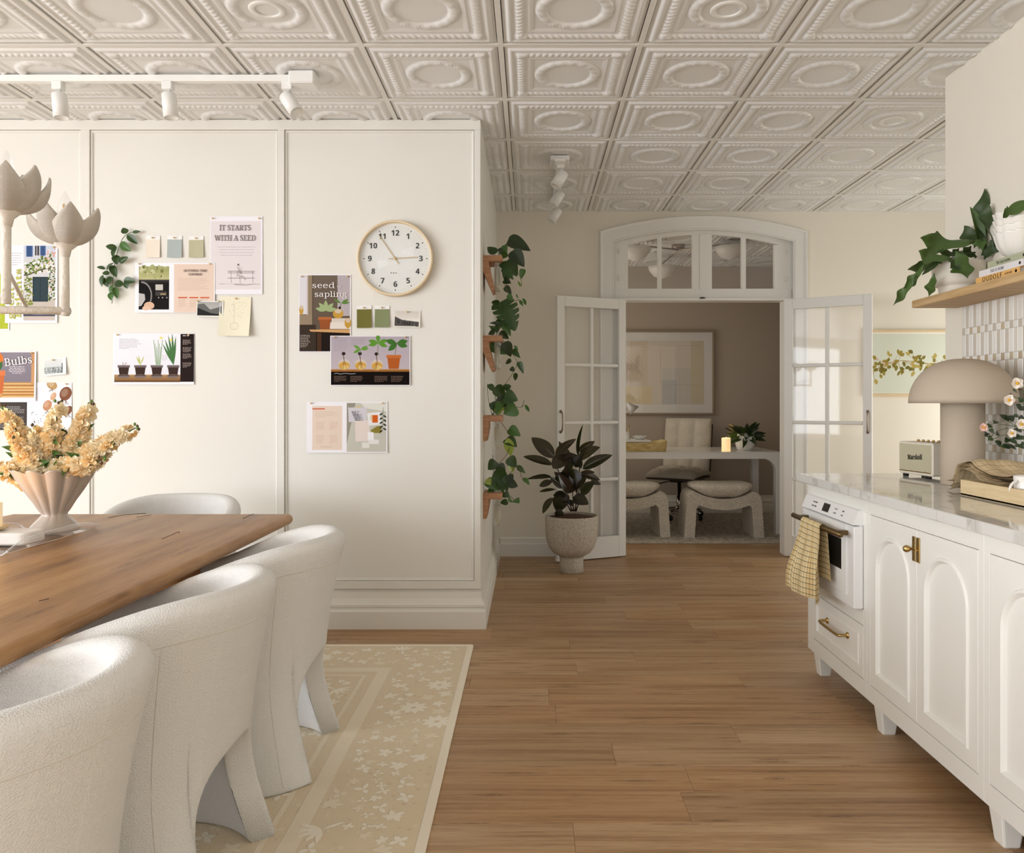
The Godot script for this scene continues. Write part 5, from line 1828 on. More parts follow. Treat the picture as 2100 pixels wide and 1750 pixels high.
# ==================================================================== plants by the doorway
func hanging_plants() -> void:
	var hs := [528.0, 690.0, 852.0, 1009.0]
	var nm := ["topmost", "second", "third", "lowest"]
	var tube_glass := mat(Color(1, 1, 1, 0.0), 0.02)
	tube_glass.refraction_enabled = true
	tube_glass.refraction_scale = 0.05
	tube_glass.transparency = BaseMaterial3D.TRANSPARENCY_ALPHA
	var thin := glass_pane(0.2, Color(0.92, 0.95, 0.92))
	var water := glass_pane(0.3, Color(0.72, 0.66, 0.42))
	for i in 4:
		var y := px(0, hs[i], 4.63).y
		var o := thing("tube_holder", "%s of the four wooden tube holders on the partition's side wall" % nm[i], "plant holder", P(XP, y, 4.66), 0.0, "wooden propagation tube holders")
		var poly := PackedVector2Array([Vector2(0, 0), Vector2(0.03, 0), Vector2(0.034, -0.07), Vector2(0.02, -0.15), Vector2(0.0, -0.15)])
		if i < 2:
			poly = PackedVector2Array([Vector2(0, 0), Vector2(0.03, 0), Vector2(0.036, -0.06), Vector2(0.068, -0.2), Vector2(0.05, -0.21), Vector2(0.0, -0.095)])
		part(o, "back_plate", extrude(poly, -0.1, 0.1), M.bracket)
		part(o, "arm", boxm(Vector3(0.03, -0.036, -0.1), Vector3(0.112, 0.0, 0.1), 0.002), M.bracket)
		for k in 2:
			var t := thing("test_tube", "glass tube %s in the %s wooden holder" % ["nearer the viewer" if k == 0 else "farther back", nm[i]], "test tube", P(XP + 0.082, y - 0.2, 4.66 - 0.055 + 0.11 * k), 0.0, "glass propagation tubes")
			part(t, "glass", lathe_mesh([[0.003, 0.0], [0.012, 0.004], [0.018, 0.014], [0.019, 0.03], [0.019, 0.205], [0.022, 0.209], [0.022, 0.213]], 20, true, false), thin)
			part(t, "water", lathe_mesh([[0.002, 0.003], [0.011, 0.007], [0.0165, 0.016], [0.0172, 0.03], [0.0172, 0.13]], 20), water)
			for j in 3:
				var rp := []
				for q in 6: rp.append(Vector3(0.008 * sin(q * 1.3 + j * 2.1), 0.15 - q * 0.025, 0.008 * cos(q * 1.1 + j * 2.0)))
				part(t, "root", tube_mesh(rp, [0.0014, 0.001], 5), M.stem_brown)
	var oval := leafmesh("oval")
	var heart := leafmesh("heart")
	var mons := leafmesh("monstera")
	var pot_ := leafmesh("pointed")
	var ms := {"e": M.leaf_deep, "d": M.leaf_dark, "m": M.leaf, "l": M.leaf_light, "y": M.leaf_yellow}
	var A := [[355, 150, 565, 215, 128, "H", "e"], [242, 268, 156, 190, 72, "H", "d"], [345, 248, 262, 300, 78, "H", "m"], [325, 188, 342, 250, 46, "H", "m"], [398, 242, 432, 332, 52, "H", "m"], [390, 245, 510, 372, 110, "H", "e"], [330, 235, 246, 225, 56, "H", "e"], [345, 330, 452, 466, 108, "H", "d"], [325, 390, 395, 484, 66, "H", "d"], [495, 402, 472, 490, 46, "H", "m"], [322, 500, 380, 525, 54, "H", "e"], [325, 565, 396, 622, 60, "H", "e"], [350, 640, 412, 682, 48, "H", "m"], [428, 645, 464, 672, 36, "H", "m"], [462, 678, 492, 738, 22, "P", "m"], [488, 662, 524, 736, 26, "P", "m"], [470, 560, 448, 510, 18, "P", "l"], [300, 350, 390, 440, 70, "H", "d"], [330, 440, 350, 530, 56, "H", "d"]]
	var B := [[285, 700, 432, 934, 196, "M", "d"], [240, 680, 262, 732, 56, "H", "d"], [300, 885, 396, 1002, 70, "H", "m"], [290, 905, 200, 878, 32, "P", "e"], [275, 965, 186, 905, 40, "P", "m"], [245, 958, 178, 990, 38, "P", "d"], [286, 965, 368, 1036, 52, "H", "e"], [330, 1055, 385, 1196, 80, "H", "e"], [195, 1085, 354, 1168, 74, "H", "m"], [398, 1130, 464, 1194, 46, "H", "d"], [410, 1090, 454, 1132, 22, "P", "m"], [388, 1220, 328, 1252, 36, "H", "e"], [453, 1236, 498, 1338, 42, "H", "d"], [418, 1335, 430, 1414, 36, "H", "d"], [380, 1290, 418, 1320, 42, "H", "e"], [350, 1435, 346, 1504, 56, "H", "d"], [300, 860, 250, 960, 60, "H", "d"]]
	var C := [[175, 1440, 248, 1500, 56, "P", "d"], [240, 1462, 340, 1560, 92, "H", "d"], [325, 1545, 440, 1572, 112, "H", "d"], [245, 1590, 372, 1648, 116, "H", "e"], [432, 1640, 322, 1706, 112, "H", "m"], [245, 1690, 318, 1650, 52, "H", "y"], [512, 1618, 554, 1694, 24, "P", "m"], [210, 1600, 270, 1700, 70, "H", "d"], [300, 1600, 250, 1690, 60, "H", "m"]]
	var D := [[332, 478, 428, 528, 76, "H", "m"], [310, 560, 396, 612, 82, "H", "d"], [328, 550, 346, 706, 66, "P", "y"], [318, 736, 382, 838, 60, "P", "y"], [328, 712, 396, 790, 74, "H", "d"], [228, 742, 164, 812, 76, "H", "d"], [245, 775, 306, 830, 64, "H", "e"], [205, 840, 335, 905, 118, "H", "d"], [175, 950, 305, 1024, 128, "H", "m"], [325, 915, 412, 945, 64, "H", "e"], [118, 885, 184, 934, 52, "P", "y"], [190, 880, 232, 945, 54, "H", "y"], [293, 1005, 338, 1030, 50, "H", "d"], [325, 1068, 258, 1085, 42, "H", "d"], [326, 1062, 364, 1048, 42, "H", "m"], [372, 1060, 412, 1072, 62, "H", "m"], [398, 776, 464, 838, 36, "P", "d"], [448, 880, 502, 925, 32, "P", "m"], [260, 860, 330, 985, 90, "H", "d"], [330, 850, 360, 920, 54, "H", "e"], [150, 890, 240, 980, 70, "H", "m"]]
	var five := func(x: float, y: float) -> Vector2: return Vector2(x / 4.375 + 960.0, y / 4.375 + 460.0)
	var six := func(x: float, y: float) -> Vector2: return Vector2(x / 3.98 + 960.0, y / 3.98 + 760.0)
	var sets := [[A, five, 4.375, [[[240, 320], [330, 200], [355, 150]], [[240, 320], [330, 300], [400, 245]], [[250, 320], [400, 380], [470, 480], [480, 560]], [[330, 560], [400, 680], [460, 680], [520, 720]], [[240, 320], [240, 265]], [[250, 330], [320, 420], [330, 560]]]], [B, five, 4.375, [[[250, 1020], [275, 820], [285, 700]], [[245, 1015], [300, 900]], [[245, 1015], [190, 910]], [[260, 1020], [330, 1060], [400, 1170], [440, 1250], [380, 1370], [320, 1450]], [[250, 1020], [195, 1085]]]], [C, five, 4.375, [[[215, 1710], [180, 1560], [172, 1430]], [[220, 1710], [240, 1600], [245, 1465]], [[225, 1710], [320, 1560]], [[430, 1640], [480, 1640], [502, 1580]], [[480, 1640], [515, 1620]], [[225, 1710], [300, 1650], [430, 1640]]]], [D, six, 3.98, [[[215, 1030], [230, 800], [320, 680], [340, 540], [250, 400]], [[230, 1020], [300, 900], [400, 780], [440, 880], [490, 930]], [[230, 1020], [300, 1000], [380, 1060]], [[225, 1020], [150, 900]], [[225, 1020], [200, 690]]]]]
	for i in 4:
		var y := px(0, hs[i], 4.63).y
		var o := thing("trailing_plant", ["heart-leaved philodendron trailing from the topmost tube holder", "split-leaf monstera cutting and vine in the second tube holder", "short leafy cutting standing in the third tube holder", "variegated pothos vine spilling over the lowest tube holder"][i], "plant", P(XP + 0.082, y, 4.66), 0.0, "cuttings in the tube holders")
		var s: Array = sets[i]
		for path in s[3]:
			var pts := []
			for k in path.size():
				var v: Vector2 = s[1].call(path[k][0], path[k][1])
				pts.append(px(v.x, v.y, 4.63 + 0.03 * sin(k * 2.0)) - o.position)
			part(o, "stem", tube_mesh(spline(pts, 4), [0.0026, 0.002, 0.0016], 6), M.stem if i != 3 else M.stem_brown)
		for q in s[0]:
			var a: Vector2 = s[1].call(q[0], q[1])
			var b: Vector2 = s[1].call(q[2], q[3])
			var da := 4.63 + rng.randf_range(-0.05, 0.05)
			var db := da + rng.randf_range(-0.07, 0.05)
			var w: float = q[4] / s[2] * 4.62 / CAMF * 1.3
			var pa := px(a.x, a.y, da)
			var pb := px(b.x, b.y, db)
			pa.x = maxf(pa.x, XP + 0.02)
			pb.x = maxf(pb.x, XP + 0.02)
			put_leaf(o, "leaf", {"H": heart, "M": mons, "P": pot_}[q[5]], ms[q[6]], pa - o.position, pb - o.position, w, Vector3(rng.randf_range(-0.3, 0.5), rng.randf_range(-0.1, 0.7), 1))

func rubber_plant() -> void:
	var d := 5.81
	var b := P(px(1172, 0, d).x, 0, d)
	var o := thing("footed_planter", "large speckled stone-look planter on a narrow foot", "planter", b)
	part(o, "bowl", lathe_mesh([[0.09, 0.115], [0.105, 0.125], [0.14, 0.145], [0.17, 0.185], [0.188, 0.24], [0.195, 0.31], [0.198, 0.416], [0.194, 0.42], [0.186, 0.42], [0.183, 0.41], [0.183, 0.38]], 56, true, false), M.speckle)
	part(o, "foot", lathe_mesh([[0.086, 0.0], [0.09, 0.004], [0.088, 0.06], [0.09, 0.12]], 40), M.speckle)
	part(o, "soil", lathe_mesh([[0.182, 0.385], [0.18, 0.4], [0.1, 0.416], [0.01, 0.424]], 36), M.soil)
	var t := thing("rubber_plant", "burgundy rubber plant with broad glossy leaves in the stone planter", "plant", b + Vector3(0, 0.395, 0))
	var six := func(x: float, y: float, dd: float): return px(x / 3.98 + 960.0, y / 3.98 + 760.0, dd) - t.position
	for q in [[[850, 1150], [800, 1000], [740, 830], [700, 700]], [[860, 1150], [850, 950], [830, 780], [790, 660]], [[875, 1150], [890, 980], [910, 800], [905, 690]], [[840, 1150], [760, 1010]], [[880, 1150], [930, 1000]], [[870, 1150], [900, 1000], [945, 870]]]:
		var ps := []
		for p in q: ps.append(six.call(p[0], p[1], d + 0.01))
		part(t, "stem", tube_mesh(spline(ps, 4), [0.006, 0.005, 0.004], 8), M.rubber2)
	var ov := leafmesh("oval")
	for q in [[702, 712, 522, 540, 92], [690, 772, 448, 688, 52], [712, 695, 866, 555, 56], [690, 800, 845, 660, 120], [925, 800, 795, 650, 84], [905, 705, 912, 452, 26], [900, 660, 1030, 580, 50], [905, 730, 1055, 612, 86], [935, 805, 1166, 678, 72], [680, 872, 492, 872, 32], [690, 905, 570, 942, 44], [715, 972, 568, 986, 22], [698, 1040, 590, 1168, 50], [765, 965, 675, 868, 46], [860, 800, 885, 975, 84], [915, 850, 1080, 882, 52], [995, 915, 1088, 918, 50], [925, 1020, 1016, 900, 84], [760, 985, 742, 1162, 104], [750, 1130, 740, 1224, 60], [860, 1030, 974, 1082, 78], [830, 1000, 755, 850, 70], [830, 830, 765, 585, 76], [790, 1000, 840, 920, 80], [870, 790, 920, 690, 70], [915, 835, 1040, 828, 28], [880, 1000, 945, 870, 22], [720, 900, 800, 830, 60], [800, 1020, 700, 1010, 60], [850, 1110, 830, 1050, 40], [800, 950, 720, 830, 60], [850, 900, 800, 760, 70], [890, 950, 960, 840, 60], [780, 900, 830, 780, 66], [820, 1080, 760, 1000, 60], [870, 1090, 930, 1030, 50], [840, 1000, 860, 860, 66]]:
		var da := d + rng.randf_range(-0.04, 0.06)
		put_leaf(t, "leaf", ov, M.rubber if rng.randf() < 0.6 else M.rubber2, six.call(q[0], q[1], da), six.call(q[2], q[3], da + rng.randf_range(-0.12, 0.06)), q[4] / 3.98 * d / CAMF * 1.3, Vector3(rng.randf_range(-0.7, 0.4), rng.randf_range(0.0, 1.2), 1))
# ==================================================================== on the worktop
func counter_things() -> void:
	var cy := 0.9155
	# radio
	var a := P(1.715, cy, 3.665)
	var b := P(1.755, cy, 3.43)
	var v := b - a
	var w := v.length()
	var base := (a + b) / 2 + Vector3(0.07, 0, 0)
	var o := thing("radio_speaker", "cream retro speaker with a woven grille beside the mushroom lamp", "speaker", base)
	o.rotation.y = atan2(-v.z, v.x)       # local +x runs along the front, local -z... front faces local +z turned to the room
	var f := 0.06
	var h := 0.148
	var body := mat(c8(228, 218, 200), 0.55)
	var s := ST(false)
	var loops := []
	for q in [[0.126, 0.004], [0.12, 0.0], [0.004, 0.0], [0.0, 0.004]]:
		var L := PackedVector3Array()
		for p in rrect(w - 2 * q[1], h - 2 * q[1], 0.014, 5, 0.0): L.append(Vector3(p.x, 0.012 + h / 2 - p.z, f - q[0]))
		loops.append(L)
	loft(s, loops, true, true, true)
	part(o, "case", fin(s), body)
	var cv := Cv.new(256, 160, c8(196, 188, 158))
	for i in range(-30, 60):
		cv.line(i * 9.0, 0, i * 9.0 + 70, 160, 2.6, c8(146, 138, 112))
	for i in range(0, 40):
		cv.line(0, i * 9.0 - 60, 256, i * 9.0 - 20, 2.4, c8(222, 214, 188))
	var gm := pic_mat(cv, 0.9)
	var side := 1.0
	var fz := f + 0.001
	var gs := ST(false)
	quad(gs, Vector3(-w / 2 + 0.01, 0.03, fz), Vector3(w / 2 - 0.01, 0.03, fz), Vector3(w / 2 - 0.01, 0.15, fz), Vector3(-w / 2 + 0.01, 0.15, fz), Vector2(0, 1), Vector2(1, 1), Vector2(1, 0), Vector2(0, 0))
	# the front is the face towards the open floor
	var front := part(o, "grille", fin(gs), gm)
	part(o, "gold_strip", boxm(Vector3(-w / 2 + 0.01, 0.024, fz - 0.002), Vector3(w / 2 - 0.01, 0.029, fz + 0.001), 0.0005), M.brass)
	words(o, "lettering", "Marshall", Vector3(0.0, 0.092, fz + 0.001), 0.022, M.ink, Vector3(0, 0, 0.06), "Droid Serif", 0.1, -2, 700)
	for k in 5:
		part(o, "knob", lathe_mesh([[0.006, 0.0], [0.006, 0.009], [0.005, 0.01]], 14), M.brass, Vector3(-w / 2 + 0.06 + k * 0.034, 0.012 + h, 0.0))
	for k in [-1, 1]:
		for z in [-0.045, 0.05]:
			part(o, "foot", rounded(0.03, 0.012, 0.012, 0.003, 0.001, 2), M.black, Vector3(k * (w / 2 - 0.04), 0, z))
	# mushroom lamp
	var lb := P(1.785, cy, 3.22)
	var l := thing("mushroom_lamp", "taupe mushroom table lamp with a domed shade on a thick column", "lamp", lb)
	part(l, "column", lathe_mesh([[0.08, 0.0], [0.082, 0.003], [0.082, 0.35]], 48), M.lamp)
	var prof := []
	for i in 15:
		var t := PI / 2 * i / 14.0
		prof.append([0.203 * pow(cos(t), 0.85) if i < 14 else 0.001, 0.336 + 0.184 * sin(t)])
	var inner := [[0.09, 0.345], [0.198, 0.338]]
	part(l, "shade", lathe_mesh(inner + prof, 64, true, true), M.lamp)
	# wooden tray
	var tb := P(1.72, cy, 2.66)
	var t := thing("wooden_tray", "pale wooden serving tray along the worktop", "tray", tb)
	part(t, "floor", boxm(Vector3(-0.14, 0, -0.205), Vector3(0.14, 0.008, 0.205), 0.001), M.ash)
	for k in [-1, 1]:
		part(t, "side", boxm(Vector3(k * 0.14, 0, -0.205), Vector3(k * 0.128, 0.056, 0.205), 0.0015), M.ash)
		part(t, "end", boxm(Vector3(-0.128, 0, k * 0.205), Vector3(0.128, 0.056, k * 0.193), 0.0015), M.ash)
	# folded napkins
	var nb := P(1.72, cy + 0.06, 2.86)
	var linen := mat(Color.WHITE, 0.9)
	var nc := Cv.new(400, 400, c8(214, 192, 154))
	for i in 10:
		nc.rect(i * 40.0 + 18, 0, 3, 400, c8(140, 120, 84)); nc.rect(0, i * 40.0 + 18, 400, 3, c8(140, 120, 84)); nc.rect(i * 40.0, 0, 10, 400, c8(206, 182, 142))
	linen.albedo_texture = nc.tex()
	linen.cull_mode = BaseMaterial3D.CULL_DISABLED
	for k in 4:
		var n := thing("napkin", ["checked linen napkin at the bottom of the folded pile on the tray", "second checked napkin from the bottom of the pile on the tray", "third checked napkin from the bottom of the pile on the tray", "topmost checked napkin, arched over the pile on the tray"][k], "napkin", nb + Vector3(0, 0.006 * k, 0), 0.0, "folded napkins on the wooden tray")
		var rr := rng.randf_range(-0.01, 0.01)
		part(n, "cloth", grid(func(u: float, vv: float):
			var x := (u - 0.5) * 0.22
			var z := (vv - 0.45) * 0.34
			var hump := 0.045 * exp(-pow((z + 0.02) / 0.075, 2.0)) * (0.6 + 0.4 * cos(x * 9.0))
			var drop := -0.055 * smoothstep(0.07, 0.12, -z + 0.0) * (1.0 if k < 2 else 0.75)
			return Vector3(x + rr + 0.004 * sin(z * 60.0 + k), hump + drop + 0.0035 * sin(x * 70.0 + k * 2.0) * (1.0 - u) + 0.003 * k * (1.0 - u), z + 0.004 * sin(x * 50.0)), 22, 26), linen)
	# mug
	var mb := P(1.645, cy + 0.009, 2.585)
	var m := thing("mug", "white ceramic mug at the picture edge on the tray", "mug", mb)
	part(m, "cup", lathe_mesh([[0.03, 0.0], [0.034, 0.003], [0.037, 0.03], [0.038, 0.085], [0.0365, 0.087], [0.035, 0.085], [0.034, 0.03], [0.028, 0.006]], 36), M.ceramic)
	var hp := []
	for i in 11:
		var q := PI * i / 10.0
		hp.append(Vector3(-0.036 - sin(q) * 0.026, 0.043 + cos(q) * 0.026, 0.012))
	part(m, "handle", tube_mesh(hp, [0.0045], 10), M.ceramic)
	# rose sprays in a vase just outside the view
	var vb := px(2190, 960, 2.95)
	vb.y = cy
	var vz := thing("rose_vase", "small white vase holding the wild rose sprays beyond the picture edge", "vase", vb)
	part(vz, "body", lathe_mesh([[0.03, 0.0], [0.045, 0.01], [0.05, 0.05], [0.035, 0.1], [0.025, 0.12], [0.028, 0.13], [0.024, 0.128], [0.02, 0.11]], 32), M.ceramic)
	var mouth := vb + Vector3(0, 0.12, 0)
	var pt := func(x: float, y: float, d: float): return px(x / 6.25 + 1990.0, y / 6.25 + 760.0, d)
	var pet := leafmesh("petal")
	var lf := leafmesh("oval")
	var br := [["pale rose spray with two blossoms highest beside the lamp shade", [[760, 500], [688, 450], [600, 350], [560, 340]], [[590, 165, 72, 0], [485, 380, 68, 0]], [[590, 265, 560, 250], [640, 480, 600, 440], [655, 350, 640, 400], [540, 330, 515, 310], [700, 480, 640, 500]], [[688, 300], [640, 220], [600, 190]]], ["rose spray with open blossoms over the dark leaves, level with the lamp column", [[800, 800], [688, 760], [560, 700], [470, 640]], [[645, 690, 66, 0], [522, 805, 56, 0]], [[500, 645, 398, 570], [560, 640, 490, 590], [620, 590, 560, 580], [680, 590, 630, 620], [660, 780, 570, 750], [640, 850, 560, 860], [700, 860, 620, 870], [480, 880, 455, 900]], [[560, 720], [600, 700], [640, 690]]], ["long arching rose spray ending in a pink bud near the lamp", [[800, 840], [560, 720], [400, 690], [300, 680], [200, 730]], [[160, 730, 52, 1]], [[300, 790, 250, 760], [360, 800, 340, 820], [280, 860, 240, 880], [330, 650, 310, 670], [220, 800, 200, 820], [260, 700, 230, 720], [230, 840, 195, 830]], [[480, 740], [340, 780], [260, 860], [220, 905]]], ["drooping leafy rose spray lowest over the tray", [[800, 980], [640, 960], [450, 830], [320, 870], [250, 880]], [], [[600, 940, 495, 880], [585, 1020, 440, 930], [690, 1000, 590, 950], [510, 1000, 390, 960], [390, 960, 335, 905], [700, 930, 655, 950], [480, 920, 460, 870]], [[640, 960], [500, 990], [390, 960]]]]
	for q in br:
		var ro := thing("rose_spray", q[0], "flower", mouth, 0.0, "wild rose sprays beside the lamp")
		for path in [q[1], q[4]]:
			var ps := [Vector3.ZERO] if path == q[1] else []
			for i in path.size(): ps.append(pt.call(path[i][0], path[i][1], 2.95 + 0.02 * sin(i * 2.0)) - mouth)
			part(ro, "branch", tube_mesh(spline(ps, 4), [0.0022, 0.0018, 0.0012], 6), M.stem)
		for fl in q[2]:
			var c: Vector3 = pt.call(fl[0], fl[1], 2.92) - mouth
			var r: float = fl[2] / 6.25 * 2.95 / CAMF
			for i in 5:
				var an: float = TAU * i / 5.0 + fl[0]
				var dir := Vector3(cos(an), sin(an) * 0.9, 0.35)
				put_leaf(ro, "petal", pet, M.pink_petal if fl[3] else M.rose_petal, c, c + dir.normalized() * r * 1.15, r * 1.25, Vector3(-0.4, -0.1, 1) - dir * 0.3)
			part(ro, "stamens", lathe_mesh([[0.001, 0.0], [r * 0.3, 0.002], [r * 0.22, 0.006], [0.001, 0.008]], 12), M.stamen, c + Vector3(0, 0, 0.004), Vector3(PI / 2, 0, 0))
		for le in q[3]:
			put_leaf(ro, "leaf", lf, M.leaf_deep if rng.randf() < 0.5 else M.leaf_dark, pt.call(le[0], le[1], 2.95) - mouth, pt.call(le[2], le[3], 2.93) - mouth, 0.017 + rng.randf() * 0.006, Vector3(rng.randf_range(-0.6, 0.3), rng.randf_range(0, 0.8), 1))

# ==================================================================== shelf and picture
func shelf_things() -> void:
	var sy := 1.7355
	var pb := P(1.905, sy, 3.47)
	var o := thing("shelf_planter", "matte cream planter with a stepped foot on the oak shelf", "planter", pb)
	part(o, "bowl", lathe_mesh([[0.074, 0.0], [0.078, 0.003], [0.08, 0.03], [0.082, 0.036], [0.1, 0.04], [0.106, 0.06], [0.107, 0.125], [0.105, 0.14], [0.101, 0.141], [0.098, 0.135], [0.098, 0.12]], 48, true, false), M.matte_pot)
	part(o, "soil", lathe_mesh([[0.098, 0.115], [0.01, 0.124]], 28), M.soil)
	var t := thing("staghorn_fern", "staghorn fern with antler-like fronds spilling from the shelf planter", "plant", pb + Vector3(0, 0.12, 0))
	var C := func(x: float, y: float, d: float) -> Vector3:
		var p := px(x / 4.375 + 1780.0, y / 4.375 + 360.0, d)
		if p.x > 1.985: p = px(x / 4.375 + 1780.0, y / 4.375 + 360.0, d * 1.985 / p.x)
		return p - t.position
	var sg := leafmesh("stag")
	var ov := leafmesh("oval")
	for q in [[1030, 720, 1075, 100, 120, "s", "d", 3.5, 3.5], [1010, 640, 955, 262, 72, "o", "l", 3.42, 3.42], [945, 640, 570, 500, 150, "s", "l", 3.45, 3.35], [1010, 660, 872, 410, 110, "s", "d", 3.5, 3.52], [1090, 640, 1125, 235, 80, "s", "d", 3.5, 3.55], [890, 700, 680, 640, 60, "s", "d", 3.45, 3.4], [720, 770, 510, 650, 120, "s", "l", 3.4, 3.35], [700, 750, 372, 815, 70, "s", "d", 3.4, 3.42], [520, 800, 320, 1000, 66, "s", "l", 3.4, 3.42], [430, 900, 238, 1160, 60, "s", "l", 3.42, 3.44], [790, 690, 910, 895, 130, "s", "l", 3.33, 3.27], [850, 700, 760, 800, 90, "s", "d", 3.34, 3.29], [940, 620, 1075, 590, 80, "s", "l", 3.4, 3.36], [940, 720, 600, 690, 46, "s", "d", 3.42, 3.38], [590, 880, 560, 1085, 66, "s", "l", 3.4, 3.4], [960, 740, 880, 640, 90, "s", "d", 3.44, 3.42], [1050, 740, 1150, 600, 90, "s", "d", 3.44, 3.46], [850, 740, 780, 660, 70, "s", "d", 3.42, 3.4], [640, 760, 500, 880, 40, "o", "d", 3.4, 3.38]]:
		var tip: Vector3 = C.call(q[2], q[3], q[8])
		var bs: Vector3 = C.call(q[0], q[1], q[7])
		put_leaf(t, "frond", sg if q[5] == "s" else ov, M.stag if q[6] == "l" else M.stag_dark, bs, tip, q[4] / 4.375 * 3.45 / CAMF * 1.3, Vector3(rng.randf_range(-0.5, 0.1), rng.randf_range(0.1, 0.6), 1))
	# books: spine towards the room, length along the shelf
	var bk := [["ochre book with big black capitals, lowest in the shelf stack", 0.0, 0.0265, 3.19, 2.905, 1.822, c8(224, 176, 106), "OUDOLF", 0.018, M.ink], ["white book in the middle of the shelf stack", 0.0265, 0.026, 3.17, 2.885, 1.824, c8(226, 222, 222), "THIS IS HOME", 0.012, mat(c8(96, 94, 92), 0.8, 0.0, 0.15)], ["sage green book on top of the shelf stack", 0.0525, 0.026, 3.115, 2.865, 1.826, c8(176, 178, 150), "The Lazy Garden", 0.011, mat(c8(60, 68, 52), 0.8, 0.0, 0.15)]]
	for q in bk:
		var bp := P(1.91, sy + q[1], (q[3] + q[4]) / 2)
		var bo := thing("book", q[0], "book", bp, 0.0, "books stacked on the oak shelf")
		var L: float = q[3] - q[4]
		var x0: float = q[5] - 1.91
		var hh: float = q[2] - 0.0004
		var cm := mat(q[6], 0.6)
		part(bo, "spine", boxm(Vector3(x0, 0, -L / 2), Vector3(x0 + 0.003, hh, L / 2), 0.0006), cm)
		part(bo, "cover_board", boxm(Vector3(x0 + 0.002, 0, -L / 2), Vector3(0.095, 0.0028, L / 2), 0.0006), cm)
		part(bo, "cover_board", boxm(Vector3(x0 + 0.002, hh - 0.0028, -L / 2), Vector3(0.095, hh, L / 2), 0.0006), cm)
		part(bo, "pages", boxm(Vector3(x0 + 0.0032, 0.0029, -L / 2 + 0.004), Vector3(0.09, hh - 0.0029, L / 2 - 0.004), 0.0003), mat(c8(196, 188, 172), 0.8))
		var wd := words(bo, "lettering", q[7], Vector3(x0 - 0.0004, hh / 2, -0.02 if q[7] != "OUDOLF" else -0.03), q[8], q[9], Vector3(0, -PI / 2, 0), "Droid Sans" if q[7] != "The Lazy Garden" else "Droid Serif", 0.13 if q[7] == "OUDOLF" else 0.09, 4 if q[7] == "OUDOLF" else 0, 400)
		part(bo, "spine_mark", lathe_mesh([[0.006, 0.0], [0.006, 0.0006]], 14), q[9] if q[7] != "THIS IS HOME" else M.black, Vector3(x0, hh / 2, L / 2 - 0.02), Vector3(0, 0, PI / 2))
		if q[7] == "OUDOLF":
			words(bo, "lettering", "& BOOK", Vector3(x0 - 0.0004, hh / 2, 0.075), 0.007, M.ink, Vector3(0, -PI / 2, 0), "Droid Sans", 0.045)
	# scalloped bowls
	var prof := [[0.03, 0.0], [0.045, 0.004], [0.068, 0.02], [0.085, 0.045], [0.093, 0.07], [0.099, 0.088], [0.1, 0.092], [0.098, 0.094], [0.094, 0.09], [0.089, 0.072], [0.08, 0.046], [0.064, 0.024], [0.03, 0.008]]
	var s := ST(true)
	var loops := []
	for p in prof:
		var L := PackedVector3Array()
		for i in 98:
			var a := TAU * i / 98
			var f := absf(cos(a * 7.0))
			var r: float = p[0] * (1.0 + 0.06 * (pow(f, 0.55) - 0.6) * smoothstep(0.0, 0.05, p[1]))
			L.append(Vector3(cos(a) * r, p[1] + 0.006 * f * smoothstep(0.06, 0.09, p[1]), -sin(a) * r))
		loops.append(L)
	loft(s, loops, true, true, true)
	var bm := fin(s)
	for k in 4:
		var bo := thing("scalloped_bowl", ["white scalloped bowl at the bottom of the shelf stack", "second white scalloped bowl from the bottom of the shelf stack", "third white scalloped bowl from the bottom of the shelf stack", "white scalloped bowl on top of the shelf stack"][k], "bowl", P(1.913, sy + 0.079 + 0.0265 * k, 3.03), 0.0, "nested scalloped bowls on the books")
		part(bo, "bowl", bm, M.ceramic, Vector3.ZERO, Vector3.ZERO)
	var cb := P(1.93, sy + 0.079 + 0.0265 * 3 + 0.012, 3.02)
	var cu := thing("nested_planter", "small white planter with a green frond set in the top bowl", "planter", cb)
	part(cu, "pot", lathe_mesh([[0.025, 0.0], [0.038, 0.008], [0.044, 0.05], [0.046, 0.105], [0.042, 0.107], [0.04, 0.1], [0.036, 0.06]], 32), M.white)
	for q in [[[2062, 448], [2068, 424], 0.02], [[2064, 440], [2112, 410], 0.045], [[2058, 448], [2064, 428], 0.02]]:
		put_leaf(cu, "frond", ov, M.stag, px(q[0][0], q[0][1], 2.96) - cb, px(q[1][0], q[1][1], 2.93) - cb, q[2])
	# botanical print on the back wall
	var D := DB - 0.012
	var x0 := px(1772, 0, DB).x
	var x1 := x0 + 0.86
	var y1 := px(0, 677, DB).y
	var y0 := px(0, 813, DB).y
	var fr := thing("botanical_print", "framed print of a leafy branch on pale green, beside the open door", "picture", P((x0 + x1) / 2, y0, DB))
	var off := -fr.position
	part(fr, "frame_rail", blk(x0, x1, y1 - 0.02, y1, DB - 0.025, DB, 0.001), M.ash, off)
	part(fr, "frame_rail", blk(x0, x1, y0, y0 + 0.022, DB - 0.025, DB, 0.001), M.ash, off)
	part(fr, "frame_stile", blk(x0, x0 + 0.02, y0 + 0.022, y1 - 0.02, DB - 0.025, DB, 0.001), M.ash, off)
	part(fr, "frame_stile", blk(x1 - 0.02, x1, y0 + 0.022, y1 - 0.02, DB - 0.025, DB, 0.001), M.ash, off)
	var cv := Cv.new(860, 520, c8(218, 222, 206))
	cv.rect(0, 0, 860, 14, c8(240, 238, 228)); cv.rect(0, 506, 860, 14, c8(240, 238, 228))
	var bc := c8(168, 136, 78)
	var pth := [Vector2(40, 340), Vector2(170, 262), Vector2(300, 240), Vector2(430, 250), Vector2(560, 278), Vector2(700, 250), Vector2(860, 190)]
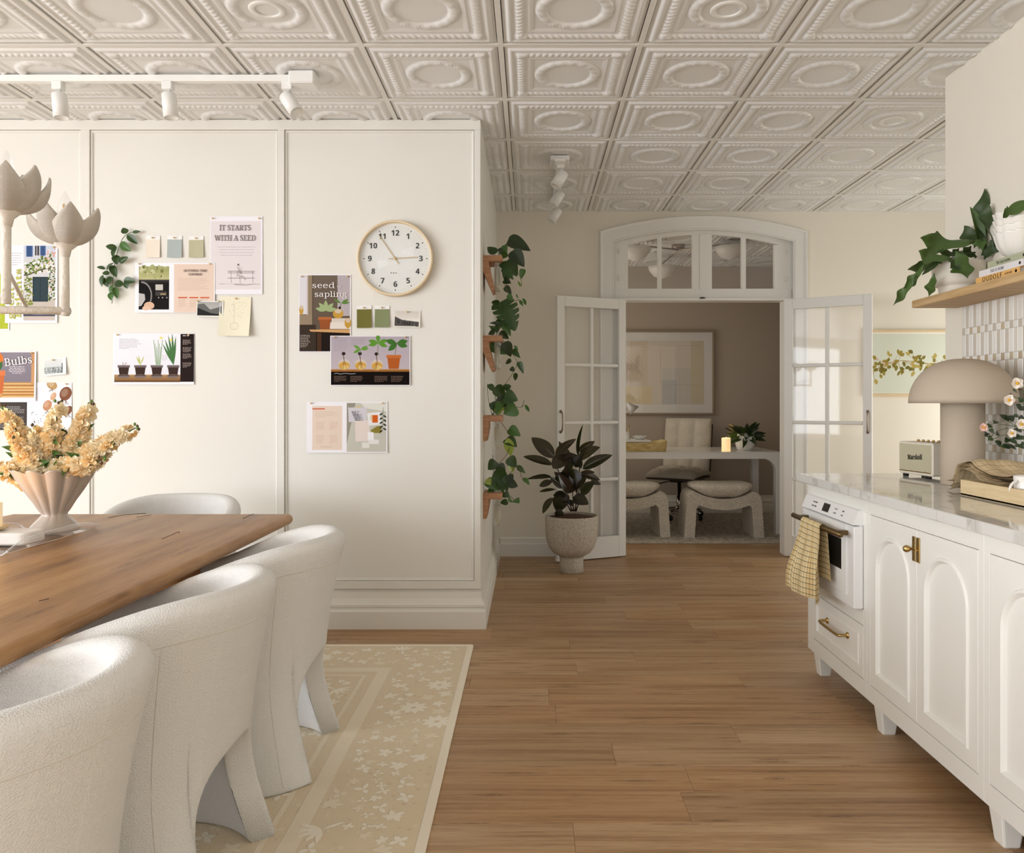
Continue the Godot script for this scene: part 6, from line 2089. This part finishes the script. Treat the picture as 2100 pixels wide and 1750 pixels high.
	cv.curve(pth, 5, bc)
	for i in 74:
		var k := cv.r.randi() % (pth.size() - 1)
		var p: Vector2 = pth[k].lerp(pth[k + 1], cv.r.randf())
		var an := cv.r.randf_range(-2.8, 2.8)
		var l2 := cv.r.randf_range(10, 90)
		var e := p + Vector2(cos(an), sin(an)) * l2
		cv.line(p.x, p.y, e.x, e.y, 2.5, bc)
		for j in 2: cv.leaf(e.x, e.y, cv.r.randf_range(28, 54), cv.r.randf_range(10, 16), an + cv.r.randf_range(-0.8, 0.8), [c8(158, 140, 66), c8(136, 122, 56), c8(184, 164, 92), c8(120, 110, 50)][i % 4])
		if i % 24 == 0: cv.ell(e.x, e.y, 11, 10, c8(214, 176, 160))
	var gs := ST(false)
	quad(gs, P(x0 + 0.018, y0 + 0.02, D), P(x1 - 0.018, y0 + 0.02, D), P(x1 - 0.018, y1 - 0.018, D), P(x0 + 0.018, y1 - 0.018, D))
	part(fr, "print", fin(gs), pic_mat(cv, 0.4), off)

# ==================================================================== office beyond the doorway
func office() -> void:
	var rg := noise_img(512, 512, 1, 2, 0.03, 91, 4)
	var rm := mat(Color.WHITE, 0.95)
	rm.albedo_texture = blend_tex(512, 512, [c8(150, 142, 130), c8(190, 182, 170), c8(214, 207, 196)], [[rg, 0.9], [noise_img(512, 512, 1, 1, 0.3, 92, 1), 0.3]])
	var ru := thing("office_rug", "pale grey low-pile rug under the office desk", "rug", P(1.4, 0, 7.9))
	part(ru, "pile", uvmap(rounded(3.0, 0.01, 1.86, 0.01, 0.002, 2), func(p: Vector3, n: Vector3): return Vector2(p.x, p.z)), rm)
	var fy := 0.0105
	# desk
	var dk := thing("office_desk", "white gloss desk with a waterfall end and rounded inner corner", "desk", P(1.0, fy, 7.95))
	var off := -dk.position
	part(dk, "desk_top", blk(-0.1, 2.4, 0.785, 0.79, 7.405, 8.275, 0.001), M.gloss_white, off)
	for q in [[7.41, 7.49], [8.19, 8.27]]:
		var poly := PackedVector2Array([Vector2(-0.1, fy), Vector2(-0.1, 0.785), Vector2(2.4, 0.785), Vector2(2.4, fy), Vector2(2.335, fy)])
		for i in 9:
			var t := PI / 2 * i / 8.0
			poly.append(Vector2(2.335 - 0.12 + 0.12 * cos(t), 0.725 - 0.12 + 0.12 * sin(t)))
		for i in 9:
			var t := PI / 2 + PI / 2 * i / 8.0
			poly.append(Vector2(-0.035 + 0.12 + 0.12 * cos(t), 0.725 - 0.12 + 0.12 * sin(t)))
		poly.append(Vector2(-0.035, fy))
		part(dk, "leg_frame", extrude(poly, q[0], q[1]), M.white, off)
	# stools
	var st := make_stool("boucle stool half hidden by the open door, under the desk")
	st.position = P(px(1287, 0, 7.42).x, fy, 7.42)
	st.rotation.y = 0.05
	dup(st, "boucle stool fully in view in front of the desk", P(px(1476, 0, 7.40).x, fy, 7.40), -0.03)
	office_chair(P(1.62, fy, 8.47))
	# wall art
	var ax0 := 0.55
	var ax1 := px(1464, 0, DO).x
	var ay1 := px(0, 678, DO).y
	var ay0 := px(0, 851, DO).y
	var taupe := mat(c8(150, 132, 110), 0.6)
	var ar := thing("wall_art", "large pale abstract print in an oak frame on the office wall", "picture", P((ax0 + ax1) / 2, ay0, DO))
	var ao := -ar.position
	part(ar, "frame_rail", blk(ax0, ax1, ay1 - 0.022, ay1, DO - 0.04, DO, 0.002), taupe, ao)
	part(ar, "frame_rail", blk(ax0, ax1, ay0, ay0 + 0.022, DO - 0.04, DO, 0.002), taupe, ao)
	part(ar, "frame_stile", blk(ax1 - 0.022, ax1, ay0 + 0.022, ay1 - 0.022, DO - 0.04, DO, 0.002), taupe, ao)
	part(ar, "frame_stile", blk(ax0, ax0 + 0.022, ay0 + 0.022, ay1 - 0.022, DO - 0.04, DO, 0.002), taupe, ao)
	part(ar, "mount", blk(ax0 + 0.022, ax1 - 0.022, ay0 + 0.022, ay1 - 0.022, DO - 0.012, DO, 0.0), mat(c8(232, 228, 222), 0.8), ao)
	var cv := Cv.new(700, 420, c8(226, 214, 200))
	cv.rect(240, 0, 110, 420, c8(222, 206, 184)); cv.rect(440, 180, 260, 240, c8(214, 208, 198)); cv.rect(440, 260, 90, 160, c8(196, 194, 190)); cv.rect(620, 0, 80, 420, c8(214, 202, 174)); cv.rect(140, 300, 240, 120, c8(228, 210, 172))
	for i in 26: cv.curve([Vector2(180 + cv.r.randf() * 160, 60 + cv.r.randf() * 200), Vector2(180 + cv.r.randf() * 160, 60 + cv.r.randf() * 200), Vector2(180 + cv.r.randf() * 160, 60 + cv.r.randf() * 200)], 1.2, c8(198, 176, 158))
	cv.rect(150, 40, 220, 2, c8(196, 180, 164)); cv.rect(430, 30, 2, 260, c8(190, 176, 160)); cv.rect(430, 30, 260, 2, c8(190, 176, 160)); cv.rect(430, 290, 260, 2, c8(190, 176, 160))
	var gs := ST(false)
	quad(gs, P(ax0 + 0.15, ay0 + 0.12, DO - 0.014), P(ax1 - 0.12, ay0 + 0.12, DO - 0.014), P(ax1 - 0.12, ay1 - 0.12, DO - 0.014), P(ax0 + 0.15, ay1 - 0.12, DO - 0.014))
	part(ar, "print", fin(gs), pic_mat(cv, 0.7), ao)
	part(ar, "cover_glass", blk(ax0 + 0.022, ax1 - 0.022, ay0 + 0.022, ay1 - 0.022, DO - 0.03, DO - 0.028, 0.0), glass_pane(0.03), ao)
	# desk things
	var dy := 0.7905
	candle("desk_candle", "lit square ivory candle on the office desk", P(px(1489, 0, 7.6).x, dy, 7.6), 0.043, 0.125, 0.9)
	var pp := P(px(1528, 0, 7.72).x, dy, 7.72)
	var po := thing("petal_planter", "white tulip-shaped planter on the office desk", "planter", pp)
	var s := ST(true)
	var loops := []
	for q in [[0.06, 0.0], [0.075, 0.006], [0.09, 0.05], [0.097, 0.1], [0.09, 0.135], [0.086, 0.133], [0.086, 0.1], [0.07, 0.06]]:
		var L := PackedVector3Array()
		for i in 56:
			var a := TAU * i / 56
			var f := absf(cos(a * 3.5))
			L.append(Vector3(cos(a) * q[0] * (1.0 + 0.06 * (f - 0.5)), q[1] + (f * 0.03 if q[1] > 0.11 else 0.0), -sin(a) * q[0] * (1.0 + 0.06 * (f - 0.5))))
		loops.append(L)
	loft(s, loops, true, true, true)
	part(po, "pot", fin(s), M.white)
	var pl := thing("desk_plant", "dark leafy plant in the tulip-shaped planter", "plant", pp + Vector3(0, 0.08, 0))
	var lf := leafmesh("pointed")
	for i in 34:
		var an := rng.randf() * TAU
		var el := rng.randf_range(-0.1, 0.95)
		var dir := Vector3(cos(an) * cos(el), sin(el), sin(an) * cos(el))
		var b := dir * 0.05 + Vector3(0, 0.05, 0)
		put_leaf(pl, "leaf", lf, M.leaf_deep if i % 3 else M.leaf_dark, b, b + dir * rng.randf_range(0.1, 0.2) + Vector3(0, -0.05 * (1.2 - el), 0), 0.05)
	# woven basket tray with notebook and shell dish
	var bp := P(px(1300, 0, 7.62).x, dy, 7.62)
	var wk := Cv.new(256, 64, c8(206, 182, 128))
	for j in 8:
		for i in 33:
			wk.ell(i * 8.0 + (4 if j % 2 else 0), j * 8.0 + 4, 3.6, 3.0, [c8(224, 204, 152), c8(214, 192, 138), c8(196, 170, 112)][(i + j) % 3])
	var wm := pic_mat(wk, 0.85)
	wm.texture_repeat = true
	wm.uv1_scale = Vector3(4, 1, 1)
	var bo := thing("woven_basket", "low woven straw tray basket on the office desk", "basket", bp)
	var bs := ST(true)
	var bl := []
	for q in [[0.0, 0.0], [0.006, 0.03], [0.012, 0.075], [0.008, 0.083], [-0.004, 0.08], [-0.006, 0.03], [-0.012, 0.012]]:
		var L := PackedVector3Array()
		for p in rrect(0.58 + 2 * q[0], 0.36 + 2 * q[0], 0.07, 8, q[1]):
			L.append(p + Vector3(0, 0.02 * pow(absf(p.x) / 0.29, 6.0) * (1.0 if q[1] > 0.07 else 0.0), 0))
		bl.append(L)
	loft(bs, bl, true, true, true, 2.0, 1.6)
	part(bo, "weave", fin(bs), wm)
	var nb := thing("notebook", "white notebook lying across the woven basket", "notebook", bp + Vector3(-0.02, 0.092, 0))
	part(nb, "cover", boxm(Vector3(-0.16, 0, -0.19), Vector3(0.16, 0.016, 0.19), 0.002), M.white)
	var sd := thing("shell_dish", "white scalloped dish resting on the notebook", "dish", bp + Vector3(0.055, 0.108, 0))
	var ds := ST(true)
	var dl := []
	for q in [[0.03, 0.0], [0.05, 0.012], [0.075, 0.035], [0.078, 0.037], [0.07, 0.032], [0.04, 0.01]]:
		var L := PackedVector3Array()
		for i in 60:
			var a := TAU * i / 60
			var r: float = q[0] * (1.0 + 0.07 * absf(cos(a * 6.0)))
			L.append(Vector3(cos(a) * r, q[1], -sin(a) * r))
		dl.append(L)
	loft(ds, dl, true, true, true)
	part(sd, "dish", fin(ds), M.white)
	var cpn := P(px(1283, 0, 7.5).x, dy, 7.5)
	var pc := thing("pencil_cup", "small white pencil cup by the door edge on the desk", "cup", bp + Vector3(-0.08, 0.108, 0.02))
	part(pc, "cup", lathe_mesh([[0.032, 0.0], [0.035, 0.003], [0.035, 0.075], [0.032, 0.075], [0.031, 0.01]], 24), M.white)
	var pe := thing("pencil", "brass pencil standing in the white cup", "pencil", bp + Vector3(-0.075, 0.118, 0.02))
	part(pe, "shaft", tube_mesh([Vector3(0.0, 0.0, 0), Vector3(0.03, 0.14, 0)], [0.004], 8), M.brass)
	# desk lamp
	var lp := P(px(1245, 0, 8.0).x, dy, 8.0)
	var la := thing("desk_lamp", "grey cone-headed desk lamp reaching from behind the open door", "lamp", lp)
	var grey := mat(c8(188, 184, 182), 0.35)
	var head := px(1297, 838, 8.0) - lp
	part(la, "lamp_base", lathe_mesh([[0.08, 0.0], [0.08, 0.012], [0.01, 0.02]], 28), grey)
	part(la, "arm", tube_mesh([Vector3(0, 0.01, 0), Vector3(0.02, 0.3, 0), head + Vector3(-0.06, -0.01, 0)], [0.006], 8), grey)
	var hm := lathe_mesh([[0.008, 0.0], [0.02, 0.02], [0.034, 0.06], [0.062, 0.11], [0.06, 0.11], [0.03, 0.06]], 28)
	part(la, "lamp_shade", hm, grey, head + Vector3(-0.055, 0.06, 0), Vector3(0, 0, -PI + 0.75))
	# ceiling fixture with three domes
	var cf := P(px(1391, 0, 7.75).x, CEIL - 0.002, 7.75)
	var fx := thing("dome_chandelier", "brushed ceiling fixture with three white glass domes in the office", "ceiling light", cf)
	var nick := metal(c8(150, 132, 112), 0.3)
	part(fx, "canopy", lathe_mesh([[0.02, -0.05], [0.06, -0.045], [0.065, -0.02], [0.065, 0.0]], 28), nick)
	var dome := mat(c8(226, 222, 216), 0.35)
	var ends := [px(1303, 516, 7.5) - cf, px(1358, 545, 8.25) - cf, px(1498, 505, 7.55) - cf]
	ends[0].y = -0.05
	ends[1].y = -0.1
	ends[2].y = -0.03
	for e in ends:
		var am := part(fx, "arm", tube_mesh([Vector3(0, -0.05, 0), e], [0.008], 8), nick)
		part(fx, "glass_dome", lathe_mesh([[0.001, -0.16], [0.09, -0.13], [0.135, -0.075], [0.15, -0.03], [0.14, -0.028], [0.02, -0.02]], 32), dome, e)

func make_stool(label: String) -> Node3D:
	var o := thing("boucle_stool", label, "stool", Vector3.ZERO, 0.0, "boucle stools in front of the office desk")
	# arch frame: two slab legs joined by a sagging saddle
	var out := PackedVector2Array()
	var W := 0.355
	var path := []
	for i in 9: path.append([Vector2(-W - 0.012 + 0.02 * i / 8.0, 0.0 + 0.40 * i / 8.0), 0.05])
	var outer := [Vector2(-W - 0.012, 0), Vector2(-W + 0.012, 0.34), Vector2(-W + 0.022, 0.38), Vector2(-W + 0.042, 0.408), Vector2(-W + 0.075, 0.424)]
	for i in 13:
		var t := -1.0 + 2.0 * i / 12.0
		outer.append(Vector2(0.27 * t, 0.425 - 0.07 * (1.0 - t * t)))
	outer += [Vector2(W - 0.075, 0.424), Vector2(W - 0.042, 0.408), Vector2(W - 0.022, 0.38), Vector2(W - 0.012, 0.34), Vector2(W + 0.012, 0), Vector2(W - 0.084, 0)]
	outer += [Vector2(W - 0.1, 0.27)]
	for i in 13:
		var t := 1.0 - 2.0 * i / 12.0
		outer.append(Vector2(0.23 * t, 0.3 - 0.045 * (1.0 - t * t)))
	outer += [Vector2(-W + 0.1, 0.27), Vector2(-W + 0.084, 0)]
	part(o, "saddle_frame", extrude(PackedVector2Array(outer), -0.2, 0.2), M.teddy)
	var s := ST(true)
	var loops := []
	for q in [[0.7, 0.0], [0.94, 0.02], [1.0, 0.055], [0.94, 0.09], [0.75, 0.108], [0.4, 0.116], [0.05, 0.118]]:
		var L := PackedVector3Array()
		for p in rrect(0.6 * q[0], 0.42 * q[0], 0.15 * q[0], 8, 0.0):
			var sag := 0.075 * (1.0 - pow(clampf(p.x / 0.27, -1, 1), 2.0))
			L.append(Vector3(p.x, 0.428 + q[1] - sag * (1.0 - 0.8 * smoothstep(0.0, 0.1, q[1])) - 0.03 * smoothstep(0.0, 0.1, q[1]), p.z))
		loops.append(L)
	loft(s, loops, true, true, true)
	part(o, "cushion", fin(s), M.teddy)
	return o

func office_chair(at: Vector3) -> void:
	var o := thing("office_chair", "tufted linen swivel chair behind the office desk", "chair", at, -0.55)
	var shell := mat(c8(70, 56, 44), 0.4)
	var tuft := func(u: float, v: float, nx: float, ny: float) -> float: return 0.034 * pow(absf(sin(u * PI * nx)), 0.6) * pow(absf(sin(v * PI * ny)), 0.6)
	# back: slightly reclined slab with tufts on the front
	var mk := func(w: float, l: float, th: float, nx: float, ny: float, bend: float) -> ArrayMesh:
		var s := ST(true)
		var loops := []
		for k in 15:
			var v := k / 14.0
			var e := pow(sin(PI * clampf(v, 0.02, 0.98)), 0.25)
			var L := PackedVector3Array()
			for i in 25:
				var u := i / 24.0
				L.append(Vector3((u - 0.5) * w * (0.94 + 0.06 * e), v * l, th * e * pow(sin(PI * clampf(u, 0.03, 0.97)), 0.3) + tuft.call(u, v, nx, ny) - bend * sin(PI * v)))
			for i in 25:
				var u := 1.0 - i / 24.0
				L.append(Vector3((u - 0.5) * w * 0.97, v * l, -0.012 - bend * sin(PI * v)))
			loops.append(L)
		loft(s, loops, true, true, true)
		return fin(s)
	part(o, "backrest", mk.call(0.54, 0.58, 0.05, 3.0, 3.0, 0.02), M.linen, Vector3(0, 0.5, -0.2), Vector3(-0.16, 0, 0))
	part(o, "seat", mk.call(0.56, 0.54, 0.06, 3.0, 3.0, -0.01), M.linen, Vector3(0, 0.46, 0.3), Vector3(-PI / 2 + 0.03, 0, 0))
	part(o, "back_shell", boxm(Vector3(-0.275, 0, -0.014), Vector3(0.275, 0.54, 0.0), 0.006), shell, Vector3(0, 0.48, -0.215), Vector3(-0.16, 0, 0))
	part(o, "seat_shell", rounded(0.56, 0.02, 0.56, 0.06, 0.005, 4), shell, Vector3(0, 0.432, 0.03))
	part(o, "mechanism", rounded(0.16, 0.04, 0.2, 0.03, 0.006, 4), M.black, Vector3(0, 0.392, 0.02))
	part(o, "lever", tube_mesh([Vector3(-0.05, 0.41, 0.05), Vector3(-0.26, 0.35, 0.06)], [0.006], 8), M.black)
	part(o, "gas_column", lathe_mesh([[0.032, 0.06], [0.032, 0.24], [0.02, 0.242], [0.02, 0.4]], 24), M.chrome)
	part(o, "hub", lathe_mesh([[0.05, 0.06], [0.052, 0.075], [0.045, 0.12], [0.034, 0.13]], 24), M.chrome)
	for k in 5:
		var a := TAU * k / 5.0 + 0.3
		var dir := Vector3(cos(a), 0, sin(a))
		part(o, "base_arm", tube_mesh([dir * 0.03 + Vector3(0, 0.1, 0), dir * 0.28 + Vector3(0, 0.075, 0)], [0.02, 0.013], 10), M.chrome)
		var c := part(o, "caster", lathe_mesh([[0.022, -0.018], [0.03, -0.014], [0.03, 0.014], [0.022, 0.018]], 20), M.black, dir * 0.28 + Vector3(0, 0.03, 0), Vector3(0, 0.6 + k, PI / 2))

# ==================================================================== lights on tracks and the chandelier
func spot_head(parent: Node3D, at: Vector3, aim: Vector3, ln := 0.118, r := 0.034) -> void:
	var b := part(parent, "adapter", boxm(Vector3(-0.024, -0.04, -0.02), Vector3(0.024, 0.0, 0.02), 0.003), M.white, at)
	var knuckle := at + Vector3(0.006, -0.085, 0)
	part(parent, "spot_stem", tube_mesh([at + Vector3(0.006, -0.038, 0), knuckle], [0.007], 10), M.white)
	var y := -aim.normalized()
	var x := y.cross(Vector3(0.2, 0.1, 1)).normalized()
	var h := part(parent, "spot_head", lathe_mesh([[r * 0.86, 0.004], [r * 0.9, 0.0], [r, 0.0], [r, ln - 0.003], [r - 0.003, ln], [0.002, ln]], 32, true, true), M.white)
	h.transform = Transform3D(Basis(x, y, x.cross(y)), knuckle + aim.normalized() * (ln * 0.72) - Vector3(0.0, 0.005, 0))

func track_lights() -> void:
	var d := 3.74
	var y := CEIL - 0.028
	var x1 := px(598, 0, d).x
	var o := thing("track_light", "white ceiling track with three cylinder spots along the paper wall", "track light", P(-2.2, CEIL, d))
	var off := -o.position
	part(o, "rail", blk(-3.6, x1, y - 0.012, y + 0.02, d - 0.017, d + 0.017, 0.002), M.white, off)
	part(o, "canopy", blk(x1, px(650, 0, d).x, y - 0.034, y + 0.027, d - 0.055, d + 0.055, 0.006), M.white, off)
	for q in [[120, Vector3(0.12, -1, 0.05)], [345, Vector3(0.12, -1, 0.05)], [590, Vector3(0.62, -0.9, 0.35)], [-110, Vector3(0.12, -1, 0.05)]]:
		spot_head(o, P(px(q[0], 0, d).x, y - 0.01, d) + off, q[1])
	var o2 := thing("track_light", "white ceiling track with three spots running towards the doorway wall", "track light", P(0.19, CEIL, 5.4))
	var of2 := -o2.position
	part(o2, "rail", blk(0.172, 0.206, CEIL - 0.03, CEIL - 0.002, 4.98, 6.12, 0.002), M.white, of2)
	part(o2, "canopy", blk(0.13, 0.25, CEIL - 0.034, CEIL - 0.002, 4.95, 5.12, 0.004), M.white, of2)
	part(o2, "canopy_box", blk(0.155, 0.222, CEIL - 0.05, CEIL - 0.03, 4.92, 5.1, 0.003), M.white, of2)
	for q in [5.02, 5.5, 5.98]:
		spot_head(o2, P(0.195, CEIL - 0.028, q) + of2, Vector3(-0.62, -1.0, 0.15), 0.11, 0.036)

func chandelier() -> void:
	var hub := P(-1.9, 1.45, 2.25)
	var o := thing("lotus_chandelier", "plaster chandelier with lotus-flower cups on upright stems", "chandelier", hub)
	var pet := leafmesh("lotus")
	var amber := mat(c8(226, 176, 84), 0.4)
	var bulb := glass_pane(0.1)
	# each cup: [base of stem, foot of the flower, petal length]
	var cups := [[px(134, 638, 2.3), px(134, 506, 2.3), 0.135], [px(12, 612, 2.0), px(14, 440, 2.0), 0.135], [px(-150, 640, 2.2), px(-150, 500, 2.2), 0.135], [px(-260, 640, 2.6), px(-260, 520, 2.6), 0.135]]
	for k in cups.size():
		var q: Array = cups[k]
		var stem: Vector3 = q[0] - hub
		var foot: Vector3 = q[1] - hub
		part(o, "stem", tube_mesh([stem + Vector3(0, -0.014, 0), stem.lerp(foot, 0.3), stem.lerp(foot, 0.7), foot + Vector3(0, 0.01, 0)], [0.0112, 0.0115, 0.0105, 0.0105], 14), M.plaster)
		part(o, "cup_base", lathe_mesh([[0.012, -0.03], [0.016, -0.01], [0.03, 0.004], [0.034, 0.016], [0.006, 0.012]], 24), M.plaster, foot)
		for ring_ in 1:
			var n := 7
			for i in n:
				var a := TAU * i / n + ring_ * PI / n + 0.9 + k
				var rad := Vector3(cos(a), 0, sin(a))
				var b := foot + rad * 0.02 + Vector3(0, 0.002, 0)
				var lean := 0.56 if i % 2 == 0 else 0.4
				var tip: Vector3 = b + (rad * sin(lean) + Vector3.UP * cos(lean)) * (q[2] if ring_ == 0 else q[2] * 0.96)
				var z := -rad
				var y: Vector3 = tip - b
				z = (z - y.normalized() * z.dot(y.normalized())).normalized()
				var x: Vector3 = y.normalized().cross(z)
				var m := part(o, "petal", petal_mesh(), M.plaster)
				m.transform = Transform3D(Basis(x * 0.078, y, z * 0.13), b)
		part(o, "bulb", lathe_mesh([[0.012, 0.02], [0.014, 0.06], [0.021, 0.09], [0.02, 0.115], [0.011, 0.145], [0.001, 0.165]], 20), bulb, foot)
		for j in 4:
			var a := TAU * j / 4
			part(o, "filament", tube_mesh([Vector3(cos(a) * 0.006, 0.085, sin(a) * 0.006), Vector3(cos(a) * 0.006, 0.125, sin(a) * 0.006)], [0.0016], 6), amber, foot)
	# arms
	var c := P(-2.05, px(0, 630, 2.3).y, 2.3)
	part(o, "arm", tube_mesh([cups[0][0] - hub + Vector3(0.0112, 0, 0), cups[0][0].lerp(c, 0.3) - hub, cups[0][0].lerp(c, 0.65) - hub, c - hub], [0.0118], 14), M.plaster)
	part(o, "arm", tube_mesh([cups[1][0] - hub, (cups[1][0] + c) / 2 - hub, c - hub], [0.0118], 14), M.plaster)
	part(o, "arm", tube_mesh([cups[2][0] - hub, c - hub], [0.0118], 14), M.plaster)
	part(o, "arm", tube_mesh([cups[3][0] - hub, c - hub], [0.0118], 14), M.plaster)
	part(o, "brace", tube_mesh([px(14, 552, 2.02) - hub, px(53, 628, 2.3) - hub], [0.0055], 10), M.plaster)
	part(o, "hub", lathe_mesh([[0.02, -0.03], [0.04, 0.0], [0.03, 0.03], [0.012, 0.05]], 24), M.plaster, c - hub)
	part(o, "rod", tube_mesh([c - hub, Vector3(c.x, CEIL, c.z) - hub], [0.01], 12), M.plaster)
	part(o, "canopy", lathe_mesh([[0.02, -0.04], [0.06, -0.02], [0.065, -0.001]], 28), M.plaster, Vector3(c.x, CEIL, c.z) - hub)

var _petal: ArrayMesh
func petal_mesh() -> ArrayMesh:      # thick cupped lotus petal: unit length along y, width in x, hollow side +z
	if _petal == null:
		var s := ST(true)
		var f := func(u: float, v: float, t: float) -> Vector3:
			var w := pow(sin(PI * clampf(pow(v, 0.78) * 0.985 + 0.01, 0, 1)), 0.85) + 0.2 * (1.0 - v)
			var x := (u - 0.5) * w
			var bow := -0.32 * sin(PI * pow(v, 0.8) * 0.9) + 0.05
			return Vector3(x, v, bow + x * x * 0.75 + t)
		var loops := []
		for j in 15:
			var v := j / 14.0
			var L := PackedVector3Array()
			for i in 9: L.append(f.call(i / 8.0, v, 0.02))
			for i in 9: L.append(f.call(1.0 - i / 8.0, v, -0.02))
			loops.append(L)
		loft(s, loops, true, true, true)
		_petal = fin(s)
	return _petal
